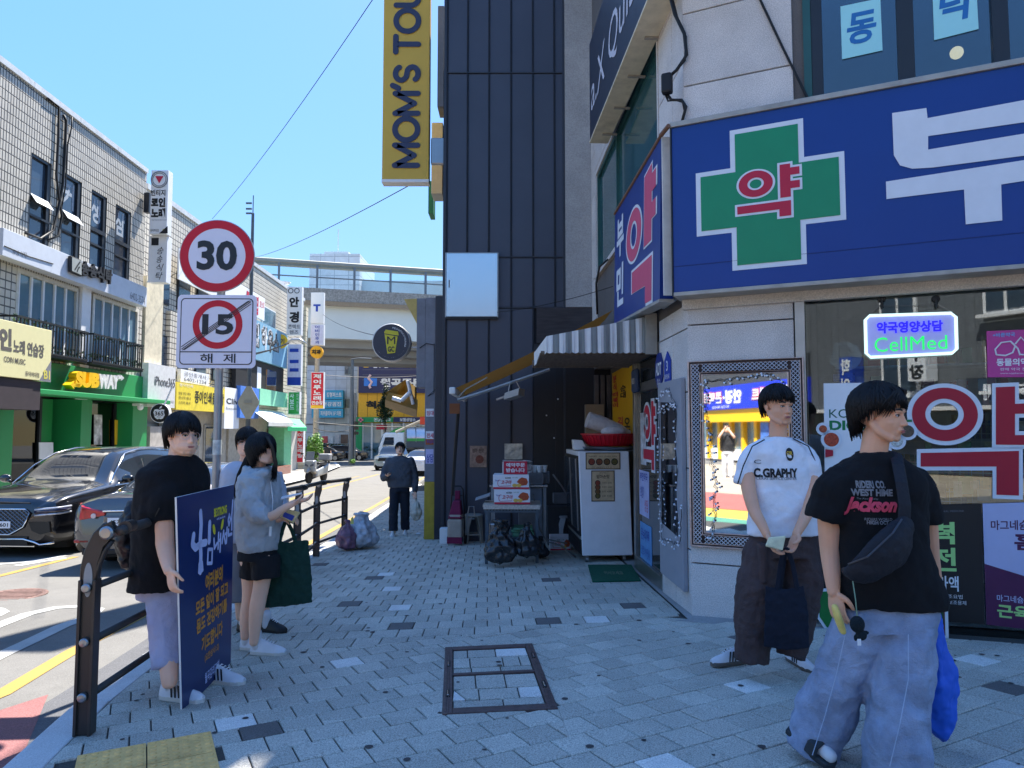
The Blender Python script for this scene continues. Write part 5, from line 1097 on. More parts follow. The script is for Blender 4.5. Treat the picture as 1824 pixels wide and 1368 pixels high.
# shopping trolley
pt = gnd(815,958); FG = frame(pt.x-.09,11.6,0,-6); g0 = G(pt.x,11.6)
t = thing('shopping_trolley','folding shopping trolley with a maroon and cream canvas bag','trolley',FG,(.13,0,g0))
mar = C('maroon_cloth',110,22,62,rough=.8,var=.15); cre = C('cream_cloth',165,152,140,rough=.85,var=.15,bump=.5,bsc=20)
m = MB(FG); m.tube([(.02,.12,g0+.1),(.03,.12,g0+.6),(.05,.12,g0+.88),(.09,.12,g0+.93),(.19,.12,g0+.93),(.23,.12,g0+.88),(.25,.12,g0+.6),(.26,.12,g0+.1)],.012,8); m.tube([(.05,.10,g0+.78),(.23,.10,g0+.78)],.009,6); m.obj('handle_frame',black,t)
m = MB(FG); m.box(.02,.26,-.14,.10,g0+.12,g0+.42); m.box(.035,.25,-.12,.09,g0+.42,g0+.50); m.obj('canvas_bag',cre,t,bev=.03)
m = MB(FG); m.hexa([(.03,-.13,g0+.43),(.25,-.13,g0+.43),(.25,.10,g0+.43),(.03,.10,g0+.43),(.09,-.04,g0+.70),(.21,-.04,g0+.70),(.21,.09,g0+.72),(.09,.09,g0+.72)]); m.obj('maroon_flap',mar,t,bev=.015); MB(FG).box(.11,.19,.05,.11,g0+.72,g0+.86).obj('maroon_strap',mar,t,bev=.01); MB(FG).box(.02,.26,-.145,-.13,g0+.04,g0+.14).obj('maroon_base',mar,t)
for x in (.0,.28): m = MB(FG); m.cyl((x-.015,.10,g0+.07),(x+.015,.10,g0+.07),.07,16); m.obj('wheel',rubber,t)
m = MB(FG); m.tube([(.30,-.02,g0+.2),(.34,-.05,g0+.5),(.36,-.05,g0+.62),(.44,-.05,g0+.62),(.45,-.05,g0+.45)],.010,6); m.tube([(.32,-.02,g0+.42),(.45,-.02,g0+.42)],.008,6); tag(m.obj('spare_frame',steel),'bare steel luggage frame leaning behind the beige stool','frame')
p = Vector((-1.08,11.7,G(-1.1,11.7))); m = MB(); m.box(p.x-.10,p.x+.13,p.y,p.y+.2,p.z,p.z+.25); tag(m.obj('white_box',white,bev=.008),'plain white box on the ground against the corner post','box')
m = MB(); q = gnd(783,950); m.lathe([(.03,q.z),(.03,q.z+.17),(.02,q.z+.2)],(q.x,q.y-.1,0),12); tag(m.obj('spray_can',C('can_grey',150,145,130,var=.4,sc=30),smooth='auto'),'small printed can beside the white box at the post','can')
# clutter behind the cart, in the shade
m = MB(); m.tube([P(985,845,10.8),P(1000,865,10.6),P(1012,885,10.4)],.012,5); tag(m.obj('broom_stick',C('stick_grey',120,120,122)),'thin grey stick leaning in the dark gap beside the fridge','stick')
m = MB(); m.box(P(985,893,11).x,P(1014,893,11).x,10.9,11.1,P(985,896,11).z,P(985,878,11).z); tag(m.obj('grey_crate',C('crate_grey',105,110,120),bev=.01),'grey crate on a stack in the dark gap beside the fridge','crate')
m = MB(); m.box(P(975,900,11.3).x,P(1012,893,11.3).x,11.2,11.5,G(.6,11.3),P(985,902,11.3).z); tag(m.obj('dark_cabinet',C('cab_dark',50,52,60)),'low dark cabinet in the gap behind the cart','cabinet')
m = MB(); m.tube([P(955,900,9.9),P(960,940,9.8),P(975,965,9.7),P(1000,972,9.7),(0.86,9.7,G(.8,9.7)+.02)],.012,6); m.tube([P(950,880,9.9),P(957,935,9.85),P(972,960,9.8),P(1010,968,9.75)],.009,6); tag(m.obj('power_cable',C('cable_grey',110,108,105),smooth=True),'grey power cables looping from the cart to the fridge','cable')
m = MB(); m.hexa([P(846,892,9.6),P(872,884,9.6),P(874,880,9.9),P(848,888,9.9),P(846,891,9.6),P(872,881,9.6),P(874,877,9.9),P(848,886,9.9)]); tag(m.obj('folded_cloth',C('cloth_grey',140,142,148)),'grey folded board sticking out left of the cart','board')
# green door mat
GM = [gnd(1047,1008).xy,gnd(1125,1008).xy,gnd(1142,1036).xy,gnd(1055,1038).xy]
mt = C('mat_green',12,92,68,rough=.95,var=.15,sc=30,bump=1,bsc=300); m = MB(); m.hexa([(p.x,p.y,G(*p)+.002) for p in GM]+[(p.x,p.y,G(*p)+.018) for p in GM]); mo_ = thing('door_mat','green door mat on the paving in front of the white fridge','mat',I4,(GM[0].x,GM[0].y,G(*GM[0]))); m.obj('mat',mt,mo_,bev=.006)
vs,fs = glyphs('어서오세요',0); xs = [v.x for v in vs]; ys_ = [v.y for v in vs]; e1 = GM[1]-GM[0]; e2 = GM[0]-GM[3]; vv = []
for v in vs: q = GM[3]+e1*(.3+.4*(v.x-min(xs))/(max(xs)-min(xs)))+e2*(.35+.22*(v.y-min(ys_))/(max(ys_)-min(ys_))); vv.append((q.x,q.y,G(*q)+.020))
OB('lettering',vv,fs,C('mat_print',120,140,110),mo_)

crumple('clear_bag',MC['film_clear'],'crumpled clear plastic bag beside the red order sign on the cartons','plastic bag',(P(936,838,9.6).x,9.65,P(936,842,9.65).z),.09,.08,.17,33,.5,.3,N=22,Mr=14)
crumple('clear_bag',MC['film_clear'],'clear plastic bundle on the lower shelf of the cart','plastic bag',(P(905,950,9.7).x,9.65,P(905,958,9.65).z),.13,.10,.14,37,.5,.3,N=22,Mr=14)
# ================================================================== left side of the street
FL = frame(-12.3,0,0,92.06)
L = lambda u,v,o=0: on(FL,u,v,o)
tile = brickmat('wall_tiles',lin((196,190,178)),lin((66,63,58)),.11,.26,.018,rough=.4,off=0)
tile2 = brickmat('wall_tiles_small',lin((205,198,184)),lin((85,82,78)),.22,.22,.02,rough=.45)
zr = L(0,112)[1]; GL = -1.4
bx0,bx1 = L(-200,300)[0],L(262,300)[0]
b1 = thing('tiled_building','three storey beige tiled building with a green sandwich shop on its ground floor','building',FL,((bx0+bx1)/2,0,GL))
wins = [(55,93),(113,147),(165,193),(209,237)]; zwt_ = L(55,270)[1]; zwb_ = L(60,440)[1]
wx = [(L(a,300)[0],L(b,300)[0]) for a,b in wins]; wx = [(wx[0][0]-3.3,wx[0][0]-2.1)]+wx
zband = L(5,455,-.35)[1]; zbt = L(5,405,-.35)[1]
# second floor openings
g1 = (L(30,480)[0],L(139,520)[0]); g2 = (L(165,525)[0],L(247,540)[0]); z2t_ = L(30,476)[1]; z2b_ = L(100,640)[1]
m = MB(FL); edges = [bx0]+[e for p in wx for e in p]+[bx1]
for i in range(0,len(edges),2): m.box(edges[i],edges[i+1],0,.3,zwb_,zwt_)
m.box(bx0,bx1,0,.3,zwt_,zr); m.box(bx0,bx1,0,.3,z2t_,zwb_); m.obj('upper_wall',tile,b1)
zfs = L(150,707,-.75)[1]+.05
m = MB(FL); m.box(bx0,g1[0],0,.3,zfs,z2t_); m.box(g2[1],bx1,0,.3,zfs,z2t_); m.box(g1[0],g2[1],0,.3,zfs,z2b_); m.obj('middle_wall',tile2,b1)
m = MB(FL); m.box(bx0,bx1,.3,9,zfs,zr-.05); m.box(bx0,bx1,3.2,9,GL,zfs-.01); m.obj('core_wall',C('core_beige',150,145,135,rough=.8),b1)
cop = C('coping_grey',190,195,200,rough=.5,dirt=.2); x = bx0
while x < bx1: MB(FL).box(x,min(x+2.2,bx1)-.01,-.06,.35,zr,zr+.16).obj('coping',cop,b1); x += 2.2
gdark = M('window_glass_dark',lin((52,66,82)),rough=.04,var=.15,sc=.6,spec=1.0); gblue = M('window_glass_blue',lin((95,125,140)),rough=.04,var=.2,sc=.5,spec=1.0)
let = ['','','커피','생','삼']
for k,(a,b) in enumerate(wx):
    w = b-a; H_ = zwt_-zwb_; mid = zwb_+H_*.52
    m = MB(FL); m.box(a,a+.07,.02,.12,zwb_,zwt_); m.box(b-.16,b,.02,.12,zwb_,zwt_); m.box(a,b,.02,.12,zwt_-.08,zwt_); m.box(a,b,.0,.12,mid-.06,mid+.06); m.box(a,b,.0,.12,mid-.5,mid-.44); o = m.obj('window',darkmetal,b1)
    MB(FL).box(a+.07,b-.16,.09,.10,zwb_,zwt_-.08).obj('glass_pane',gdark,o)
    if k in (1,2): m = MB(FL); m.hexa([(a+.05,-.16,mid-.14),(b-.1,-.16,mid-.14),(b-.1,-.14,mid-.12),(a+.05,-.14,mid-.12),(a+.05,.0,mid+.08),(b-.1,.0,mid+.08),(b-.1,.01,mid+.11),(a+.05,.01,mid+.11)]); m.obj('open_sash',cop,o)
    if let[k]: text(let[k][0],C('film_letter',150,160,172),o,FL,a+.15,mid+.25,w*.6,.8,.085,bold=.03)
# grey white band with raised lettering
band = C('band_white',198,204,214,rough=.45,var=.04,dirt=.12); ex = L(262,520,-.35)[0]; sx = L(5,430,-.35)[0]
bt = thing('restaurant_band','long pale grey sign band with black brush style Korean letters','sign',FL,((sx+ex)/2,-.35,zband)); MB(FL).box(sx,ex,-.35,-.002,zband,zbt).obj('band',band,bt,bev=.01)
qb = quadmap(FL,[(142,461),(198,480),(198,512),(142,492)],-.40)
for i,ch in enumerate('송송식탁'): qtext(ch,blackprint,bt,FL,qb,i*.25+.01,.08+.06*(i % 2),i*.25+.25,.95,-.37,bold=.04,thick=.08,shear=.15)
q = quadmap(FL,[(124,455),(144,463),(144,493),(124,484)],-.42); m = MB(FL); qbox(m,q,-.46,-.36); m.obj('logo_box',blackprint,bt,bev=.03); m = MB(FL); qbox(m,q,-.466,-.461,.08,.08,.92,.92); m.obj('logo_face',C('logo_grey',150,155,152),bt)
m = MB(FL); stroke(m,[q(.3,.2),q(.55,.55),q(.8,.85)],.05,-.47); stroke(m,[q(.5,.15),q(.65,.45),q(.75,.5)],.05,-.47); m.obj('logo_cutlery',blackprint,bt)
qq = quadmap(FL,[(232,519),(258,530),(258,543),(232,532)],-.351); qtext('6402-3574',greyprint,bt,FL,qq,0,0,1,1,-.355); qq = quadmap(FL,[(22,443),(48,450),(48,461),(22,452)],-.351); qtext('송송식탁',greyprint,bt,FL,qq,0,0,1,1,-.355,shear=.3)
m = MB(FL); m.tube([(L(8,438,-.36)[0],-.36,L(8,438,-.36)[1]),(L(50,456,-.36)[0],-.36,L(50,456,-.36)[1]),(L(95,470,-.36)[0],-.36,L(95,470,-.36)[1])],.012,5); m.obj('wire',cable,bt)
# second floor glazing and balconies
for gi,(a,b) in enumerate((g1,g2)):
    o = MB(FL).box(a,b,-.02,.1,z2t_-.12,z2t_).box(a,a+.09,-.02,.1,z2b_,z2t_-.12).box(b-.09,b,-.02,.1,z2b_,z2t_-.12).obj('window',C('frame_cream',205,200,188,rough=.5,dirt=.2),b1)
    n = 5
    for k in range(n): x0 = a+.09+(b-a-.18)*k/n; x1 = a+.09+(b-a-.18)*(k+1)/n; MB(FL).box(x0,x0+.07,.0,.08,z2b_,z2t_-.12).obj('mullion',white,o); MB(FL).box(x0+.07,x1,.05,.06,z2b_,z2t_-.12).obj('glass_pane',gblue,o)
MB(FL).box(L(147,520,-.1)[0],L(163,520,-.1)[0],-.1,0,z2b_-1.1,zband).obj('white_pilaster',white,b1)
bal = C('balcony_iron',24,26,28,rough=.5)
for lb,(u0,u1,v0,v1) in (('black iron balcony rail under the left second floor windows',(28,156,560,627)),('black iron balcony rail under the right second floor windows',(166,256,593,650))):
    x0,x1 = L(u0,600,-.55)[0],L(u1,620,-.55)[0]; z1 = L(u0,v0,-.55)[1]; z0 = L(u0+3,v0+ (627-566 if u0 < 100 else 45),-.55)[1]; z0 = z1-.86
    t = thing('balcony',lb,'balcony',FL,((x0+x1)/2,-.3,z0)); m = MB(FL); m.box(x0,x1,-.57,-.53,z1-.05,z1); m.box(x0,x1,-.57,-.53,z0,z0+.05); m.box(x0,x0+.04,-.55,0,z1-.05,z1); m.box(x1-.04,x1,-.55,0,z1-.05,z1); m.obj('rail',bal,t)
    MB(FL).box(x0,x1,-.55,0,z0-.06,z0-.002).obj('floor_plate',bal,t)
    x = x0
    while x < x1: MB(FL).box(x,x+.035,-.565,-.54,z0+.05,z1-.05).obj('baluster',bal,t); x += .15
    m = MB(FL); rr = random.Random(int(u0))
    for _ in range(260):
        cx,cz = rr.uniform(x0,x1),rr.uniform(z0+.1,z0+.28)+(.6 if rr.random() < .4 else 0); s = rr.uniform(.03,.07); d = Vector((rr.uniform(-1,1),rr.uniform(-1,1),rr.uniform(-1,1))).normalized()*s; e = d.cross(Vector((.3,.5,.8))).normalized()*s*.5; c_ = Vector((cx,-.45+rr.uniform(-.1,.1),cz)); m.face([c_-d,c_+e,c_+d,c_-e])
    o = m.obj('balcony_plants',C('plant_dusty',70,100,78,var=.3)); tag(o,'dusty green plants behind the %s balcony rail' % ('left' if u0 < 100 else 'right'),'plants',kind='stuff')
# hanging cables on the tile wall
m = MB(FL)
def lp(u,v,o=-.05): x,z = L(u,v,o); return (x,o,z)
for r_,pts in ((.03,[(85,175),(105,190),(104,250),(100,310),(105,350),(110,385),(104,420),(85,428)]),(.035,[(113,205),(118,215),(116,270),(112,330),(104,372),(95,410),(72,425),(45,415)]),(.02,[(128,208),(128,225),(120,260),(117,330),(108,380),(118,388)])):
    m.tube([lp(*q_) for q_ in pts],r_,6)
tag(m.obj('drooping_cables',cable,smooth=True),'bundle of cables drooping down the beige tiled wall','cable')
# karaoke sign in front
cm = C('coin_sign',222,215,165,rough=.45,var=.03); q = quadmap(FL,[(-60,553),(92,590),(90,681),(-60,662)],-.95)
t = thing('coin_karaoke_sign','cream coin karaoke sign board at the left edge above the sandwich shop','sign',FL,(q(.5,0)[0],-.95,q(.5,0)[1])); x0,x1 = q(0,.5)[0],q(1,.5)[0]; z0,z1 = (q(0,0)[1]+q(1,0)[1])/2,(q(0,1)[1]+q(1,1)[1])/2
MB(FL).box(x0,x1,-.95,-.55,z0,z1).obj('sign_box',cm,t,bev=.01)
inkb = C('ink_greybrown',92,88,84); qtext('노래 연습장',inkb,t,FL,q,.51,.44,.90,.70,-.955,bold=.03); qtext('코인',inkb,t,FL,q,.18,.46,.49,.86,-.955,bold=.05); qtext('COIN MUSIC',inkb,t,FL,q,.40,.26,.66,.36,-.955,bold=.02); qtext('동덕여대점',inkb,t,FL,q,.66,.06,.84,.15,-.955,bold=.02)
MB(FL).prism(qpoly(q,[(.84,0),(1,0),(1,.42)]),-.957,-.951).obj('corner_print',C('corner_grey',120,122,128),t); qtext('B1',C('b1_yellow',205,195,90),t,FL,q,.90,.05,.985,.22,-.96,bold=.03)
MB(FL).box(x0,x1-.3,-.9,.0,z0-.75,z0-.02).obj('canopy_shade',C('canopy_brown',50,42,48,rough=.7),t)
# sandwich shop
gg = C('shop_green',36,140,80,rough=.45,var=.05,sc=.8); gd_ = C('shop_green_shaded',22,125,60,rough=.5,var=.05)  # second green is darker: shade on the camera-facing return put into colour
zf1 = L(262,672,-.12)[1]; zf0 = L(150,707,-.75)[1]; fx0,fx1 = L(20,660)[0],L(263,690)[0]
ws = thing('sandwich_shop','green sandwich shop front with glass doors between green pillars','shop front',FL,((fx0+fx1)/2,-.3,GL))
MB(FL).box(fx0,fx1,-.12,.0,zf0,zf1).obj('fascia',gg,ws,bev=.01); MB(FL).box(fx0,fx1+.2,-.75,-.12,zf0-.02,zf0+.12).obj('canopy_lip',gg,ws,bev=.02)
pil = [(L(-45,760,-.1)[0],L(24,760,-.1)[0]),(L(144,760,-.1)[0],L(163,760,-.1)[0]),(L(236,760,-.1)[0],L(262,760,-.1)[0])]
for a,b in pil: MB(FL).box(a,b,-.10,.9,GL,zf0-.02).obj('pillar',gg,ws,bev=.01)
sg = glassmat('shopfront_glass',(.22,.26,.26),.02,1.7)
MB(FL).box(pil[0][1],pil[1][0]-1.0,.5,.51,GL+.3,zf0-.05).obj('glass_pane',sg,ws); MB(FL).box(pil[1][1],pil[2][0],.5,.51,GL+.3,zf0-.05).obj('glass_pane',sg,ws)
MB(FL).box(pil[1][0]-1.0,pil[1][0]-.5,.45,.9,GL,zf0-.05).obj('green_return',gd_,ws)
m = MB(FL)
for x in (pil[0][1],pil[1][0]-1.1,pil[1][1],pil[2][0]-.12): m.box(x,x+.10,.44,.56,GL,zf0-.04)
m.box(pil[0][1],pil[1][0]-1,.44,.56,GL,GL+.3); m.box(pil[1][1],pil[2][0],.44,.56,GL,GL+.3); m.obj('door_frame',darkmetal,ws)
m = MB(FL); m.box(pil[0][1],pil[2][0],3.0,3.1,GL,zf0); m.obj('back_wall',C('shop_back',80,62,55,rough=.8,var=.4,sc=1.2),ws)
m = MB(FL); m.box(pil[0][1]+.8,pil[0][1]+1.8,2.2,2.6,GL,zf0-.9); m.obj('red_counter',C('counter_red',110,32,30),ws)
q = quadmap(FL,[(70,788),(95,788),(95,818),(70,818)],.4); m = MB(FL); qbox(m,q,.40,.42); t = m.obj('paper_notice',whiteprint,ws); 
q = quadmap(FL,[(205,748),(218,749),(217,792),(205,792)],.4); m = MB(FL); qbox(m,q,.40,.42); m.obj('yellow_banner',yellowprint,ws)
q = quadmap(FL,[(168,738),(182,739),(182,792),(168,792)],.4); m = MB(FL); qbox(m,q,.40,.42,0,0,1,1); m.obj('fan_poster',M('fanposter',(.5,.5,.5),var=.7,sc=4),ws)
q = quadmap(FL,[(131,657),(219,667),(219,697),(131,694)],-.65); sy = C('letter_yellow',235,185,20,rough=.4); lt = thing('shop_lettering','raised yellow and white shop letters on the green fascia','lettering',FL,(q(.5,0)[0],-.5,q(.5,0)[1]))
qtext('SUB',sy,lt,FL,q,.04,.12,.50,.92,-.42,bold=.07,thick=.22,shear=.12); qtext('WAY',C('letter_white',215,215,212,rough=.4),lt,FL,q,.50,.10,.93,.90,-.42,bold=.05,thick=.22,shear=.12)
MB(FL).prism(qpoly(q,[(-.05,.22),(.02,.42),(.02,.30),(.13,.30),(.13,.14),(.02,.14),(.02,.02)]),-.64,-.42).obj('arrow_tail',sy,lt); MB(FL).prism(qpoly(q,[(1.04,.80),(.97,.96),(.97,.88),(.88,.88),(.88,.72),(.97,.72),(.97,.62)]),-.64,-.42).obj('arrow_head',C('letter_white',215,215,212),lt)
m = MB(FL); x,z = L(250,723,-.5); m.ball((x,-.5,z-.05),.10,10,7); m.box(x-.15,x+.1,-.55,-.3,z,z+.08); tag(m.obj('security_camera',white),'white security camera under the right end of the green canopy','camera')
# frontal signs hanging out from the facades
def fsign(u0,v0,u1,v1,Y,mat,lb,cat='sign',depth=.35,name='projecting_sign',side=None):
    a,b = P(u0,v1,Y),P(u1,v0,Y); t = thing(name,lb,cat,I4,((a.x+b.x)/2,Y,a.z)); MB().box(a.x,b.x,Y,Y+depth,a.z,b.z).obj('sign_box',side or white,t,bev=.01)
    MB().box(a.x+.03,b.x-.03,Y-.004,Y-.0005,a.z+.03,b.z-.03).obj('sign_face',mat,t)
    def tx(s,m_,ua,va,ub,vb,**k): p,q = P(ua,vb,Y),P(ub,va,Y); return text(s,m_,t,I4,p.x,p.z,q.x-p.x,q.z-p.z,Y-.012,**k)
    return t,tx,(a,b)
greyf = C('face_grey',228,226,224,rough=.5,var=.03)
t,tx,(a,b) = fsign(266,303,300,417,24.4,greyf,'tall grey projecting sign with a red triangle emblem above a smaller sign'); tx('빈티지',blackprint,269,338,295,349,bold=.03); tx('코인',blackprint,269,352,295,369,bold=.06); tx('노래',blackprint,269,371,295,389,bold=.06); tx('VINTAGE COIN MUSIC',greyprint,270,391,297,393)
c_ = P(284,320,24.4); m = MB(); ringmb(m,c_.x,c_.z,.30,.27,24.38,24.39,28); ringmb(m,c_.x,c_.z,.24,.22,24.38,24.39,28); m.obj('ring_emblem',greyprint,t); m = MB(); m.prism([(c_.x-.14,c_.z+.12),(c_.x+.14,c_.z+.12),(c_.x,c_.z-.13)],24.375,24.39); m.obj('red_triangle',redprint,t)
m = MB(); p0,p1,p2 = P(284,416,24.4),P(299,416,24.4),P(299,403,24.4); m.prism([(p0.x,p0.z),(p1.x,p1.z),(p2.x,p2.z)],24.375,24.39); m.obj('corner_print',blackprint,t); tx('B1',C('b1_yellow',205,195,90),290,408,298,415,bold=.04); tx('동덕여대점',blackprint,268,408,283,413)
t,tx,_ = fsign(263,420,298,503,24.6,greyf,'grey projecting sign with vertical brush letters below the red triangle sign')
for i,ch in enumerate('송송식탁'): tx(ch,blackprint,280-i*1.0,440+i*15,292-(i % 2)*2,453+i*15,shear=.3)
a = P(270,437,24.6); b = P(283,424,24.6); m = MB(); m.box(a.x,b.x,24.58,24.595,a.z,b.z); m.obj('logo',blackprint,t); m = MB(); m.box(P(257,343,24.9).x,P(266,343,24.9).x,24.9,25.1,P(257,378,24.9).z,P(257,343,24.9).z); m.obj('wall_mount',darkmetal,t)
# building 2 and 3
bx2 = L(425,500)[0]; bx3 = L(545,500)[0]
b2 = thing('tiled_building','pale tiled building with the phone shop and yellow sign on its ground floor','building',FL,((bx1+bx2)/2,0,GL)); zr2 = L(310,366)[1]
m = MB(FL); m.box(bx1+.3,bx2,.15,9,2.3,zr2); m.obj('upper_wall',tile2,b2); MB(FL).box(bx1+.1,bx2,.4,9,GL,2.3).obj('lower_wall',C('lower_grey',165,160,150,rough=.7,var=.2),b2); MB(FL).box(bx1+.3,bx2,.08,.5,zr2,zr2+.2).obj('coping',cop,b2)
MB(FL).box(bx1+.15,bx1+1.5,-.05,.3,2.3,L(290,505)[1]).obj('plaster_pier',C('plaster_cream',205,195,170,rough=.85,dirt=.35),b2); MB(FL).box(L(302,600)[0],L(316,600)[0],-.02,.3,GL,6).obj('tile_pier',tile2,b2)
for k in range(6):
    x = bx1+1.2+k*1.9
    if x+1.2 > bx2: break
    m = MB(FL); m.box(x,x+1.15,.10,.16,6.2,7.9); o = m.obj('window',darkmetal,b2); MB(FL).box(x+.06,x+1.09,.08,.099,6.26,7.84).obj('glass_pane',gdark,o); m = MB(FL); m.box(x,x+1.15,.10,.16,3.6,5.0); o = m.obj('window',darkmetal,b2); MB(FL).box(x+.06,x+1.09,.08,.099,3.66,4.94).obj('glass_pane',gdark,o)
    m = MB(FL); m.box(x-.1,x+1.3,.34,.39,GL+.4,1.6); o = m.obj('shop_window',alu,b2); MB(FL).box(x,x+1.2,.32,.339,GL+.5,1.5).obj('glass_pane',gdark,o)
b3 = thing('tiled_building','farthest tiled building on the left with the black cladding and green shops','building',FL,((bx2+bx3)/2,0,GL))
m = MB(FL); m.box(bx2+.02,bx3,.1,9,2.0,zr2-.1); m.obj('upper_wall',tile2,b3); MB(FL).box(bx2+.02,bx3,.3,9,GL,2.0).obj('lower_wall',C('lower_grey',165,160,150,rough=.7),b3); MB(FL).box(bx2,bx3+.05,.04,.5,zr2-.1,zr2+.1).obj('coping',cop,b3)
tile3 = brickmat('end_tiles',lin((215,205,180)),lin((130,120,100)),.6,.35,.02,rough=.6,off=.5)
MB(FL).box(bx3,bx3+.6,-.05,9,GL,zr2-.5).obj('end_wall',tile3,b3)
for u0,u1,v0,v1 in ((470,493,543,582),(440,455,520,565)):
    x0,z1 = L(u0,v0); x1 = L(u1,v0)[0]; z0 = L(u0,v1)[1]; m = MB(FL); m.box(x0,x1,.04,.12,z0,z1); o = m.obj('window',white,b3)
    for a_,b_ in ((.04,.48),(.52,.96)): MB(FL).box(x0+(x1-x0)*a_,x0+(x1-x0)*b_,.02,.039,z0+.08,z1-.08).obj('glass_pane',gblue,o)
m = MB(FL); x,z = L(505,515,.5); m.lathe([(.02,0),(.3,.05),(.45,.16)],(x,0.5,zr2+.3),16); tag(m.obj('satellite_dish',white,smooth=True),'small satellite dish on the roof edge of the far tiled building','dish')
def fac(lb,corners,mat,off=-.15,th=.15,texts=(),name='facade_sign',cat='sign'):
    q = quadmap(FL,corners,off); t = thing(name,lb,cat,FL,(q(.5,0)[0],off,q(.5,0)[1])); x0,x1 = q(0,.5)[0],q(1,.5)[0]; z0,z1 = (q(0,0)[1]+q(1,0)[1])/2,(q(0,1)[1]+q(1,1)[1])/2
    MB(FL).box(x0,x1,off,off+th,z0,z1).obj('board',mat,t)
    for s,m_,a0,b0,a1,b1_,bo in texts: text(s,m_,t,FL,x0+a0*(x1-x0),z0+b0*(z1-z0),(a1-a0)*(x1-x0),(b1_-b0)*(z1-z0),off-.008,bold=bo)
    return t,(x0,x1,z0,z1)
fac('white phone shop sign with grey Latin letters',[(262,645),(312,655),(312,728),(265,723)],C('phone_sign',205,205,205),-.3,.25,[('iPhone365',C('ph_ink',75,75,80),.22,.50,.98,.72,.01),('아이폰 수리전문점',greyprint,.1,.12,.45,.18,0),('중고폰 매입',greyprint,.6,.12,.95,.18,0)])
fac('yellow sign with dark Korean letters above a shop window',[(314,684),(400,690),(400,735),(314,729)],C('sign_yellow',222,200,60),-.3,.25,[('종이인쇄물제작',blackprint,.34,.30,.98,.78,.02),('명함 전단 책자',blackprint,.04,.55,.26,.66,0),('현수막 배너',blackprint,.04,.38,.26,.50,0),('스티커 복사',blackprint,.04,.2,.26,.32,0),('동덕인쇄',whiteprint,.05,.86,.3,.98,0)])
fac('small white notice board above the yellow sign',[(322,660),(372,664),(372,686),(322,682)],whiteprint,-.2,.15,[('공인중개사',greyprint,.1,.5,.9,.85,0),('6402-1234',greyprint,.1,.1,.9,.4,0)])
fac('white cafe sign with small dark letters near the pole',[(400,690),(426,692),(426,765),(400,762)],whiteprint,-.25,.2,[('Cliv',blackprint,.1,.60,.9,.74,.02),('Beautysalon',greyprint,.1,.45,.9,.52,0)])
fac('long white banner with red letters behind the speed limit sign',[(318,478),(472,505),(472,548),(318,530)],whiteprint,-.25,.06,[('학원 상담',redprint,.03,.2,.2,.9,.04),('특강모집',redprint,.72,.1,.9,.9,.04),('2호선 스터디',redprint,.92,.5,.99,.8,.01)])
fac('row of raised white letters on a blue upper shop sign',[(420,562),(512,588),(512,648),(420,640)],C('sign_skyblue',120,165,190,var=.2,sc=.5),-.35,.3,[('고기집 하우스',blackprint,.05,.30,.80,.92,.08),('고기집 하우스',whiteprint,.04,.32,.79,.94,.04)])
t,_ = fac('black clad upper shop front under the blue sign',[(420,640),(505,650),(505,703),(420,706)],C('clad_black',22,24,28),-.2,.2); 
for u0,u1 in ((458,465),(473,492)): x0,x1 = L(u0,660,-.2)[0],L(u1,660,-.2)[0]; MB(FL).box(x0,x1,-.215,-.2005,_[2]+.2,_[3]-.3).obj('window_panel',gdark if u0 > 470 else whiteprint,t)
c_ = P(499,608,41); t = thing('round_sign','oval yellow sign beside the raised white letters','sign',I4,(c_.x,41,c_.z-.5)); m = MB(); m.lathe([(.001,0),(.42,0),(.42,.1)],(c_.x,41,c_.z),24,'y'); m.obj('disc',yellowprint,t); text('고기',inkb,t,I4,c_.x-.25,c_.z-.15,.5,.3,40.98,bold=.03)
fac('pale green fascia over the small shops',[(463,690),(512,702),(512,728),(463,718)],C('fascia_mint',135,205,170),-.35,.3); fac('blue fascia next to the pale green one',[(428,688),(461,691),(461,745),(428,745)],C('fascia_blue',70,120,200),-.4,.3)
for lb,mt_,(u0,v0),(u1,v1),(u2,v2),(u3,v3) in (('white shop awning with a scalloped edge',st1,(447,727),(503,735),(521,752),(478,752)),('green shop awning beside the white one',C('awning_green',45,175,120),(508,744),(533,748),(546,762),(512,760))):
    a,b = L(u0,v0,-.1),L(u1,v1,-.1); c,d = L(u2,v2,-1.3),L(u3,v3,-1.3); zt_ = (a[1]+b[1])/2; zb3 = (c[1]+d[1])/2; t = thing('shop_awning',lb,'awning',FL,((a[0]+b[0])/2,-.5,zb3)); m = MB(FL); m.hexa([(a[0],-.1,zt_-.03),(b[0],-.1,zt_-.03),(c[0],-1.3,zb3-.03),(d[0],-1.3,zb3-.03),(a[0],-.1,zt_),(b[0],-.1,zt_),(c[0],-1.3,zb3),(d[0],-1.3,zb3)]); m.obj('canvas',mt_,t); m = MB(FL)
    x = d[0]
    while x < c[0]: m.box(x,x+.12,-1.33,-1.31,zb3-.22,zb3); x += .2
    m.obj('valance',mt_,t)
m = MB(FL); m.box(L(503,780,-.6)[0],L(516,780,-.6)[0],-.7,.2,GL,1.5); tag(m.obj('green_shop_pier',C('pier_mint',120,200,150,rough=.4)),'glossy pale green corner pier of the small shop','pier')
m = MB(FL); m.box(L(516,780,-.1)[0],L(528,780,-.1)[0],-.1,.2,GL,1.4); o = m.obj('roller_shutter',C('shutter_beige',190,185,175,var=.1)); tag(o,'beige roller shutter left of the low red vertical sign','shutter')
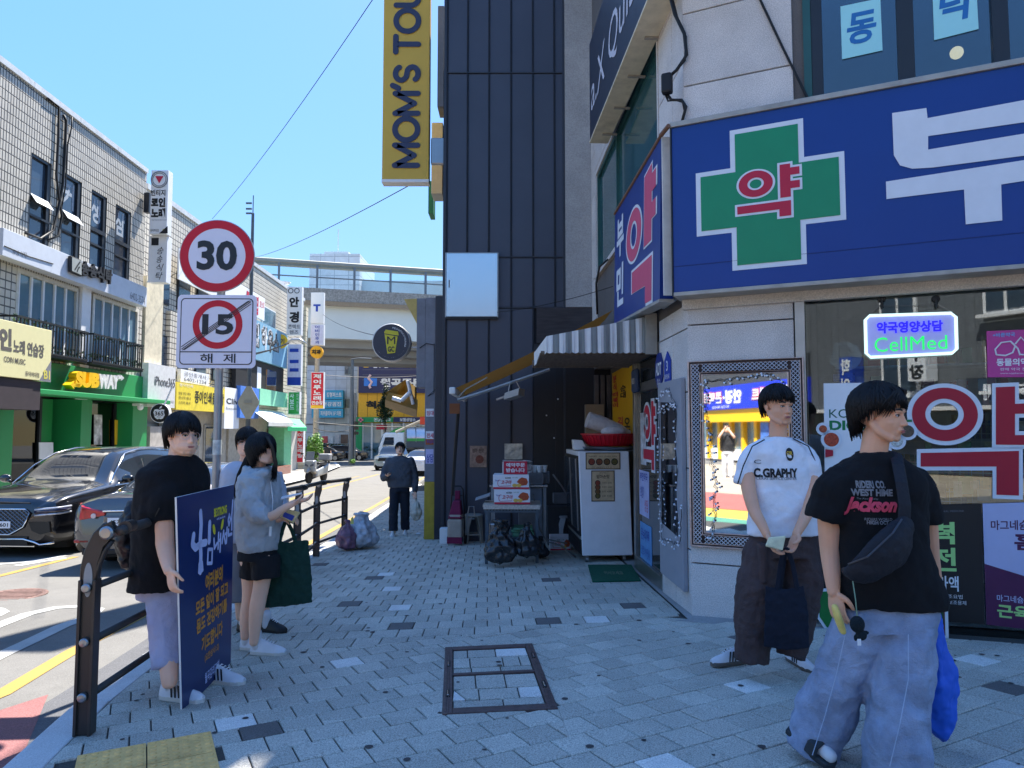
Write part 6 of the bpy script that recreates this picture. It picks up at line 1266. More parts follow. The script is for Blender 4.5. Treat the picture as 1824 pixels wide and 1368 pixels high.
m = MB(FL); m.box(L(494,830,-1)[0],L(518,830,-1)[0],-1.0,-.1,GL,GL+.75); tag(m.obj('brick_planter',brickmat('planter_brick',lin((150,85,65)),lin((170,160,150)),.2,.07,.01)),'low red brick planter step in front of the green shop','planter')
def vert(t_,tx_,s,m_,u0,v0,u1,v1,**k):
    n = len(s); h = (v1-v0)/n
    for i,ch in enumerate(s): tx_(ch,m_,u0,v0+i*h+.12*h,u1,v0+(i+1)*h-.06*h,**k)
t,tx,_ = fsign(510,511,538,597,42,greyf,'pale optician sign with glasses outline and big black letters'); tx('안',blackprint,515,529,533,547,bold=.05); tx('경',blackprint,515,555,533,575,bold=.05); tx('콘텍트',greyprint,513,578,535,586,bold=.02); tx('렌즈',greyprint,516,588,532,595,bold=.02)
for u in (518,529): c_ = P(u,518,42); m = MB(); ringmb(m,c_.x,c_.z,.16,.12,41.98,41.99,16); m.obj('glasses_outline',blackprint,t)
t,tx,_ = fsign(511,613,537,687,42.3,C('face_lilac',200,200,222),'lilac projecting sign with blue speech shapes and a blue foot'); 
for v,s in ((621,'TOP'),(641,'ENGLISH'),(656,'YOGURT')): a,b = P(516,v+6,42.3),P(532,v,42.3); m = MB(); m.box(a.x,b.x,42.28,42.294,a.z,b.z); m.obj('speech_shape',blueprint,t); tx(s,whiteprint,518,v+1.5,530,v+4.5)
a,b = P(512,686,42.3),P(536,672,42.3); MB().box(a.x,b.x,42.285,42.294,a.z,b.z).obj('blue_foot',blueprint,t); tx('hagwon',whiteprint,515,676,533,682)
t,tx,_ = fsign(513,698,534,738,42.5,C('face_green',60,165,80),'small green projecting sign with white Korean letters'); vert(t,tx,'사보드',whiteprint,516,700,524,730,bold=.03); vert(t,tx,'한식전문점',whiteprint,528,701,532,733)
t,tx,_ = fsign(553,521,577,576,50,greyf,'pale clinic sign with a blue T shaped emblem'); tx('T',blueprint,558,542,571,555,bold=.06)
t,tx,_ = fsign(553,578,577,615,50,C('face_lilac',200,200,222),'lilac ear nose and throat clinic sign with vertical navy letters'); vert(t,tx,'이비인후과',blueprint,561,579,569,613,bold=.02)
c_ = P(563.5,627,50); t = thing('round_sign','round orange dentist sign with black Korean letters','sign',I4,(c_.x,50,c_.z-.45)); m = MB(); m.lathe([(.001,0),(.44,0),(.44,.3)],(c_.x,50,c_.z),28,'y'); m.obj('disc',C('dent_orange',235,170,40),t); text('치과',blackprint,t,I4,c_.x-.34,c_.z-.17,.68,.34,49.97,bold=.05)
t,tx,_ = fsign(553,663,577,728,50.2,C('face_red',205,35,55),'red projecting karaoke sign with big white vertical letters'); vert(t,tx,'제이투노래',whiteprint,558,665,572,714,bold=.04); tx('연습장',whiteprint,555,714,575,721,bold=.03); a,b = P(554,727,50.2),P(576,722,50.2); MB().box(a.x,b.x,50.18,50.194,a.z,b.z).obj('yellow_strip',yellowprint,t)
t,tx,_ = fsign(528,760,541,824,46,C('face_red',205,35,55),'low red vertical karaoke sign by the roller shutter'); vert(t,tx,'제이투노래방',whiteprint,530,761,539,816,bold=.03)
c_ = P(284.5,736,23.5); t = thing('round_phone_sign','round black and white sign reading 365 beside the green pillar','sign',I4,(c_.x,23.5,c_.z-.33)); r_ = .32
m = MB(); m.lathe([(r_,0),(r_,.15)],(c_.x,23.5,c_.z),28,'y'); m.obj('rim',white,t); m = MB(); m.lathe([(.001,-.01),(r_*.93,-.01),(r_*.93,-.002)],(c_.x,23.5,c_.z),28,'y'); m.obj('face',blackprint,t)
m = MB(); m.prism([(c_.x+a*r_,c_.z+b*r_) for a,b in ((-.62,.1),(-.5,.38),(-.25,.42),(0,.34),(.25,.42),(.5,.36),(.45,.1),(.55,-.2),(.35,-.55),(.15,-.62),(0,-.56),(-.2,-.62),(-.45,-.45))],23.475,23.489); m.prism([(c_.x+a*r_,c_.z+b*r_) for a,b in ((-.02,.45),(.05,.66),(.25,.78),(.2,.55))],23.475,23.489); m.obj('apple_shape',whiteprint,t); text('365',blackprint,t,I4,c_.x-.15,c_.z-.08,.29,.14,23.465,bold=.02); text('iPhone',blackprint,t,I4,c_.x-.07,c_.z-.14,.14,.035,23.465)
m = MB(); m.cyl((c_.x+.1,23.6,c_.z+.3),(c_.x+.3,23.7,c_.z+.9),.03,6); m.obj('strut',white,t)
m = MB(FL); m.box(L(263,760)[0],L(305,760)[0],-.1,.3,GL,1.5); o = m.obj('posterd_wall',C('poster_wall',170,165,160,var=.35,sc=3)); o.name = 'notice_wall'; tag(o,'pale wall strip full of small notices right of the green pillar','wall')
# street poles on the far pavement
pg = C('pole_grey',95,100,105,rough=.4,metal=.4,var=.1)
Y = 27; b_ = P(443,700,Y); t = thing('street_lamp','grey street lamp pole with a mast on top behind the speed limit sign','street lamp',I4,(b_.x,Y,G(b_.x,Y)))
m = MB(); m.tube([(b_.x,Y,G(b_.x,Y)),(b_.x,Y,P(443,380,Y).z)],.09,10,rs=[.10,.055]); m.tube([(b_.x,Y,P(443,380,Y).z),(b_.x,Y,P(443,348,Y).z)],.02,6); m.obj('pole',pg,t)
m = MB(); m.tube([P(443,633,Y),P(480,624,Y),P(515,611,Y)],.035,8,rs=[.05,.03,.03]); m.obj('arm',pg,t); m = MB(); m.tube([P(510,612,Y),P(520,606,Y),P(535,605,Y),P(547,612,Y)],.1,10,rs=[.05,.12,.13,.03],flat=.5); m.obj('lamp_head',C('lamp_silver',185,188,190,rough=.3,metal=.5),t,smooth=True)
m = MB(); 
for v in (362,372,380): p_ = P(443,v,Y); m.box(p_.x-.1,p_.x+.12,Y-.03,Y+.03,p_.z-.03,p_.z+.03)
m.obj('mast_fitting',pg,t)
c_ = P(443,717,Y-.1); m = MB(); h_,w_ = .62,.40; m.prism([(c_.x-.08,c_.z+h_),(c_.x+.08,c_.z+h_),(c_.x+w_,c_.z+.06),(c_.x+w_,c_.z-.06),(c_.x+.08,c_.z-h_),(c_.x-.08,c_.z-h_),(c_.x-w_,c_.z-.06),(c_.x-w_,c_.z+.06)],Y-.14,Y-.12); tag(m.obj('diamond_sign',C('sign_back',165,160,145,rough=.5,metal=.2)),'blank back of a diamond shaped sign on the street lamp pole','sign')
m = MB(); m.box(c_.x-.14,c_.x+.14,Y-.17,Y-.145,c_.z-.02,c_.z+.08); m.obj('clamp',steel,t)
Y = 52; b_ = P(563,760,Y); m = MB(); m.tube([(b_.x,Y,G(b_.x,Y)),(b_.x,Y,P(560,610,Y).z)],.2,8,rs=[.24,.17]); tag(m.obj('utility_pole',C('concrete_pole',150,145,135,rough=.8)),'pale concrete utility pole behind the red karaoke sign','pole')
Y = 57; b_ = P(626,760,Y); t = thing('street_lamp','slim grey lamp post with a short arm at the end of the street','street lamp',I4,(b_.x,Y,G(b_.x,Y))); m = MB(); m.tube([(b_.x,Y,G(b_.x,Y)),(b_.x,Y,P(626,641,Y).z)],.15,8,rs=[.22,.12]); m.tube([P(626,640,Y),P(640,638,Y),P(662,639,Y)],.06,6); m.obj('pole',pg,t); m = MB(); p_ = P(633,700,Y); m.tube([(p_.x,Y,G(p_.x,Y)),P(633,700,Y)],.09,6); m.obj('side_post',pg,t)
m = MB(); 
for v in (753,762,771): p_ = P(634,v,Y); m.box(p_.x-.12,p_.x+.2,Y-.1,Y+.1,p_.z-.15,p_.z+.1)
tag(m.obj('traffic_light',black),'black traffic light seen side on by the slim lamp post','traffic light')
# overhead wires
def wire(a,b,sag,r,lb,n=10):
    a,b = Vector(a),Vector(b); m = MB(); m.tube([a+(b-a)*(i/n)-Vector((0,0,sag*4*(i/n)*(1-i/n))) for i in range(n+1)],r,4); o = m.obj('overhead_wire',cable); tag(o,lb,'wire','overhead wires')
wire(P(690,-40,14),P(378,390,30),.25,.010,'thin wire running steeply from the yellow sign down to the speed sign')
wire(P(735,327,14),P(455,458,42),.2,.012,'thin wire from the foot of the yellow sign to the viaduct')
wire(P(455,458,42),P(240,492,24),.2,.010,'thin wire crossing the grey projecting sign')
wire(P(575,560,50),P(760,612,16),.3,.014,'thin wire crossing in front of the viaduct towards the cafe sign')
wire(P(565,667,50),P(760,668,60),.2,.02,'wire stretched along the white tiled far building')
wire(P(560,752,50),P(770,758,60),.2,.03,'low wire stretched in front of the yellow clinic wall')
wire(P(886,556,11.9),P(1092,510,9.8),.05,.005,'white thin wire from the steel panel to the stone wall')
wire(P(560,763,50),P(640,761,60),.3,.03,'lowest wire in front of the white tiled far building')
# ================================================================== viaduct, far buildings, behind-camera block
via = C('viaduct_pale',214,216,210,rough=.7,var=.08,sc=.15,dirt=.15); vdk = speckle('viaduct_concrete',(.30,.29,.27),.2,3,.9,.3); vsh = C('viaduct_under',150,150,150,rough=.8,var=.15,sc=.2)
A,B = P(455,460,65),P(780,482,70); d = (B-A); ang = math.degrees(math.atan2(d.y,d.x)); FV = frame(A.x,A.y,0,ang); ux = d.xy.length
zv = lambda v: on(FV,620,v,0)[1]; x0,x1 = -90,ux+70
vt = thing('railway_viaduct','pale elevated railway viaduct with a curved glass noise barrier crossing the street','viaduct',FV,(ux/2,0,5))
MB(FV).box(x0,x1,0,9,zv(604),zv(545)).obj('girder',via,vt)
MB(FV).box(x0,x1,-.5,9.5,zv(545)+.002,zv(518)).obj('parapet',vdk,vt); MB(FV).box(x0,x1,-.6,-.501,zv(548),zv(540)).obj('ledge',C('ledge_brown',150,130,105),vt)
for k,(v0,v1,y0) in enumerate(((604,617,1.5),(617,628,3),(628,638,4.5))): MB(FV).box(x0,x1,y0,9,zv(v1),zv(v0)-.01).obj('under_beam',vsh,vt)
zt0,zt1 = zv(519),zv(476); m = MB(FV); m.tube([(x0,.5,zt1+.15),(x1,.5,zt1+.15)],.38,8); m.obj('top_rail',C('rail_ribbed',150,145,130,rough=.6,var=.2,sc=4,stretch=(12,1,1)),vt)
m = MB(FV)
x = -60
while x < x1:
    m2 = MB(FV); m2.box(x-.10,x+.10,-.25,.0,zt0-1.4,zt1); m2.obj('barrier_post',C('post_bluegrey',105,115,125,rough=.5),vt); x += 3.45
m.box(x0,x1,-.1,.05,(zt0+zt1)/2-.05,(zt0+zt1)/2+.05); m.box(x0,x1,-.1,.05,zt0-.1,zt0+.1); m.obj('barrier_rail',MC['post_bluegrey'],vt)
MB(FV).box(x0,x1,-.05,.02,zt0,zt1).obj('barrier_glass',glassmat('barrier_glass',(.90,.95,.97),.15,1.45),vt)
for xx in (-30,ux+28): MB(FV).box(xx,xx+3,3,6,-3,zv(638)).obj('pier',vdk,vt)
# building rising behind the viaduct
m = MB(); a,b = P(549,600,110),P(641,452,110); tl = brickmat('panel_grid',lin((190,200,208)),lin((150,160,168)),2.2,1.5,.06,rough=.6)
t = thing('pale_tower','pale flat topped building rising behind the viaduct','building',I4,((a.x+b.x)/2,110,-3)); m.box(a.x,b.x,110,122,-3,b.z); m.obj('wall',tl,t); m = MB(); m.box(a.x+2,b.x-2,111,120,b.z,b.z+.6); m.cyl((P(602,452,112).x,112,b.z),(P(602,452,112).x,112,b.z+4.5),.07,5); m.obj('roof_parapet',C('parapet_white',205,210,212),t)
a,b = P(641,600,112),P(777,500,112); m = MB(); m.box(a.x,b.x+20,112,124,-3,b.z); tag(m.obj('blue_windowed_building',C('far_bluish',165,190,205,rough=.6,var=.1,sc=.3)),'bluish building dimly visible through the glass noise barrier','building')
# white tiled building at the junction
YW = 88; a,b = P(440,812,YW),P(638,610,YW); wt = brickmat('big_white_tiles',lin((196,204,212)),lin((150,158,165)),1.35,1.1,.03,rough=.4)
t = thing('white_tiled_building','large pale tiled building at the junction beyond the viaduct','building',I4,((a.x+b.x)/2,YW,-3.4)); MB().box(a.x-30,b.x,YW,YW+14,-3.6,b.z+6).obj('wall',wt,t)
for u0,u1,v0,v1 in ((614,628,651,667),(614,628,710,726)): p,q = P(u0,v1,YW),P(u1,v0,YW); o = MB().box(p.x,q.x,YW-.1,YW-.01,p.z,q.z).obj('window',C('win_frame_far',120,128,128),t); MB().box(p.x+.1,(p.x+q.x)/2-.05,YW-.13,YW-.11,p.z+.1,q.z-.1).obj('glass_pane',gdark,o)
p = P(480,806,YW); q = P(640,740,YW); MB().box(p.x,q.x,YW-.06,YW-.01,P(480,757,YW).z,P(480,755,YW).z).obj('ledge',greyprint,t)
for u0,u1,v0,v1,c in ((574,584,777,789,(205,90,90)),(585,594,776,790,(200,205,210)),(597,605,774,795,(190,190,195)),(607,620,774,790,(110,90,80))):
    p,q = P(u0,v1,YW),P(u1,v0,YW); MB().box(p.x,q.x,YW-.12,YW-.05,p.z,q.z).obj('wall_poster',C('far_poster%d' % u0,*c,var=.3,sc=2),t)
blue2 = C('clinic_cyan',60,165,205,rough=.5)
for lb,u0,u1,v0,v1,tx in (('upper cyan clinic banner with white letters',570,611,695,711,'정형퍼스트'),('middle cyan clinic banner with white letters',560,611,712,727,'건강검진'),('lowest and widest cyan clinic banner with yellow and white letters',555,611,728,744,'피부클리닉 5F 의원')):
    p,q = P(u0,v1,YW-1),P(u1,v0,YW-1); t = thing('clinic_banner',lb,'sign',I4,((p.x+q.x)/2,YW-1,p.z)); MB().box(p.x,q.x,YW-1,YW-.2,p.z,q.z).obj('board',blue2,t); w = q.x-p.x; h = q.z-p.z; text(tx,whiteprint,t,I4,p.x+w*.28,p.z+h*.22,w*.66,h*.55,YW-1.02,bold=.03)
# clinic building: navy and yellow, green pharmacy below
YC = 84; cn = C('clinic_navy',42,48,92,rough=.5); cyl_ = C('clinic_yellow',225,170,45,rough=.5)
a,b = P(637,820,YC),P(790,634,YC); t = thing('clinic_building','corner building with navy and yellow clinic boards over green shop fronts','building',I4,((a.x+b.x)/2,YC,-3.4)); MB().box(a.x,b.x+10,YC,YC+12,-3.6,b.z).obj('wall',cyl_,t)
zc_ = lambda v: P(700,v,YC).z; xc_ = lambda u: P(u,700,YC).x
MB().box(xc_(639),xc_(790),YC-.3,YC-.01,zc_(700),zc_(637)).obj('navy_board',cn,t)
for s,mt_,u0,u1,v0,v1 in (('2F',yellowprint,648,660,644,655),('접수·진료',whiteprint,664,701,645,656),('3F',yellowprint,704,716,644,655),('도수·물리치료',whiteprint,719,775,645,656),('월곡든든정형',whiteprint,678,790,674,690)): text(s,mt_,t,I4,xc_(u0),zc_(v1),xc_(u1)-xc_(u0),zc_(v0)-zc_(v1),YC-.33,bold=.05)
text('척추 관절',blackprint,t,I4,xc_(652),zc_(728),xc_(735)-xc_(652),zc_(714)-zc_(728),YC-.05,bold=.06)
m = MB(); m.box(xc_(649),xc_(672),YC-.33,YC-.305,zc_(688),zc_(674)); m.obj('blue_emblem',C('emblem_blue',60,130,225),t); m = MB(); m.tube([(xc_(661),YC-.4,zc_(668)),(xc_(657),YC-.4,zc_(674)),(xc_(663),YC-.4,zc_(681)),(xc_(659),YC-.4,zc_(688)),(xc_(661),YC-.4,zc_(692))],.16,6); m.obj('spine_emblem',C('emblem_pink',235,200,200),t)
for k in range(3): m = MB(); m.box(xc_(646),xc_(780),YC-.32,YC-.305,zc_(659+k*9)-.02,zc_(659+k*9)+.02) ; m.obj('board_line',greyprint,t)
m = MB()
for u in (655,672,690,720): m.box(xc_(u)-.03,xc_(u)+.03,YC-.02,YC-.005,zc_(742),zc_(700))
m.obj('panel_seam',C('seam_brown',150,110,40),t)
MB().box(xc_(637),xc_(702),YC-.6,YC-.31,zc_(752),zc_(743)-0).obj('green_fascia',C('pharm_green',40,150,90),t) ; MB().box(xc_(637),xc_(647),YC-.6,YC-.3,-3.4,zc_(752)-.01).obj('green_pier',MC['pharm_green'],t); MB().box(xc_(703),xc_(790),YC-.6,YC-.31,zc_(752),zc_(743)).obj('navy_fascia',cn,t)
text('건강한약국',whiteprint,t,I4,xc_(668),zc_(751),xc_(698)-xc_(668),zc_(744.5)-zc_(751),YC-.63,bold=.03); text('보험상담소',whiteprint,t,I4,xc_(714),zc_(751),xc_(742)-xc_(714),zc_(744.5)-zc_(751),YC-.63,bold=.03)
m = MB(); m.box(xc_(641),xc_(650),YC-.8,YC-.62,zc_(749.5),zc_(746.5)); m.box(xc_(644),xc_(647),YC-.8,YC-.62,zc_(752),zc_(744)); m.obj('pink_cross',C('cross_pink',240,140,160),t)
MB().box(xc_(648),xc_(790),YC-.2,YC-.05,-3.4,zc_(754)).obj('shop_glass',gblue,t)
for u in (648,664,682,700,720): MB().box(xc_(u)-.1,xc_(u)+.1,YC-.28,YC-.21,-3.4,zc_(753)).obj('mullion',white,t)
MB().box(xc_(672),xc_(690),YC-.3,YC-.29,zc_(765),zc_(757)).obj('red_notice',redprint,t)
# dark hedge band
def foliage(name,lb,cat,c,sx,sy,sz,n,s,mt_,seed,stem=None,group=None):
    rr = random.Random(seed); t = thing(name,lb,cat,I4,(c[0],c[1],c[2]-sz),group); m = MB()
    for _ in range(n):
        while True:
            p = Vector((rr.uniform(-1,1),rr.uniform(-1,1),rr.uniform(-1,1)))
            if p.length < 1 and p.length > .45*rr.random(): break
        p = Vector((p.x*sx,p.y*sy,p.z*sz))*(.85+.35*noise.noise(p*1.5+Vector((seed,0,0))))+Vector(c); d1 = Vector((rr.uniform(-1,1),rr.uniform(-1,1),rr.uniform(-.6,.6))).normalized()*s*rr.uniform(.6,1.3); d2 = d1.cross(Vector((rr.uniform(-1,1),rr.uniform(-1,1),1))).normalized()*s*.5; m.face([p-d1,p+d2,p+d1,p-d2])
    m.obj('crown',mt_,t)
    if stem: m = MB(); m.tube([(c[0],c[1],stem),(c[0]+.05,c[1],(stem+c[2])/2),(c[0]-.05,c[1],c[2])],.1,6,rs=[.12,.09,.05]); m.obj('trunk',C('bark',75,60,48,rough=.9),t)
    return t
leaf1 = C('leaf_bright',105,150,50,rough=.6,var=.35,sc=3); leaf2 = C('leaf_dark',38,62,38,rough=.6,var=.4,sc=2)
p = P(561,802,49); foliage('shrub','bright green bush at the end of the left row of shops','bush',(p.x,49,p.z+.1),.75,.8,1.25,1500,.09,leaf1,3,G(p.x,49))
p = P(686,728,78); foliage('street_tree','small dark conifer standing before the yellow clinic wall','tree',(p.x,78,p.z),.95,.9,1.7,1600,.14,leaf2,5,G(p.x,78)); p = P(683,706,78); foliage('street_tree','narrow dark tree top just left of the broken awning','tree',(p.x+.2,78.5,p.z),.5,.5,1.6,600,.13,leaf2,6)
p = P(650,800,83); foliage('hedge','low dark hedge along the foot of the far buildings','hedge',(P(600,800,84).x,84,P(600,800,84).z),7.5,.5,.8,2600,.16,leaf2,9)
# grass tuft at the lamp post
p = P(628,824,56.5); foliage('grass_tuft','small grass tuft at the foot of the slim lamp post','grass',(p.x,56.5,p.z+.12),.3,.3,.2,120,.07,leaf1,12)
# ================================================================== the corner behind the camera, seen in the mirror and the window
ye_ = C('shop_front_yellow',235,180,30,rough=.5,var=.05)
FBk = frame(-6.8,-14.5,0,180+27); g0 = G(-10,-14)
t = thing('optician_shop','yellow corner shop with a long blue optician sign reflected in the mirror','shop',FBk,(0,0,g0))
MB(FBk).box(2.0,11,0,8,4.4,6.6).obj('upper_wall',C('upper_orange',205,130,70,rough=.7,var=.1),t); MB(FBk).box(2.0,11,1.2,8,g0,4.4).obj('core_wall',C('core_dim',90,95,100),t)
MB(FBk).box(2.0,11,-.3,.8,3.45,4.4).obj('dark_soffit',C('soffit_dark',60,62,66),t)
MB(FBk).box(2.0,11,-.35,.1,2.35,3.45).obj('sign_box',C('optic_blue',25,50,190,rough=.4),t); MB(FBk).box(2.0,11,-.25,.9,1.75,2.34).obj('yellow_band',ye_,t)
for k in range(2):
    o = 2.3+k*4.6; text('안경·',whiteprint,t,FBk,o,2.6,1.7,.65,-.37,bold=.05); text('콘택트',redprint,t,FBk,o+1.75,2.62,2.0,.62,-.368,bold=.09); text('콘택트',whiteprint,t,FBk,o+1.78,2.65,1.94,.56,-.38,bold=.02); text('957-7234. 943-4168',whiteprint,t,FBk,o+1.1,2.40,1.6,.13,-.38)
for k in range(9): x = 2.0+k*1.12; MB(FBk).box(x,x+.22,.1,.4,g0,1.75).obj('pillar',ye_,t); MB(FBk).box(x+.22,x+1.12,.3,.34,g0+.5,1.75).obj('shop_glass',gblue,t); MB(FBk).box(x+.22,x+1.12,.2,.45,g0,g0+.5).obj('base_panel',white,t)
for k,c in enumerate(((190,70,55),(70,110,180))): MB(FBk).box(4.6+k*.7,5.25+k*.7,-.02,.05,.6,1.7).obj('face_poster',C('facepost%d' % k,*c,var=.5,sc=5),t)
MB(FBk).box(4.6,5.2,-.05,.05,g0,.5).obj('red_board',redprint,t)
# dark brick block with windows, further right behind
FK2 = frame(7,-13,0,180+8); dbk = brickmat('dark_brick',lin((104,108,114)),lin((70,73,78)),.3,.1,.01,rough=.8); t = thing('dark_brick_building','dark brick building with white framed windows behind the camera','building',FK2,(5,0,g0))
MB(FK2).box(-3,16.6,0,9,g0,7.4).obj('wall',dbk,t)
for j in range(2):
    for i in range(5): x = -2+i*3.4; z = 2.6+j*2.4; o = MB(FK2).box(x,x+1.3,-.12,-.005,z,z+1.4).obj('window',white,t); MB(FK2).box(x+.1,x+.6,-.15,-.125,z+.1,z+1.3).obj('glass_pane',gdark,o); MB(FK2).box(x+.7,x+1.2,-.15,-.125,z+.1,z+1.3).obj('glass_pane',gdark,o); MB(FK2).box(x-.1,x+1.4,-.4,-.126,z-.12,z-.02).obj('sill',white,o)
for k,(x,z,w,h,mt_,tx) in enumerate(((1.4,3.2,.5,1.6,redprint,'노래방'),(4.6,2.9,.5,1.5,yellowprint,'호프'),(11.0,3.0,.6,1.8,whiteprint,'당구장'),(13.6,2.6,.5,1.4,blueprint,'학원'))):
    t3 = thing('hanging_sign',['red','yellow','white','blue'][k]+' vertical sign hanging on the brick building behind the camera','sign',FK2,(x,-.6,z)); MB(FK2).box(x,x+w,-.75,-.05,z,z+h).obj('sign_box',mt_,t3)
    for i,ch in enumerate(tx): text(ch,blackprint if k in (1,2) else whiteprint,t3,FK2,x+.06,z+h-(i+1)*h/len(tx)+.06,w-.12,h/len(tx)-.12,-.77,bold=.03)
MB(FK2).box(-3,16.6,-1.1,-.05,2.0,2.12).obj('canopy',white,t); MB(FK2).box(-3,16.6,-.06,-.01,g0,1.95).obj('shop_glass',gdark,t)
t2 = thing('study_cafe_sign','dark sign board of a study cafe on the brick building behind the camera','sign',FK2,(8,-.3,2)); MB(FK2).box(6,10,-.3,-.01,2.0,3.0).obj('board',C('board_slate',45,52,62),t2); text('스터디카페',whiteprint,t2,FK2,6.3,2.3,3.2,.5,-.32,bold=.03)
# coloured crossing behind the camera
OB('plaza_bounce_sheet',[(x,y,G(x,y)+RD+.003) for x,y in ((-16,-16),(9,-16),(9,1.25),(-4,1.25),(-16,-3))],[(0,1,2,3,4)],speckle('plaza_bounce',(.36,.30,.22),.15,40,.85,.2))['kind'] = 'structure'  # warm ground sheet behind the camera, added to bounce sunlight into the shade
def gp_(name,pts,c,dz=.006): OB(name,[(x,y,G(x,y)+RD+dz) for x,y in pts],[tuple(range(len(pts)))],speckle(name+'_paint',c,.15,50,.85,.2))['kind'] = 'structure'
gp_('crossing_green',[(1.2,1.2),(-2.2,1.2),(-3.0,.2),(.4,.5)],(.07,.22,.15),.007); gp_('crossing_yellow',[(.4,.5),(-3.0,.2),(-3.8,-.9),(-.3,-.8)],(.42,.30,.05))
gp_('crossing_red',[(-.3,-.85),(-3.9,-.95),(-7.2,-4.6),(-2.8,-5.0)],(.36,.10,.08)); gp_('crossing_orange',[(-2.8,-5.05),(-7.3,-4.7),(-13.5,-12),(-7,-13.4)],(.48,.17,.05))
for k in range(5): gp_('crossing_white',[(-.8-k*.55,-1.3-k*.75),(-4.0-k*.62,-1.25-k*.75),(-3.6-k*.6,-1.5-k*.75),(-.9-k*.55,-1.7-k*.75)],(.48,.48,.46),.010)
for k in range(3): gp_('crossing_curve',[(-4.6-k*2,-5.6-k*2.1),(-6.0-k*2,-6.3-k*2.1),(-6.3-k*2,-7.6-k*2.1),(-5.7-k*2,-7.5-k*2.1),(-5.5-k*2,-6.6-k*2.1),(-4.3-k*2,-6.0-k*2.1)],(.45,.34,.06),.010)
for k in range(2): gp_('crossing_oval',[(-6.4-k*2.4+.9*math.cos(R(a)),-6.2-k*3+.5*math.sin(R(a))) for a in range(0,360,24)],(.30,.29,.27),.011)
# ================================================================== railing, speed signs, banner board
iron = C('railing_brown',62,58,56,rough=.42,metal=.35,var=.12,sc=5)
posts = [gnd(150,1308),None,None,None,gnd(563,991),gnd(613,970)]
p0,p4 = posts[0],posts[4]
for k in (1,2,3): f = k/4; y = p0.y+(p4.y-p0.y)*f; x = interp(KERB,y)+.13; posts[k] = Vector((x,y,G(x,y)))
PH = 1.06; dirs = []
rl = thing('railing','brown metal pedestrian railing with flat cast posts along the kerb','railing',I4,p0)
for i,p in enumerate(posts):
    d = (posts[min(i+1,5)]-posts[max(i-1,0)]); d.z = 0; ang = math.degrees(math.atan2(d.y,d.x)); F_ = frame(p.x,p.y,0,ang-90) ; z0 = p.z
    # profile in the y/z plane of the post (leans to the road side at the top), wide flat face towards the walker
    w = .036
    prof = [(-w,0),(w,0),(w*1.0,.80),(w*1.2,.88),(w*1.9,.97),(w*3.0,PH-.045),(w*3.4,PH+.0),(w*2.9,PH+.045),(w*2.0,PH+.03),(w*.6,PH-.02),(-w*.55,PH-.11),(-w,PH-.20)]
    if i > 0: prof = [(-w,0),(w,0),(w,.86),(w*1.9,.97),(w*1.7,PH+.03),(-w*.2,PH+.03),(-w*.5,PH-.02),(-w,PH-.14)]
    m = MB(F_); sgn = 1
    def PT(a,h,y): return (a,y,z0+h)
    m.prism([(a,z0+h) for a,h in prof],-.020,.020); o = m.obj('post_web',iron,rl,bev=.004)
    m = MB(F_); 
    for s in (-1,1): m.box(s*w-.008 if s < 0 else s*w-.008,s*w+.008,-.036,.036,z0,z0+.80)
    m.obj('post_flange',iron,rl,bev=.003)
    if i == 0: m = MB(F_); m.tube([(-w,0,z0+.80),(-w,0,z0+PH-.20),(-w*.55,0,z0+PH-.11),(w*.6,0,z0+PH-.02),(w*2.0,0,z0+PH+.03)],.022,8,flat=.5); m.tube([(w,0,z0+.80),(w*1.25,0,z0+.87),(w*2.0,0,z0+.945),(w*3.0,0,z0+PH-.06)],.022,8,flat=.5); m.obj('curved_rib',iron,rl,smooth=True)
    m = MB(F_); m.prism([(.022*math.cos(R(a)),z0+.80+.09*math.sin(R(a))+(.0)) for a in range(0,360,20)],-.024,-.0205); m.obj('oval_slot_light',C('slot_light',150,150,150,rough=.9),rl)  # pale oval plate, light through the open slot put into its colour
    for h in (.20,.48,.76) if i == 0 else (.2,.48): m = MB(F_); m.lathe([(.001,-.055),(.018,-.052),(.024,-.045),(.024,-.022)],(0,0,z0+h),16,'y'); m.obj('bolt',steel,rl)
    m = MB(F_); c_ = (w*2.5 if i == 0 else w*.9); m.lathe([(.001,-.052),(.026,-.05),(.036,-.040),(.036,.04)],(c_,0,z0+PH-.015),18,'y'); m.obj('bolt',steel,rl)
def railpt(i,h): return posts[i]+Vector((0,0,h))
off = Vector((.10,0,0))
for h,r in ((.20,.020),(.48,.020),(.76,.020)):
    m = MB(); m.tube([railpt(i,h)+Vector((.02,0,0)) for i in range(6)],r,10); m.obj('rail',iron,rl,smooth=True)
m = MB(); m.tube([railpt(0,PH-.005)+Vector((.16,-.01,0))]+[railpt(i,PH+.02)+Vector((.06,0,0)) for i in range(1,6)]+[railpt(5,PH+.02)+Vector((.05,.15,0))],.028,12); m.obj('handrail',iron,rl,smooth=True)
for i in range(5):
    a = railpt(i,PH+.01)+Vector((.08 if i else .17,0,0)); b = railpt(i+1,PH+.02)+Vector((.06,0,0)); d = (b-a).normalized()
    for e,f in ((a+d*.02,a+d*.12),(b-d*.12,b-d*.02)): MB().tube([e,f],.033,12).obj('handrail_sleeve',iron,rl,smooth='auto')
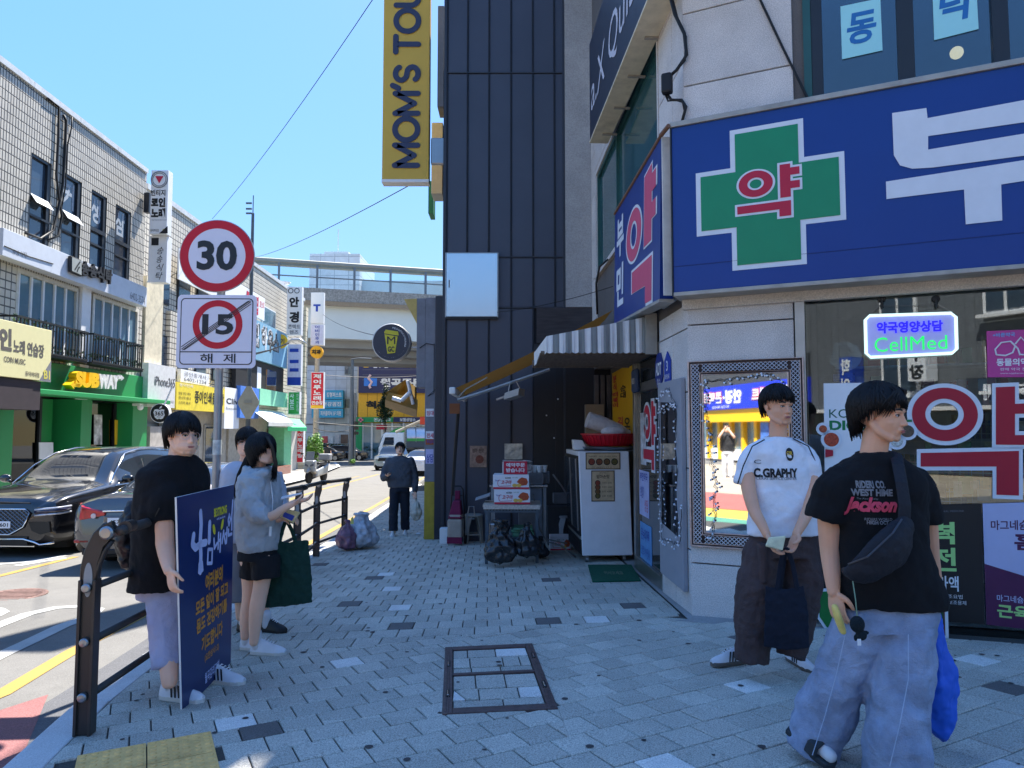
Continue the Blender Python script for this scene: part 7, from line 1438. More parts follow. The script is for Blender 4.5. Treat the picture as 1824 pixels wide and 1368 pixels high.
# speed signs on a pole
YS_ = 5.84; c30 = P(387,456,YS_); gsn = G(c30.x,YS_+.05); pol = C('galvanised',150,152,155,rough=.4,metal=.6,var=.15,sc=6)
t = thing('speed_limit_sign','round red rimmed speed sign reading 30 on a galvanised pole','road sign',I4,(c30.x+.01,YS_+.05,gsn))
m = MB(); m.cyl((c30.x+.02,YS_+.05,gsn-.05),(c30.x+.02,YS_+.05,c30.z+.2),.033,20); m.obj('pole',pol,t,smooth='auto')
m = MB(); p = P(389,797,YS_); m.cyl((c30.x+.02,YS_+.05,p.z-.06),(c30.x+.02,YS_+.05,p.z+.06),.0345,20); m.obj('pole_sticker',C('sticker_pale',190,195,190,var=.3,sc=20),t,smooth='auto')
r = 66.5*YS_/F_PX; FS_ = frame(c30.x,YS_,c30.z,4)
retro_w = C('retro_white',215,215,228,rough=.4,var=.03); retro_r = C('retro_red',190,8,38,rough=.4,var=.03)
m = MB(FS_); m.lathe([(.001,.004),(r,.004),(r,.0),(r*.985,-.002)],(0,0,0),64,'y'); m.obj('rim',C('rim_grey',165,168,172,rough=.4),t)
m = MB(FS_); ringmb(m,0,0,r*.975,r*.755,-.0065,-.003,64); m.obj('red_ring',retro_r,t); m = MB(FS_); m.lathe([(.001,-.0055),(r*.756,-.0055),(r*.756,-.003)],(0,0,0),64,'y'); m.obj('face',retro_w,t)
blk = C('sign_black',28,36,42,rough=.45,var=.05); text('30',blk,t,FS_,-r*.53,-r*.40,r*1.06,r*.82,-.0085,bold=.035)
def PS(u,v): q = on(frame(c30.x,YS_,0,0),u,v); return q[0],q[1]
FQ = frame(c30.x,YS_,0,2)
t = thing('end_of_limit_sign','square sign with 15 in a red ring struck through by diagonal bars','road sign',FQ,(0,0,on(FQ,388,655)[1]))
x0,z1 = on(FQ,317,525); x1,z0 = on(FQ,455,656)
def rrect(x0,x1,z0,z1,r,n=6): return [(cx+r*math.cos(R(a0+90*i/n)),cz+r*math.sin(R(a0+90*i/n))) for cx,cz,a0 in ((x1-r,z1-r,0),(x0+r,z1-r,90),(x0+r,z0+r,180),(x1-r,z0+r,270)) for i in range(n+1)]
MB(FQ).prism(rrect(x0,x1,z0,z1,.04),-.002,.002).obj('plate',retro_w,t)
MB(FQ).prism(rrect(x0+.028,x1-.028,z0+.028,z1-.028,.035),-.0035,-.0022).obj('border',blk,t); MB(FQ).prism(rrect(x0+.036,x1-.036,z0+.036,z1-.036,.03),-.0045,-.0037).obj('face',retro_w,t)
cx,cz = on(FQ,388,578); r2 = 44*YS_/F_PX; zb5 = on(FQ,388,627)[1]
m = MB(FQ); ringmb(m,cx,cz,r2,r2*.74,-.0062,-.0047,56); m.obj('red_ring',retro_r,t); text('15',blk,t,FQ,cx-r2*.62,cz-r2*.42,r2*1.26,r2*.84,-.0068,bold=.03)
m = MB(FQ); m.box(x0+.036,x1-.036,-.0066,-.0047,zb5-.004,zb5+.004); m.obj('divider',blk,t)
m = MB(FQ)
xa,za,xb,zb6 = x0+.045,zb5+.012,x1-.045,z1-.045
for k in range(4):
    o = (k-1.5)*.024; dx_,dz_ = xb-xa,zb6-za; l = math.hypot(dx_,dz_); nx,nz = -dz_/l,dx_/l
    stroke(m,[(xa+nx*o+max(0,o)*.5,za+nz*o+max(0,-o)*.9),(xb+nx*o-max(0,-o)*.6,zb6+nz*o-max(0,o)*.9)],.0062,-.0075)
m.obj('diagonal_bars',blk,t); text('해',blk,t,FQ,on(FQ,357,640)[0],z0+.042,.10,.078,-.0068,bold=.012); text('제',blk,t,FQ,on(FQ,398,640)[0],z0+.042,.10,.078,-.0068,bold=.012)
m = MB(FQ); m.tube([(-.1,.02,z1-.1),(.14,.02,z1-.1)],.012,6); m.tube([(-.1,.02,z0+.2),(.14,.02,z0+.2)],.012,6); m.obj('clamp',steel,t)
# prayer board held by the student
navyb = C('board_navy',20,42,98,rough=.32,var=.04,spec=.5)
tl,bl = P(315,886,4.02),P(325,1272,4.02); tr = P(417,863,4.86); br = P(411,1180,4.86); d = tr-tl; FBd = frame(tl.x,tl.y,0,math.degrees(math.atan2(d.y,d.x))); wB = d.xy.length
z1 = (tl.z+tr.z)/2; z0 = G(tl.x,tl.y)+.02; q = quadmap(FBd,[(315,886),(417,863),(411,1180),(325,1272)],0)
t = thing('message_board','tall navy foam board with a white handwritten Korean slogan and orange verses','board',FBd,(wB/2,0,min(q(0,0)[1],q(1,0)[1])))
qbox(MB(FBd),q,.0012,.012).obj('foam_core',white,t); qbox(MB(FBd),q,0,.001).obj('printed_face',navyb,t)
org = C('board_orange',225,150,55,rough=.5); lil = C('board_lilac',205,210,245,rough=.5); yel2 = C('board_yellow',235,220,50,rough=.5)
for s,mt_,a0,b0,a1,b1_,bo in (('여러분의',org,.44,.49,.78,.58,.04),('모든 일이 잘 되고',org,.26,.40,.90,.475,.04),('몸도 건강하기를',org,.27,.31,.88,.385,.04),('기도합니다',org,.36,.20,.79,.28,.04),('(요한삼서1:2)',org,.42,.135,.71,.18,.02),('월곡감리교회',lil,.42,.03,.72,.085,.02),('BE STRONG',yel2,.60,.852,.85,.898,.05),('with JesusLove',lil,.65,.828,.82,.845,.02)): qtext(s,mt_,t,FBd,q,a0,b0,a1,b1_,-.002,bold=bo)
def brush(paths,w=.05):
    for pts in paths:
        m = MB(FBd)
        P3 = [(q(a,b)[0],-.002,q(a,b)[1]) for a,b in pts]
        # flattened rounded stroke
        n = len(P3); W2 = w*wB/2
        for i in range(n-1): stroke(m,[(P3[i][0],P3[i][2]),(P3[i+1][0],P3[i+1][2])],w*wB,-.0022)
        for p in P3: m.face([(p[0]+W2*math.cos(R(a)),-.0024,p[2]+W2*math.sin(R(a))) for a in range(0,360,36)])
        m.obj('slogan_stroke',lil,t)
brush([[(.36,.90),(.37,.84),(.35,.76),(.36,.69),(.35,.61)],[(.24,.80),(.22,.76),(.27,.735),(.36,.745),(.45,.74)],[(.52,.83),(.51,.74)]],.055)
brush([[(.33,.65),(.32,.61),(.39,.61),(.38,.65)],[(.49,.70),(.48,.63),(.56,.62),(.57,.69),(.49,.70)],[(.60,.74),(.61,.69),(.66,.71)],[(.69,.76),(.68,.68)],[(.73,.75),(.72,.66)],[(.69,.72),(.73,.72)],[(.79,.76),(.76,.70)],[(.79,.75),(.83,.69)],[(.86,.77),(.85,.69)],[(.83,.74),(.86,.74)],[(.97,.91),(.955,.83),(.96,.75)],[(.90,.84),(.88,.81),(.90,.78),(.93,.81),(.90,.84)],[(.89,.755),(.89,.725),(.96,.725)]],.026)
m = MB(FBd)
for a,b,s in ((.60,.79,-1),(.76,.80,1)): cx_,cz_ = q(a,b); m.face([(cx_+.03*math.cos(R(k))*.7+.012*s*math.sin(R(k)),-.0024,cz_+.05*math.sin(R(k))*.7) for k in range(0,360,30)])
m.obj('leaf_mark',yel2,t)
# bags of rubbish by the railing
g_ = gnd(630,970)
film = M('bag_clear',(.42,.45,.50),rough=.22,spec=.6,var=.45,sc=9,bump=1,bsc=12); pk = M('bag_pink',lin((120,85,105)),rough=.3,spec=.6,var=.7,sc=7,bump=1,bsc=10)
crumple('rubbish_bag',film,'pale translucent rubbish bag standing at the railing end','rubbish bag',(P(642,960,11.4).x,11.4,G(-2.4,11.4)),.27,.24,.56,11,.5,.18,ridge=11)
crumple('rubbish_bag',pk,'smaller pinkish rubbish bag with dark contents beside the pale bag','rubbish bag',(P(618,968,11.2).x,11.2,G(-2.6,11.2)),.17,.17,.47,13,.3,.14,ridge=8)
crumple('orange_packet',C('packet_orange',130,60,35,rough=.4,var=.5,sc=12),'crumpled orange brown packet behind the pale rubbish bag','packet',(P(662,955,11.8).x,11.8,G(-2.3,11.8)),.07,.06,.24,15,.5,.2)
m = MB(); p = P(629,925,11.1); m.prism([(p.x-.02,p.z-.06),(p.x+.03,p.z-.06),(p.x+.02,p.z+.05),(p.x-.01,p.z+.03)],11.0,11.02); tag(m.obj('label_scrap',C('scrap_yellowgreen',190,195,110)),'yellow green paper scrap on the pinkish rubbish bag','paper')
p = gnd(745,952); crumple('litter',white,'scrap of white litter on the paving left of the corner post','litter',(p.x,p.y,p.z),.06,.05,.04,21,.5,.3,N=14,Mr=8)
# ================================================================== vehicles
def pchip(xs,ys,x):
    n = len(xs)
    if x <= xs[0]: return ys[0]
    if x >= xs[-1]: return ys[-1]
    h = [xs[i+1]-xs[i] for i in range(n-1)]; d = [(ys[i+1]-ys[i])/h[i] for i in range(n-1)]; s = [d[0]]+[0 if d[i-1]*d[i] <= 0 else 2*d[i-1]*d[i]/(d[i-1]+d[i]) for i in range(1,n-1)]+[d[-1]]
    for i in range(n-1):
        if x <= xs[i+1]:
            t = (x-xs[i])/h[i]; t2,t3 = t*t,t*t*t
            return (2*t3-3*t2+1)*ys[i]+(t3-2*t2+t)*h[i]*s[i]+(-2*t3+3*t2)*ys[i+1]+(t3-t2)*h[i]*s[i+1]
def car(name,label,cat,fm,st,glass,wheels,paint,gm,lod=1,wr=.34):
    """st: stations (y, half width, bottom, belt, top, glass half width); glass: (windscreen near, far), side (y0,y1,pillars)"""
    t = thing(name,label,cat,fm,(0,st[-1][0]/2,0)); ys = [s[0] for s in st]
    NY = int(46*lod)+14; yy = sorted(set([round(ys[0]+(ys[-1]-ys[0])*i/NY,4) for i in range(NY+1)]+[round(v,4) for v in ys]))
    rows = lambda w,zb,ze,zt,wg: [(0,zb),(.80*w,zb),(.965*w,zb+.10),(w,zb+.42*(ze-zb)),(.992*w,ze-.14),(.955*w,ze-.02),(.955*w*.5+wg*.5+.0,ze+(zt-.05-ze)*.5),(wg,zt-.055),(.72*wg,zt-.012),(0,zt)]
    sub = 3 if lod >= .8 else 1; ring_n = None; grid_ = []; 
    for y in yy:
        w,zb,ze,zt,wg = [pchip(ys,[s[k] for s in st],y) for k in range(1,6)]; rw = rows(w,zb,ze,zt,wg); ks = list(range(len(rw))); pts = []
        for i in range(len(rw)-1):
            for j in range(sub): f = i+j/sub; pts.append((pchip(ks,[r_[0] for r_ in rw],f),pchip(ks,[r_[1] for r_ in rw],f)))
        pts.append(rw[-1]); grid_.append([(x,y,z) for x,z in pts]+[(-x,y,z) for x,z in reversed(pts[:-1])]); ring_n = len(pts)
    parts_ = {'body': MB(fm),'windscreen': MB(fm),'rear_window': MB(fm),'side_window': MB(fm),'side_window2': MB(fm),'lower_trim': MB(fm)}
    (s0,s1),(r0,r1),(g0_,g1_,pil_) = glass
    N = len(grid_[0])
    for j in range(len(grid_)-1):
        for i in range(N-1):
            k = i if i < ring_n-1 else N-2-i; row = k//sub; q = [grid_[j][i],grid_[j][i+1],grid_[j+1][i+1],grid_[j+1][i]]; cy = sum(p[1] for p in q)/4; cz = sum(p[2] for p in q)/4
            if any(math.hypot(cy-wy,cz-wr) < wr+.055 and row in (1,2,3,4) for wy in wheels): continue
            key = 'body'
            if s0+.05 < cy < s1-.04 and row >= 7: key = 'windscreen'
            elif r0+.05 < cy < r1-.04 and row >= 7: key = 'rear_window'
            elif row in (5,6) and g0_ < cy < g1_ and not any(abs(cy-p_) < .05 for p_ in pil_): key = 'side_window'
            elif row <= 1: key = 'lower_trim'
            if key == 'side_window' and row == 5 and k % sub == 0 and sub > 1: key = 'body'
            if key == 'side_window' and q[0][0] < 0: key = 'side_window2'
            parts_[key].add(q,[(0,1,2,3)])
    for e in (0,-1): g_ = grid_[e]; parts_['body'].add(g_,[tuple(range(len(g_)))])
    for k,mb in parts_.items():
        if mb.v: mb.obj(k.rstrip('2'),gm if 'wind' in k else (paint if k == 'body' else black),t,smooth='auto')
    for wy in wheels:
        w = pchip(ys,[s[1] for s in st],wy)
        MB(fm).box(-w+.2,w-.2,wy-wr-.08,wy+wr+.08,.12,wr*2+.08).obj('wheel_housing',black,t)
        for s in (-1,1):
            m = MB(fm); m.tube([(s*(w-.005),wy+(wr+.06)*math.cos(R(a)),wr+(wr+.06)*math.sin(R(a))) for a in range(-20,201,10)],.03,6); m.obj('arch_trim',paint,t,smooth=True)
            x1_ = s*(w-.02); x0_ = s*(w-.24); m = MB(fm); m.lathe([(wr*.62,x0_),(wr*.96,x0_),(wr,x0_+s*.03),(wr,x1_-s*.03),(wr*.95,x1_),(wr*.66,x1_-s*.01),(wr*.6,x1_-s*.03)],(0,wy,wr),32,'x'); tr_ = m.obj('wheel',rubber,t,smooth='auto')
            m = MB(fm); m.lathe([(wr*.66,x1_-s*.02),(wr*.62,x1_-s*.06),(.05,x1_-s*.05),(.05,x1_-s*.03),(.001,x1_-s*.03)],(0,wy,wr),24,'x')
            for a in range(5): an = R(72*a+18); m.tube([(x1_-s*.035,wy+.05*math.cos(an),wr+.05*math.sin(an)),(x1_-s*.022,wy+wr*.63*math.cos(an),wr+wr*.63*math.sin(an))],.03,5)
            m.obj('rim',steel,tr_)
    return t
def paintm(name,c,fl=.3): return M(name,lin(c),rough=.22,metal=fl,var=.04,sc=3,coat=1,spec=.6)
cgl = M('car_glass',lin((30,36,44)),rough=.02,var=.05,spec=1.0,coat=.6)
# black SUV facing the camera
SX = (6-912)/F_PX*11.35; gs = G(SX,12.3)+RD; FSU = frame(SX,11.35,gs,-2.5)
suvp = paintm('paint_black',(22,24,30),.2)
st = [(0,.80,.30,.82,.88,.60),(.07,.91,.24,.90,.96,.72),(.30,.96,.22,.97,1.03,.78),(.9,.985,.21,1.03,1.10,.80),(1.35,.99,.21,1.06,1.14,.80),(2.20,.99,.22,1.08,1.66,.62),(3.0,.99,.22,1.09,1.72,.64),(4.0,.98,.23,1.12,1.68,.62),(4.75,.95,.3,1.12,1.2,.76),(4.94,.85,.38,1.0,1.06,.68)]
t = car('parked_suv','glossy black SUV facing the camera with a diamond mesh grille','car',FSU,st,((1.35,2.2),(4.05,4.72),(1.75,4.35,(2.55,3.5))),(.95,3.9),suvp,cgl,1,.37)
gr_ = [(-.46,.80),(.46,.80),(.54,.74),(.44,.52),(.22,.40),(-.22,.40),(-.44,.52),(-.54,.74)]
MB(FSU).prism(gr_,-.035,-.003).obj('grille',black,t); m = MB(FSU); m.tube([(x,-.04,z) for x,z in gr_+gr_[:1]],.011,6); m.obj('grille_rim',chrome,t,smooth=True); m = MB(FSU)
for k in range(-14,15):
    for s in (-1,1):
        x0 = k*.075; seg = []
        for i in range(25):
            zz = .41+i*.016; xx = x0+s*(zz-.41)*1.25
            if inpoly((xx,zz),gr_): seg.append((xx,-.041,zz))
        if len(seg) > 2: m.tube([seg[0],seg[-1]],.0055,4)
m.obj('grille_mesh',steel,t)
def platebox(t,fm,x,y,z,tx,w=.52,h=.11): o = MB(fm).box(x-w/2,x+w/2,y-.012,y,z,z+h).obj('number_plate',whiteprint,t,bev=.004); text(tx,blackprint,o,fm,x-w*.44,z+h*.18,w*.88,h*.64,y-.014,bold=.02)
platebox(t,FSU,-.02,-.045,.50,'152두 4601')
for s in (-1,1):
    m = MB(FSU)
    for z in (.80,.71): m.tube([(s*.60,-.012,z-.015),(s*.74,-.0,z),(s*.86,.03,z+.008),(s*.935,.12,z+.012),(s*.965,.32,z+.02)],.016,6)
    m.obj('headlight',M('led_strip',(.55,.58,.66),rough=.15,var=0,metal=.4),t,smooth=True)
    m = MB(FSU); m.tube([(s*.60,-.006,.755),(s*.74,.004,.765),(s*.86,.035,.77),(s*.93,.12,.775),(s*.955,.3,.78)],.03,8); m.obj('headlight_housing',M('lens_dark',lin((36,34,62)),rough=.1,coat=1,var=0),t,smooth=True)
    m = MB(FSU); m.prism([(s*.50,.60),(s*.84,.60),(s*.86,.44),(s*.70,.40),(s*.56,.46)],-.012,.05); m.obj('air_intake',black,t)
    m = MB(FSU); m.tube([(0,-.03,.33),(s*.45,-.03,.33),(s*.62,-.02,.28),(s*.70,-.01,.24),(s*.90,.04,.27)],.018,6); m.obj('bumper_trim',chrome,t,smooth=True)
    m = MB(FSU); m.tube([(s*1.0,1.52,1.12),(s*1.08,1.55,1.13)],.03,6); m.ball((s*1.14,1.58,1.17),.1,12,8,(1.1,.6,.75)); m.obj('wing_mirror',suvp,t,smooth=True)
    m = MB(FSU); m.tube([(s*.90,1.45,1.09),(s*.80,1.85,1.40),(s*.68,2.22,1.60),(s*.665,2.8,1.69),(s*.67,3.6,1.68),(s*.66,4.1,1.60)],.012,6); m.obj('roof_rail',chrome,t,smooth=True)
    m = MB(FSU); m.tube([(s*.968,1.5,1.05),(s*.97,2.6,1.075),(s*.965,4.2,1.10)],.010,6); m.obj('belt_trim',chrome,t)
MB(FSU).box(-.50,.50,-.022,.01,.24,.37).obj('lower_grille',black,t); m = MB(FSU); m.tube([(-.62,-.03,.22),(0,-.045,.225),(.62,-.03,.22)],.012,6); m.obj('skid_trim',chrome,t)
m = MB(FSU); m.tube([(-.5,.02,.885),(0,-.0,.90),(.5,.02,.885)],.012,6); m.obj('bonnet_edge',black,t)
# grey sedan seen from behind
IX = (246-912)/F_PX*10.1; gi = G(-5.2,11.2)+RD; FI = frame(IX,10.1,gi,1.5)
sedp = paintm('paint_graphite',(92,90,92),.6)
st = [(0,.78,.34,.84,.93,.62),(.06,.86,.27,.93,1.045,.66),(.25,.90,.22,.97,1.085,.67),(.62,.912,.2,.985,1.10,.68),(1.55,.912,.19,.985,1.40,.54),(2.3,.912,.19,.97,1.445,.56),(2.9,.912,.19,.95,1.40,.55),(3.75,.91,.19,.92,1.03,.66),(4.5,.89,.22,.80,.87,.64),(4.78,.74,.3,.64,.70,.52)]
t = car('grey_sedan','graphite grey sedan seen from behind with a red tail light','car',FI,st,((.62,1.55),(2.9,3.75),(1.05,3.35,(1.5,2.35))),(1.02,3.85),sedp,cgl,1,.33)
tailr = M('tail_red',lin((190,15,25)),rough=.1,coat=1,var=.35,sc=14)
for s in (-1,1):
    m = MB(FI); m.hexa([(s*.40,-.03,.86),(s*.74,-.015,.935),(s*.74,.06,.935),(s*.40,.04,.86),(s*.40,-.03,.805),(s*.76,-.015,.735),(s*.76,.06,.735),(s*.40,.04,.805)]); m.hexa([(s*.735,-.015,.935),(s*.875,.19,.965),(s*.82,.22,.965),(s*.70,.05,.935),(s*.755,-.015,.735),(s*.89,.17,.765),(s*.83,.2,.765),(s*.71,.05,.735)]); m.obj('tail_light',tailr,t,bev=.02)
    m = MB(FI); m.lathe([(.001,-.045),(.035,-.04),(.035,-.015)],(s*.55,0,.80),16,'y'); m.obj('reversing_lamp',M('lamp_clear',(.7,.55,.55),rough=.1,coat=1),t)
    m = MB(FI); m.box(*sorted((s*.62,s*.83)),.0,.05,.42,.465); m.obj('reflector',tailr,t,bev=.01)
    m = MB(FI); m.tube([(s*.93,3.3,.98),(s*1.0,3.32,1.0)],.02,6); m.ball((s*1.04,3.34,1.03),.085,12,8,(1.1,.6,.75)); m.obj('wing_mirror',sedp,t,smooth=True)
m = MB(FI); m.tube([(-.42,-.035,.862),(0,-.05,.875),(.42,-.035,.862)],.012,6); m.obj('boot_trim',chrome,t); m = MB(FI); m.tube([(-.45,-.02,.52),(0,-.03,.51),(.45,-.02,.52)],.014,6); m.obj('bumper_trim',chrome,t)
m = MB(FI); ringmb(m,0,.945,.085,.073,-.045,-.030,28,.62); m.tube([(-.045,-.04,.905),(-.008,-.04,.955),(0,-.04,.99)],.006,5); m.tube([(.045,-.04,.905),(.008,-.04,.955),(0,-.04,.99)],.006,5); m.obj('badge',chrome,t)
platebox(t,FI,-.12,-.035,.655,'45저 0132',.46,.12); m = MB(FI); m.box(-.42,.30,-.02,.01,.62,.80); m.obj('plate_recess',sedp,t,bev=.02); MB(FI).box(-.72,.72,.0,.10,.25,.34).obj('rear_diffuser',black,t,bev=.02)
# small far vehicles
def simple(name,lb,u,v,Y,rz,col,kind='sedan',s=1.0):
    p = P(u,v,Y); F_ = frame(p.x,Y,G(p.x,Y)+RD,rz); k = s
    base = [(0,.78,.3,.80,.90,.60),(.1,.88,.24,.92,1.0,.66),(.6,.91,.2,.96,1.06,.68),(1.45,.91,.2,.97,1.40,.54),(2.6,.91,.2,.95,1.42,.55),(3.5,.91,.2,.93,1.02,.66),(4.5,.86,.25,.75,.82,.6)]
    if kind == 'suv': base = [(0,.78,.3,.82,.90,.60),(.1,.9,.26,.95,1.02,.7),(1.0,.93,.24,1.0,1.08,.74),(1.8,.93,.24,1.02,1.60,.6),(3.6,.93,.24,1.02,1.64,.6),(4.3,.9,.3,1.0,1.1,.7),(4.5,.8,.4,.9,.95,.6)]
    gl_ = ((.6,1.45),(2.6,3.5),(1.1,3.1,(2.0,))) if kind == 'sedan' else ((1.0,1.8),(3.6,4.25),(1.4,4.0,(2.5,)))
    return car(name,lb,'car',F_,base,gl_,(.85,3.6),paintm('paint_'+lb.split()[0],col,.2),cgl,.3),F_
t,F_ = simple('white_sedan','white sedan driving away beyond the walking student',742,840,40,0,(235,235,238))
for s in (-1,1): MB(F_).box(*sorted((s*.5,s*.82)),-.03,.0,.80,.90).obj('tail_light',tailr,t)
MB(F_).box(-.26,.26,-.03,-.005,.72,.85).obj('number_plate',whiteprint,t)
t,F_ = simple('silver_suv','silver SUV approaching far down the street behind the walking student',689,831,48,0,(165,172,172),'suv')
MB(F_).box(-.26,.26,-.04,-.005,.50,.62).obj('number_plate',whiteprint,t); MB(F_).box(-.6,.6,-.03,-.005,.65,.85).obj('grille',black,t)
for s in (-1,1): MB(F_).box(*sorted((s*.55,s*.80)),-.04,.0,.78,.88).obj('headlight',white,t)
t,F_ = simple('black_minivan','black minivan crossing side on at the far junction',657,812,76,90,(25,26,32),'suv',1)
F_.translation = F_.translation; t,F_ = simple('dark_hatchback','low dark car standing beside the black minivan',614,812,74,95,(30,30,36))
# green and white tanker lorry
YT = 62; FTk = frame(P(675,812,YT).x,YT,G(-10,YT)+RD,12); k = 1
t = thing('tanker_lorry','white and green tanker lorry at the far junction','lorry',FTk,(2,0,0)); lw = C('lorry_white',225,228,228,rough=.35); lg_ = C('lorry_green',60,150,70,rough=.35)
m = MB(FTk); m.prism([(0,.5),(.0,1.5),(.35,2.55),(.6,2.75),(2.1,2.75),(2.1,.5)],0,2.3); m.obj('cab',lw,t,bev=.08); m = MB(FTk); m.prism([(.28,1.55),(.52,2.35),(1.25,2.35),(1.3,1.55)],-.02,-.003); m.box(-.02,.0,.2,2.1,1.5,1.6); m.obj('cab_window',cgl,t); m = MB(FTk); m.hexa([(-.02,.15,1.52),(-.02,2.15,1.52),(-.0,2.15,1.52),(-.0,.15,1.52),(.30,.2,2.5),(.30,2.1,2.5),(.33,2.1,2.5),(.33,.2,2.5)]); m.obj('windscreen',cgl,t)
m = MB(FTk); m.prism([(.9,2.78),(1.5,3.1),(2.2,3.35),(2.2,2.78)],.2,2.1); m.obj('air_deflector',lg_,t); m = MB(FTk); m.cyl((2.4,1.15,2.15),(8.6,1.15,2.15),1.05,24); m.obj('tank',C('tank_silver',200,202,205,rough=.25,metal=.5),t,smooth='auto')
m = MB(FTk); m.box(2.4,8.6,.08,.11,1.45,2.0); m.obj('tank_band',C('band_darkgrey',75,80,85),t); m = MB(FTk); m.box(2.4,8.6,.06,.10,2.0,2.25); m.obj('green_stripe',lg_,t); MB(FTk).box(2.2,8.6,.3,2.0,.7,1.1).obj('chassis',black,t)
for x in (3.2,4.6,6,7.4): m = MB(FTk); m.tube([(x,1.15+1.08*math.cos(R(a)),2.15+1.08*math.sin(R(a))) for a in range(-90,271,20)],.04,4); m.obj('tank_ring',steel,t)
for x in (1.0,6.2,7.4): m = MB(FTk); m.cyl((x,.05,.48),(x,.4,.48),.48,20); m.obj('wheel',rubber,t,smooth='auto')
m = MB(); m.tube([P(705,770,60),P(722,762,60),P(760,745,58)],.12,6); tag(m.obj('crane_arm',C('arm_beige',190,180,160)),'pale crane arm rising over the tanker lorry','crane arm')
p0,p1 = P(748,756,58),P(762,742,58); m = MB(); m.box(p0.x,p1.x,58,59,p0.z,p1.z); tag(m.obj('orange_block',C('crane_orange',210,70,40)),'orange red crane block at the end of the pale arm','crane')
# parked scooter on the far pavement
YM = 30.5; p = P(550,855,YM); FMo = frame(p.x,YM,G(p.x,YM),-8); k = thing('parked_scooter','silver grey maxi scooter parked on the far pavement facing the camera','scooter',FMo,(0,0,0)); sil = C('scooter_silver',170,172,175,rough=.3,metal=.4,var=.1)
m = MB(FMo); m.lathe([(.14,-.06),(.26,-.06),(.28,0),(.26,.06),(.14,.06)],(0,0,.28),20,'x'); m.obj('front_wheel',rubber,k,smooth='auto'); m = MB(FMo); m.lathe([(.14,-.07),(.26,-.07),(.28,0),(.26,.07),(.14,.07)],(.05,1.45,.28),20,'x'); m.obj('rear_wheel',rubber,k,smooth='auto')
m = MB(FMo); m.tube([(0,-.22,.48),(0,0,.60),(0,.2,.52)],.1,8,rs=[.05,.10,.07]); m.obj('mudguard',sil,k,smooth=True)
m = MB(FMo); m.hexa([(-.26,.0,.50),(.26,.0,.50),(.22,.35,.35),(-.22,.35,.35),(-.20,.02,.98),(.20,.02,.98),(.24,.3,1.0),(-.24,.3,1.0)]); m.obj('front_fairing',sil,k,bev=.06); m = MB(FMo); m.hexa([(-.2,.0,.99),(.2,.0,.99),(.2,.03,.99),(-.2,.03,.99),(-.17,.18,1.36),(.17,.18,1.36),(.17,.2,1.36),(-.17,.2,1.36)]); m.obj('windshield',M('tinted',lin((110,118,125)),rough=.1,spec=.8),k,bev=.02)
m = MB(FMo); m.hexa([(-.24,.3,.25),(.24,.3,.25),(.22,1.6,.35),(-.22,1.6,.35),(-.2,.35,.55),(.2,.35,.55),(.2,1.7,.78),(-.2,1.7,.78)]); m.obj('body_shell',sil,k,bev=.06); m = MB(FMo); m.box(-.18,.18,.7,1.6,.78,.88); m.obj('seat',black,k,bev=.04); m = MB(FMo); m.box(-.22,.30,1.45,1.85,.92,1.22); m.obj('top_box',C('topbox_grey',150,152,155),k,bev=.05)
m = MB(FMo)
for s in (-1,1): m.tube([(0,.2,1.02),(s*.34,.22,1.08)],.018,6); m.tube([(s*.24,.12,1.08),(s*.33,.08,1.24)],.01,5); m.ball((s*.35,.07,1.27),.06,8,6,(1.2,.4,.8))
m.obj('handlebar',black,k,smooth=True); m = MB(FMo)
for s in (-1,1): m.hexa([(s*.05,-.02,.72),(s*.20,.0,.76),(s*.20,.02,.76),(s*.05,.0,.72),(s*.05,-.02,.80),(s*.19,.0,.86),(s*.19,.02,.86),(s*.05,.0,.80)])
m.obj('headlight',C('lens_grey',90,95,105,rough=.1),k)
m = MB(FMo); m.box(-.11,.11,0.02,.04,.52,.62); m.obj('number_plate',whiteprint,k)
# ================================================================== people
skin = M('skin',lin((236,188,160)),rough=.5,var=.05,sc=8,spec=.35); skin2 = M('skin_tan',lin((226,170,138)),rough=.5,var=.06,sc=8,spec=.35)
for s_ in (skin,skin2): b_ = s_.node_tree.nodes['Principled BSDF']; b_.inputs['Subsurface Weight'].default_value = .12; b_.inputs['Subsurface Radius'].default_value = (.02,.008,.005); b_.inputs['Subsurface Scale'].default_value = .4
hairm = M('hair_black',(.010,.009,.010),rough=.48,var=.3,sc=40,spec=.35); lipm = M('lips',lin((176,104,98)),rough=.45); eyew = M('eye_white',(.62,.60,.58),rough=.25); eyed = M('eye_dark',(.012,.008,.006),rough=.15)
def crom(pts,k):
    out = []; n = len(pts)
    for i in range(n-1):
        p0,p1,p2,p3 = pts[max(i-1,0)],pts[i],pts[i+1],pts[min(i+2,n-1)]
        for j in range(k):
            t = j/k; out.append([.5*((2*b)+(-a+c)*t+(2*a-5*b+4*c-d)*t*t+(-a+3*b-3*c+d)*t**3) for a,b,c,d in zip(p0,p1,p2,p3)])
    out.append(list(pts[-1])); return out
def limb(mb,pts,rs,n=14,flat=1.0,up=None,k=4,cap=True):
    q = crom([(*p,r) for p,r in zip(pts,rs)],k); P3 = [Vector(a[:3]) for a in q]; r3 = [max(.001,a[3]) for a in q]
    if cap:
        d0 = (P3[0]-P3[1]).normalized(); d1 = (P3[-1]-P3[-2]).normalized()
        P3 = [P3[0]+d0*r3[0]*.75,P3[0]+d0*r3[0]*.5]+P3+[P3[-1]+d1*r3[-1]*.5,P3[-1]+d1*r3[-1]*.75]; r3 = [r3[0]*.35,r3[0]*.8]+r3+[r3[-1]*.8,r3[-1]*.35]
    return mb.tube(P3,1,n,rs=r3,flat=flat,up=up)
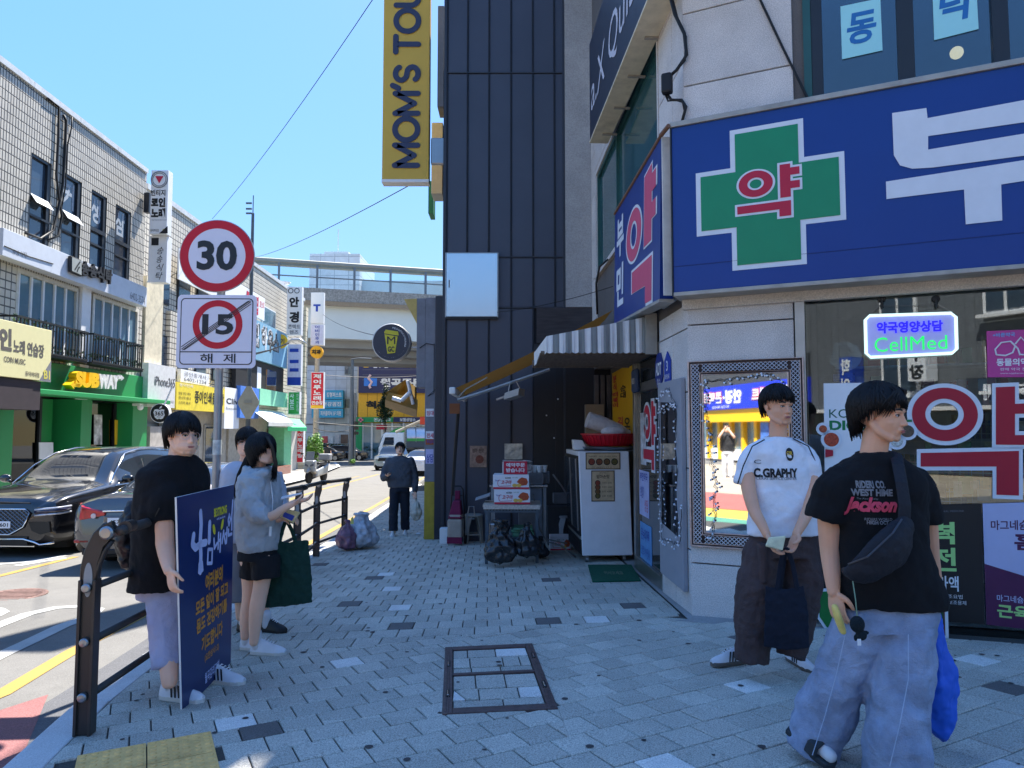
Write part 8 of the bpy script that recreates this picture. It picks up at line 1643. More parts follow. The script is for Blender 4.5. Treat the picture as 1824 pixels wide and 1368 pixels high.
def torso(mb,rings,yaw=0,n=30,e=2.4,k=4):
    """rings: (centre, half width, half depth)"""
    q = crom([(*c,w,d) for c,w,d in rings],k); vs = []; cy,sy = math.cos(R(yaw)),math.sin(R(yaw))
    for x,y,z,w,d in q:
        for i in range(n):
            a = 2*math.pi*i/n; ca,sa = math.cos(a),math.sin(a); u = w*abs(ca)**(2/e)*(1 if ca >= 0 else -1); v = d*abs(sa)**(2/e)*(1 if sa >= 0 else -1); vs.append((x+u*cy-v*sy,y+u*sy+v*cy,z))
    m = len(q); return mb.add(vs,[(i*n+j,i*n+(j+1) % n,(i+1)*n+(j+1) % n,(i+1)*n+j) for i in range(m-1) for j in range(n)]+[tuple(range(n-1,-1,-1)),tuple(range((m-1)*n,m*n))])
TX = {}
def organic(o,vox,sm=2,disp=0,ds=.12):
    r = o.modifiers.new('skin_surface','REMESH'); r.mode = 'VOXEL'; r.voxel_size = vox; r.use_smooth_shade = True
    if sm: s = o.modifiers.new('smooth','SMOOTH'); s.factor = .6; s.iterations = sm
    if disp:
        for sc,st_ in ((ds,disp),(ds*.4,disp*.6)):
            if sc not in TX: t = bpy.data.textures.new('folds','CLOUDS'); t.noise_scale = sc; t.noise_depth = 1; TX[sc] = t
            d = o.modifiers.new('folds','DISPLACE'); d.texture = TX[sc]; d.strength = st_; d.mid_level = .5
    return o
def head(mb,Mh):
    def b(c,r,sc=(1,1,1),rot=None):
        t = MB(); t.ball(c,r,20,14,sc,rot); mb.add([Mh @ v for v in t.v],t.f)
    def tb(p,rs): t = MB(); limb(t,[Vector(x) for x in p],rs,10); mb.add([Mh @ v for v in t.v],t.f)
    b((0,.018,.030),1,(.074,.094,.086)); b((0,-.028,-.028),1,(.066,.062,.080)); b((0,-.036,-.068),1,(.052,.050,.042)); b((0,-.068,-.095),.018,(1.3,.8,.8))
    for s in (-1,1):
        b((s*.036,-.050,-.030),.025); tb([(s*.060,.004,-.035),(s*.053,-.022,-.070),(s*.026,-.058,-.094)],(.018,.019,.019)); b((s*.010,-.094,-.036),.0075); b((s*.030,-.0745,.002),.016,(1.1,.6,.62)); b((s*.077,.010,-.004),1,(.008,.017,.028),Matrix.Rotation(R(-15),3,'X')); b((s*.079,.014,.006),.008,(.9,1.4,1.6))
    tb([(0,-.084,.012),(0,-.094,-.014),(0,-.103,-.034)],(.007,.008,.0100)); tb([(-.046,-.070,.020),(-.02,-.083,.022),(.02,-.083,.022),(.046,-.070,.020)],(.008,.011,.011,.008)); b((0,-.086,-.060),.015,(1.6,.6,.9)); b((0,-.082,-.030),.02,(.9,.8,1))
def face(par,Mh,sk,glasses=None):
    def part(nm,mt,build,smooth=True): t = MB(); build(t); return OB(nm,[Mh @ v for v in t.v],t.f,mt,par,I4,smooth)
    part('lips',lipm,lambda t: (t.ball((0,-.0955,-.0610),1,14,8,(.021,.0045,.0032)),t.ball((0,-.0945,-.0675),1,14,8,(.018,.0048,.0038))))
    for s in (-1,1):
        e = part('eye',eyew,lambda t: t.ball((s*.030,-.0815,-.0005),1,14,8,(.0125,.0045,.0042)))
        t = MB(); t.ball((s*.030,-.0838,-.0002),1,12,8,(.0062,.0032,.0048)); OB('iris',[Mh @ v for v in t.v],t.f,eyed,e,I4,True)
        t = MB(); limb(t,[Vector((s*.016,-.0845,.0015)),Vector((s*.030,-.0868,.0052)),Vector((s*.044,-.0790,.0022))],(.0016,.0026,.0018),6); OB('lash_line',[Mh @ v for v in t.v],t.f,eyed,e,I4,True)
        part('eyebrow',hairm,lambda t: limb(t,[Vector((s*.014,-.0915,.022)),Vector((s*.030,-.0905,.027)),Vector((s*.049,-.0755,.023))],(.0034,.0044,.0022),6))
    if glasses:
        def fr(t):
            for s in (-1,1): t.tube([(s*.034+.023*math.cos(R(a)),-.094+.012*abs(math.cos(R(a)))*(1 if math.cos(R(a))*s > 0 else 0),-.002+.019*math.sin(R(a))) for a in range(0,361,20)],.0016,5); t.tube([(s*.057,-.083,.004),(s*.072,-.04,.004),(s*.079,.01,.0)],.0016,5)
            t.tube([(-.012,-.0955,.002),(0,-.099,.005),(.012,-.0955,.002)],.0014,5)
        part('spectacles',glasses,fr)
def hair(par,Mh,front=74,side=97,back=122,n=520,seed=1,crown=(0,.035,.0),vol=1.0,lift=.0,part_=0):
    rr = random.Random(seed); c = Vector((0,.016,.028)); a0 = Vector((.0855,.105,.099))*vol
    t = MB(); NN,MM = 40,16
    def shellpt(th,ph,q):
        e = max(0,th-1.75); th = min(th,1.75); k_ = q*(1-.16*e)
        return c+Vector((math.sin(th)*math.sin(ph)*a0.x*k_,-math.sin(th)*math.cos(ph)*a0.y*k_,math.cos(th)*a0.z*q-e*.115))
    def lim(ph):   # ph 0 = face, 90/270 sides, 180 back; degrees from the crown
        f = (1+math.cos(ph))/2; s_ = abs(math.sin(ph)); return front*f+back*(1-f)+(side-(front+back)/2)*s_**4
    vs = []
    for i in range(MM+1):
        for k in range(NN):
            ph = 2*math.pi*k/NN; th = R(lim(ph)-14)*i/MM; q = 1+.03*noise.noise(Vector((math.cos(ph)*2,math.sin(ph)*2,i*.2+seed)))
            vs.append(shellpt(th,ph,q))
    t.add(vs,[(i*NN+k,i*NN+(k+1) % NN,(i+1)*NN+(k+1) % NN,(i+1)*NN+k) for i in range(MM) for k in range(NN)])
    for _ in range(n*2):
        ph = rr.uniform(0,2*math.pi); th0 = R(rr.uniform(0,55)); th1 = R(lim(ph)+rr.uniform(-16,8)+6*math.sin(ph*9+seed)); tw = rr.uniform(-.3,.3)+.12*math.sin(ph*7+seed); lf = rr.uniform(.985,1.06)+lift*rr.random(); pts = []; rs = []
        for i in range(6):
            f = i/5; th = th0+(th1-th0)*f; p_ = ph+tw*f+part_*f*f*(1 if math.sin(ph) > 0 else -1)*.3; q = lf+.015*math.sin(f*math.pi)
            pts.append(shellpt(th,p_,q)); rs.append(.0044*(1-f*.85)+.0005)
        t.tube(pts,1,3,rs=rs)
    return OB('hair',[Mh @ v for v in t.v],t.f,hairm,par,I4,True)
def hand(mb,w,d,nrm,side,curl=.5,s=1.0,spread=.2):
    """w wrist, d towards the fingers, nrm out of the palm, side: direction of the thumb"""
    d = Vector(d).normalized(); nrm = Vector(nrm); nrm = (nrm-d*nrm.dot(d)).normalized(); x = d.cross(nrm).normalized()
    if x.dot(Vector(side)) < 0: x = -x
    w = Vector(w); limb(mb,[w,w+d*.03*s,w+d*.065*s,w+d*.088*s],[.026*s,.034*s,.040*s,.036*s],14,flat=.42,up=nrm)
    for i,(L_,o) in enumerate(((.066,.029),(.075,.010),(.069,-.010),(.054,-.029))):
        p = w+d*.085*s+x*o*s; dd = (d+x*o*spread*8).normalized(); pts = [p-dd*.02*s,p]; c_ = curl*(1+.12*i)
        for j,f in enumerate((.42,.32,.26)):
            ax = x; q = Matrix.Rotation((c_*(j+.6)*.55)*(1 if (Matrix.Rotation(.1,3,ax) @ d).dot(nrm) > 0 else -1),3,ax); pts.append(pts[-1]+(q @ dd)*L_*f*s)
        limb(mb,pts,[.0090*s,.0092*s,.0085*s,.0078*s,.0066*s],8,k=2)
    p = w+d*.022*s+x*.026*s; limb(mb,[p,p+(d*.6+x*.75+nrm*.25).normalized()*.032*s,p+(d*.6+x*.75+nrm*.25).normalized()*.032*s+(d*.85+x*.2+nrm*.45).normalized()*.028*s,p+(d*.6+x*.75+nrm*.25).normalized()*.032*s+(d*.8+nrm*.6).normalized()*.05*s],[.014*s,.012*s,.0095*s,.008*s],8,k=2)
def HM(c,yaw,pitch=0,s=1,roll=0): return Matrix.Translation(c) @ Matrix.Rotation(R(yaw),4,'Z') @ Matrix.Rotation(R(roll),4,'Y') @ Matrix.Rotation(R(pitch),4,'X') @ Matrix.Scale(s,4)
def cloth(nm,par,mt,vox,build,disp=.012,ds=.12,sm=3,label=None):
    m = MB(); build(m); return organic(m.obj(nm,mt,par,label=label),vox,sm,disp,ds)
def shoe(par,heel,toe,g,upm,solem,s=1.0,nm='shoe',stripe=None,up=0):
    """heel, toe: ground points; a sole and a shaped upper"""
    h_,t_ = Vector(heel),Vector(toe); d = (t_-h_); L_ = d.length; d.normalize(); x = Vector((0,0,1)).cross(d).normalized()
    def pt(a,b,c): return h_+d*(a*L_)+x*b+Vector((0,0,c))
    out = [(.0,.0),(.03,.026),(.25,.032),(.5,.034),(.75,.044),(.92,.034),(1,.006),(1,-.006),(.92,-.030),(.75,-.038),(.5,-.030),(.25,-.030),(.03,-.026)]
    n = len(out); z1 = .026*s; m = MB(); m.add([pt(a,b*s*1.08,0) for a,b in out]+[pt(a,b*s*1.1,z1) for a,b in out],[tuple(range(n)),tuple(range(n,2*n))]+[(i,(i+1) % n,n+(i+1) % n,n+i) for i in range(n)]); so_ = m.obj(nm,solem,par,bev=.006)
    m = MB(); q = []
    for a,w,h in ((.02,.024,.070),(.12,.031,.085),(.30,.032,.088),(.48,.034,.070),(.68,.040,.048),(.86,.036,.036),(.985,.016,.022)):
        q.append([pt(a,w*s*math.cos(R(t))*(1-.25*max(0,math.sin(R(t)))),z1-.004+h*s*max(0,math.sin(R(t)))*.9) for t in range(0,181,18)])
    k = len(q[0]); m.add([p for r_ in q for p in r_],[(i*k+j,i*k+j+1,(i+1)*k+j+1,(i+1)*k+j) for i in range(len(q)-1) for j in range(k-1)]+[tuple(range(k)),tuple(range((len(q)-1)*k,len(q)*k))]); u = m.obj('upper',upm,so_,smooth='auto')
    if stripe:
        m = MB()
        for j in range(3):
            for sd_ in (-1,1): a = .34+j*.085; m.hexa([pt(a,sd_*.0335*s,z1),pt(a+.035,sd_*.0345*s,z1),pt(a+.035,sd_*.037*s,z1),pt(a,sd_*.0365*s,z1),pt(a-.05,sd_*.024*s,z1+.058*s),pt(a-.015,sd_*.024*s,z1+.056*s),pt(a-.015,sd_*.029*s,z1+.058*s),pt(a-.05,sd_*.029*s,z1+.06*s)])
        m.obj('stripe',stripe,so_)
    m = MB()
    for a in (.40,.48,.56,.63): m.tube([pt(a,-.016*s,z1+.068*s-(a-.40)*.10),pt(a+.02,.0,z1+.077*s-(a-.40)*.10),pt(a,.016*s,z1+.068*s-(a-.40)*.10)],.0028*s,5)
    m.obj('laces',whiteprint,so_); return so_
def print_on(shirt,par,mt,tx,fm,x0,z0,w,h,y,bold=.02,off=.004,**k):
    o = text(tx,mt,par,fm,x0,z0,w,h,y,bold=bold,name='shirt_print',**k); s = o.modifiers.new('wrap','SHRINKWRAP'); s.target = shirt; s.wrap_method = 'PROJECT'; s.use_project_y = True; s.use_positive_direction = True; s.use_negative_direction = True; s.offset = off; s.project_limit = .3; return o
def collar(par,mt,c,rx,ry): m = MB(); m.tube([(c.x+rx*math.cos(R(a)),c.y+ry*math.sin(R(a)),c.z+.012*math.sin(R(a))) for a in range(0,361,18)],.009,8); m.obj('collar',mt,par,smooth=True)
def FX(Y): return lambda u,v,d=0: P(u,v,Y+d)
blk_tee = C('tee_black',11,12,17,rough=.95,var=.1,bump=.3,bsc=260,fold=.22)
# ---------------------------------------------------------------- young man in the foreground
q = FX(3.15); A_ = thing('person','young man in a black printed T-shirt and wide jeans walking with a blue bag','person',I4,(1.66,3.15,G(1.66,3.1)))
Mh = HM(q(1568,739),40,4,1.04); bd = MB(); head(bd,Mh)
limb(bd,[q(1556,845,.03),q(1556,812,.02),q(1562,772,.01)],[.075,.058,.056],18)
limb(bd,[q(1480,890,.02),q(1477,915,.02),q(1479,975,.03),q(1482,1020,0),q(1485,1056,-.03)],[.045,.050,.045,.036,.026]); hand(bd,q(1485,1052,-.03),(.10,-.15,-1),(.75,.45,0),(.3,-1,0),.75,1.0)
limb(bd,[q(1640,890,.03),q(1650,930,.06),q(1656,985,.10),q(1666,1040,.13)],[.05,.046,.04,.030]); hand(bd,q(1666,1036,.13),(.1,.1,-1),(-1,0,0),(0,-1,0),1.2)
organic(bd.obj('body',skin2,A_),.0032,5); face(A_,Mh,skin2); hair(A_,Mh,76,106,152,900,3,vol=1.06,lift=.05)
m = MB(); rr = random.Random(4)
for k in range(56):                            # long curtain fringe falling forward over the brow
    s = -1 if k < 30 else 1; a = rr.uniform(.1,1); j_ = Vector((rr.uniform(-.014,.014),rr.uniform(-.006,.006),rr.uniform(-.006,.006))); b = [Vector((s*.01,-.035-.02*rr.random(),.124)),Vector((s*(.020+.03*a),-.074-.008*rr.random(),.104)),Vector((s*(.038+.042*a),-.088+.04*a,.058)),Vector((s*(.060+.026*a),-.066+.045*a,.020-rr.random()*.03))]; m.tube([Mh @ (p+j_) for p in b],1,4,rs=[.002,.0034,.003,.0006])
m.obj('fringe',hairm,A_,smooth=True)
def shirtA(m):
    torso(m,[(q(1556,806,.02),.070,.062),(q(1557,822,.02),.135,.085),(q(1558,842,.02),.195,.105),(q(1560,872,.02),.215,.125),(q(1564,920,.02),.200,.132),(q(1570,980,.01),.200,.135),(q(1580,1030,0),.215,.140),(q(1588,1078,0),.232,.140)],-6)
    limb(m,[q(1512,853,.02),q(1485,873,.01),q(1471,926,.02)],[.074,.086,.088],cap=False); limb(m,[q(1612,853,.02),q(1636,874,.03),q(1650,930,.05)],[.072,.080,.074],cap=False)
sh_ = cloth('t_shirt',A_,blk_tee,.008,shirtA,.020,.13)
collar(A_,blk_tee,q(1556,811,.02),.070,.062)
gry = C('print_grey',120,122,128,rough=.8,var=.25,sc=60); rdp = C('print_coral',205,70,95,rough=.8,var=.15,sc=40); FA = frame(0,3.0,0,0); k = lambda u,v: (P(u,v,3.0).x,P(u,v,3.0).z)
for tx,mt_,u0,v0,u1,v1,b,sh in (('RIDER! CO.',gry,1541,872,1588,858,.05,0),('WEST HIME',gry,1532,886,1600,873,.05,0),('Jackson',rdp,1521,922,1606,888,.05,.35),('The Race Quality',gry,1541,893,1575,889,.0,.3),('RIDERS WORLD',gry,1552,930,1598,925,.02,0),('HIGH OCT',gry,1556,937,1592,930,.05,0)):
    a,b0 = k(u0,v0); c_,d_ = k(u1,v1); print_on(sh_,A_,mt_,tx,FA,a,b0,c_-a,d_-b0,-.10,b,shear=sh)
den = C('denim',138,152,178,rough=.9,var=.32,sc=7,bump=.5,bsc=160,fold=.45); dn2 = C('denim_seam',165,180,205,rough=.9)
def jeans(m):
    torso(m,[(q(1584,1050,0),.185,.115),(q(1583,1090,0),.195,.13),(q(1580,1120,0),.195,.135)],-6)
    limb(m,[q(1545,1090,0),q(1522,1150,.03),q(1495,1210,.08),q(1470,1270,.14),q(1445,1340,.16)],[.112,.112,.115,.122,.115],18,cap=False)
    limb(m,[q(1622,1090,-.02),q(1612,1160,-.05),q(1602,1240,-.07),q(1598,1320,-.08),q(1594,1392,-.05)],[.112,.120,.124,.128,.130],18,cap=False)
cloth('jeans',A_,den,.009,jeans,.034,.16)
m = MB(); m.tube([q(1508,1120,-.11),q(1490,1200,-.05),q(1468,1280,.0),q(1447,1345,.03)],.002,5); m.tube([q(1618,1130,-.19),q(1618,1210,-.21),q(1603,1290,-.22),q(1585,1365,-.20)],.002,5); m.obj('seam',dn2,A_)
slp = C('slipper_rubber',38,46,52,rough=.6); h_,t_ = Vector((P(1405,1300,3.34).x,3.36,G(1.4,3.3)+.10)),Vector((P(1478,1362,3.2).x,3.16,G(1.4,3.2)+.01))
def slab_foot(hl,te,nm='slipper',mt=slp):
    d = te-hl; L_ = d.length; d.normalize(); x = Vector((-d.y,d.x,0)).normalized(); up = d.cross(x)*-1; up = up if up.z > 0 else -up; out = [(0,0),(.04,.032),(.3,.038),(.7,.052),(.93,.04),(1,0),(.93,-.04),(.7,-.048),(.3,-.036),(.04,-.032)]; n = len(out); m = MB(); m.add([hl+d*a*L_+x*b for a,b in out]+[hl+d*a*L_+x*b+up*.028 for a,b in out],[tuple(range(n)),tuple(range(n,2*n))]+[(i,(i+1) % n,n+(i+1) % n,n+i) for i in range(n)]); o = m.obj(nm,mt,A_,bev=.008)
    m = MB(); m.tube([hl+d*.62*L_+x*b+up*z for b,z in ((-.052,.02),(-.045,.065),(0,.09),(.045,.065),(.056,.02))],.012,8,flat=2.4,up=d); m.obj('strap',mt,o); return d,x,up,L_
d,x,up,L_ = slab_foot(h_,t_); m = MB(); limb(m,[h_+d*.10+up*.08,h_+d*.12+up*.06,h_+d*.5*L_+up*.055,h_+d*.88*L_+up*.045],[.036,.038,.036,.028],12); m.obj('sock',C('sock_white',210,210,212,rough=.9),A_,smooth=True)
h2 = Vector((P(1600,1380,3.2).x,3.18,G(1.7,3.1)+.003)); slab_foot(h2,h2+Vector((-.10,-.26,0)))
# crossbody bag, charm and snack
bm_ = C('bag_cloth_black',26,27,36,rough=.75,var=.1,bump=.6,bsc=40); t = thing('crossbody_bag','black crossbody bag slung over the black T-shirt','bag',I4,q(1560,1030,-.18))
o = organic(limb(MB(),[q(1505,1018,-.13),q(1525,1022,-.19),q(1560,1000,-.21),q(1592,970,-.20),q(1614,932,-.16)],[.022,.052,.078,.085,.040],18,flat=.55,up=(0,1,.2)).obj('pouch',bm_,t),.006,2,.012,.09)
m = MB(); m.tube([q(1511,1005,-.20),q(1545,992,-.262),q(1590,950,-.262),q(1606,925,-.21)],.004,6); m.obj('zip',C('zip_grey',75,76,82,metal=.4,rough=.4),t)
m = MB(); m.tube([q(1610,935,-.17),q(1612,900,-.165),q(1606,860,-.14),q(1600,828,-.10),q(1596,808,-.02),q(1590,806,.08)],.007,8,flat=3.8,up=(1,0,0)); m.obj('strap',bm_,t)
t = thing('plush_charm','dark plush animal charm hanging on a cord from the crossbody bag','charm',I4,q(1528,1140,-.2)); m = MB(); m.tube([q(1519,1035,-.2),q(1524,1068,-.21),q(1527,1100,-.2)],.0025,5); m.obj('cord',C('cord_green',120,150,130),t)
m = MB(); m.ball(q(1527,1112,-.2),.030,14,9,(1,.8,1.15)); m.ball(q(1534,1131,-.2),.022,12,8); m.ball(q(1542,1127,-.2),.010,8,6,(1.4,.6,.9)); m.ball(q(1524,1136,-.2),.010,8,6,(.8,.6,1.4)); organic(m.obj('plush',C('plush_teal',18,34,42,rough=1,bump=1,bsc=200),t),.003,1); m = MB(); m.box(*[v for pr in zip(q(1528,1150,-.225),q(1533,1138,-.222)) for v in pr]); m.obj('care_tag',whiteprint,t)
pas = C('pastry_yellow',225,200,110,rough=.35,var=.15,sc=20); m = MB(); limb(m,[q(1487,1082,-.10),q(1494,1104,-.11),q(1501,1124,-.11)],[.018,.022,.018],12,flat=.7); o = m.obj('wrapped_snack',pas,smooth=True); tag(o,'yellow snack in clear wrapper held by the young man in black','snack')
blu = C('bag_blue',30,92,205,rough=.6,var=.12,sc=4,bump=.8,bsc=7); t = thing('shopping_bag','bright blue cloth shopping bag hanging behind the wide jeans','bag',I4,q(1680,1325,.12)); m = MB(); pts = [(1664,1085),(1676,1090),(1690,1160),(1706,1195),(1708,1235),(1700,1300),(1684,1324),(1650,1292),(1642,1275),(1652,1210),(1660,1150)]
n = len(pts); vs = [q(u,v,.13) for u,v in pts]+[q(u-4,v,.22) for u,v in pts]; c1,c2 = q(1676,1230,.07),q(1672,1230,.29); m.add(vs+[c1,c2],[(i,(i+1) % n,2*n) for i in range(n)]+[(n+i,n+(i+1) % n,2*n+1) for i in range(n)]+[(i,(i+1) % n,n+(i+1) % n,n+i) for i in range(n)]); o = m.obj('bag_body',blu,t,weld=True); organic(o,.007,4,.022,.10); m = MB(); m.tube([q(1668,1100,.14),q(1666,1060,.13),q(1667,1050,.13)],.008,6,flat=2); m.obj('handle',blu,t); text('SALAD',whiteprint,t,frame(0,3.15+.06,0,0),q(1662,1234).x,q(1662,1234).z,.03,.035,0)
# ---------------------------------------------------------------- young man in the white printed T-shirt
q = FX(4.45); B_ = thing('person','young man in a white sports T-shirt and brown cargo trousers standing by the mirror','person',I4,(1.66,4.45,G(1.66,4.45)))
Mh = HM(q(1386,724),16,2,1.02); bd = MB(); head(bd,Mh); limb(bd,[q(1387,800,.03),q(1386,778,.02),q(1387,748,.02)],[.07,.055,.053],18)
limb(bd,[q(1332,838,-.01),q(1333,868,-.05),q(1343,908,-.12),q(1356,932,-.19),q(1366,953,-.23)],[.045,.044,.038,.031,.024]); hand(bd,q(1366,950,-.23),(.35,-.25,-1),(1,-.4,.2),(.2,-1,0),.8)
limb(bd,[q(1444,838),q(1449,866,-.04),q(1442,902,-.12),q(1430,930,-.19),q(1418,952,-.23)],[.045,.044,.038,.032,.024]); hand(bd,q(1419,948,-.23),(-.40,-.2,-1),(-1,-.3,.1),(-.2,-1,0),.9)
organic(bd.obj('body',skin2,B_),.0034,5); face(B_,Mh,skin2); hair(B_,Mh,80,92,132,620,8,vol=1.04,lift=.06)
wt_ = C('tee_heather_white',234,234,240,rough=.9,var=.08,sc=14,bump=.3,bsc=240,fold=.25)
def shirtB(m):
    torso(m,[(q(1386,779,.02),.070,.06),(q(1386,786,.02),.145,.082),(q(1386,798,.02),.190,.098),(q(1388,820,.02),.195,.112),(q(1392,870,.01),.195,.118),(q(1395,910,0),.215,.125),(q(1395,952,0),.225,.13)],3)
    limb(m,[q(1350,801,.02),q(1336,822,.01),q(1325,864,0)],[.060,.072,.064],cap=False); limb(m,[q(1424,801,.02),q(1438,822,.01),q(1449,858,0)],[.060,.072,.060],cap=False)
sB = cloth('t_shirt',B_,wt_,.009,shirtB,.018,.13); collar(B_,wt_,q(1386,781,.02),.070,.06)
FBp = frame(0,4.3,0,0); k = lambda u,v: (P(u,v,4.3).x,P(u,v,4.3).z)
for tx,mt_,u0,v0,u1,v1,b in (('C.GRAPHY',blackprint,1352,852,1427,835,.05),('CERAS SERVICE CENTER',greyprint,1356,856,1425,851,.01),('C',blackprint,1352,827,1364,820,.0)): a,b0 = k(u0,v0); c_,d_ = k(u1,v1); print_on(sB,B_,mt_,tx,FBp,a,b0,c_-a,d_-b0,-.06,b)
a,b0 = k(1414,810); m = MB(FBp); m.prism([(a+.025*math.cos(R(t)),b0+.040*math.sin(R(t))) for t in range(0,360,20)],-.062,-.06); o = m.obj('badge_print',blackprint,B_); s = o.modifiers.new('wrap','SHRINKWRAP'); s.target = sB; s.wrap_method = 'PROJECT'; s.use_project_y = True; s.offset = .003; a,b0 = k(1408,817); print_on(sB,B_,yellowprint,'CSR',FBp,a,b0+.02,.036,.022,-.07,.02,.008)
m = MB(); m.tube([q(1362,783,-.07),q(1340,795,-.06),q(1324,830,-.07),q(1314,862,-.05)],.004,5); m.tube([q(1412,781,-.05),q(1440,795,-.06),q(1456,830,-.05),q(1460,858,-.04)],.004,5); m.obj('sleeve_piping',blackprint,B_)
brn = C('cargo_brown',74,60,60,rough=.85,var=.15,sc=5,bump=.4,bsc=150,fold=.45)
def cargoB(m):
    torso(m,[(q(1394,940,.02),.19,.115),(q(1394,968,.02),.215,.125),(q(1392,990,.02),.215,.13)],3)
    limb(m,[q(1360,970,.02),q(1350,1040,.0),q(1343,1100,-.02),q(1338,1178,-.03)],[.105,.125,.112,.098],16,cap=False); limb(m,[q(1428,970,.03),q(1430,1040,.03),q(1420,1100,.03),q(1408,1170,.0)],[.105,.122,.110,.086],16,cap=False)
cloth('cargo_trousers',B_,brn,.009,cargoB,.026,.11)
for u0,u1,v0,v1,d_ in ((1320,1333,962,1035,-.03),(1448,1459,958,1030,.02)): MB().box(q(u0,0).x,q(u1,0).x,4.35+d_,4.5+d_,q(0,v1).z,q(0,v0).z).obj('cargo_pocket',brn,B_,bev=.02)
wl_ = C('leather_white',215,216,222,rough=.45,dirt=.1); gum = C('gum_grey',95,90,85,rough=.7)
g0 = gnd(1333,1183); g1 = gnd(1288,1187); shoe(B_,(g0.x-.02,g0.y+.02,g0.z+.003),(g0.x-.26,g0.y-.05,g0.z+.003),0,wl_,gum,1.05,stripe=blackprint); g0 = gnd(1402,1176); shoe(B_,(g0.x+.01,g0.y,g0.z+.003),(g0.x+.06,g0.y-.29,g0.z+.003),0,wl_,gum,1.05,stripe=blackprint)
m = MB(); m.hexa([q(1363,972,-.34),q(1394,981,-.34),q(1394,981,-.31),q(1363,974,-.31),q(1369,957,-.33),q(1400,954,-.33),q(1400,954,-.30),q(1369,958,-.30)]); tag(m.obj('snack_packet',C('packet_cream',222,220,185,rough=.3,var=.15,sc=25),bev=.006),'cream snack packet held in front by the young man in white','snack')
ink = C('tote_navy',22,28,44,rough=.9,var=.12,bump=.6,bsc=9)
def tote(lb,q,body,straps,mt,d=-.12,th=.05,nm='tote_bag'):
    t = thing(nm,lb,'bag',I4,q(sum(p[0] for p in body)/len(body),max(p[1] for p in body),d)); n = len(body); m = MB(); cu,cv_ = sum(p[0] for p in body)/n,sum(p[1] for p in body)/n
    m.add([q(u,v,d) for u,v in body]+[q(u,v,d+.015) for u,v in body]+[q(cu,cv_,d-th/2),q(cu,cv_,d+th)],[(i,(i+1) % n,2*n) for i in range(n)]+[(n+i,n+(i+1) % n,2*n+1) for i in range(n)]+[(i,(i+1) % n,n+(i+1) % n,n+i) for i in range(n)]); organic(m.obj('bag_body',mt,t,weld=True),.006,3,.016,.09)
    for s in straps: m = MB(); m.tube([q(u,v,d+dd) for u,v,dd in s],.004,8,flat=3.6,up=(1,0,0)); m.obj('strap',mt,t)
    return t
tote('dark navy cotton tote bag hanging from the hands of the young man in white',q,[(1364,1044),(1400,1050),(1432,1042),(1440,1100),(1442,1154),(1400,1158),(1361,1152),(1362,1095)],[[(1384,1052,0),(1390,1010,-.02),(1396,975,-.06)],[(1420,1050,0),(1412,1005,-.02),(1402,978,-.06)],[(1388,1055,.03),(1396,1000,.0),(1400,975,-.04)]],ink,-.20)
# ---------------------------------------------------------------- student holding the board
q = FX(4.42); C_ = thing('person','student with glasses in a black T-shirt and long grey shorts holding the navy board','person',I4,(-2.0,4.42,G(-2,4.4)))
Mh = HM(q(326,776),52,0,1.06); bd = MB(); head(bd,Mh); t_ = MB(); t_.ball((0,-.045,-.062),1,16,10,(.064,.054,.042)); bd.add([Mh @ v for v in t_.v],t_.f); limb(bd,[q(318,845,.02),q(320,822,.02),q(324,795,.02)],[.09,.075,.068],18)
limb(bd,[q(316,845),q(306,950),q(300,1080)],[.08,.1,.1]); limb(bd,[q(300,1080),q(300,1165,-.13)],[.07,.056]); limb(bd,[q(302,1080),q(346,1150,.16)],[.07,.05]); limb(bd,[q(312,860),q(290,870,-.12),q(291,930,-.14),q(294,970,-.17),q(299,1000,-.26),q(302,1018,-.33)],[.06,.062,.060,.052,.042,.030]); hand(bd,q(302,1014,-.33),(.30,-.25,-.9),(.6,.7,0),(.5,-.6,.5),.8,1.05)
limb(bd,[q(300,1165,-.13),q(301,1195,-.18),q(302,1216,-.20)],[.056,.050,.044]); limb(bd,[q(346,1150,.16),q(354,1185,.16),q(360,1212,.15)],[.05,.046,.038]); organic(bd.obj('body',skin,C_),.005,3); face(C_,Mh,skin,C('spectacle_pink',215,190,185,rough=.3)); hair(C_,Mh,88,106,140,800,12,vol=1.08,lift=.03)
def shirtC(m):
    torso(m,[(q(320,812,.02),.085,.08),(q(315,824,.02),.17,.11),(q(311,842,.02),.225,.135),(q(308,880,.02),.235,.155),(q(305,940,.02),.235,.16),(q(301,1000,.02),.225,.16),(q(297,1046,.02),.225,.165)],62)
    limb(m,[q(300,866,-.08),q(291,888,-.12),q(291,928,-.13)],[.085,.10,.094],cap=False)
sC = cloth('t_shirt',C_,blk_tee,.010,shirtC,.024,.15); collar(C_,blk_tee,q(320,816,.02),.084,.082)
gsh = C('shorts_greylilac',170,172,200,rough=.95,var=.1,bump=.4,bsc=150,fold=.4)
cloth('long_shorts',C_,gsh,.010,lambda m: (torso(m,[(q(302,1030,.02),.18,.13),(q(302,1060,.05),.19,.14)],62),limb(m,[q(296,1050,-.03),q(295,1110,-.07),q(299,1188,-.14)],[.105,.10,.088],cap=False),limb(m,[q(312,1060,.14),q(332,1110,.16),q(344,1180,.17)],[.09,.088,.078],cap=False)),.02,.10)
skw = C('sock_white',210,210,212,rough=.9)
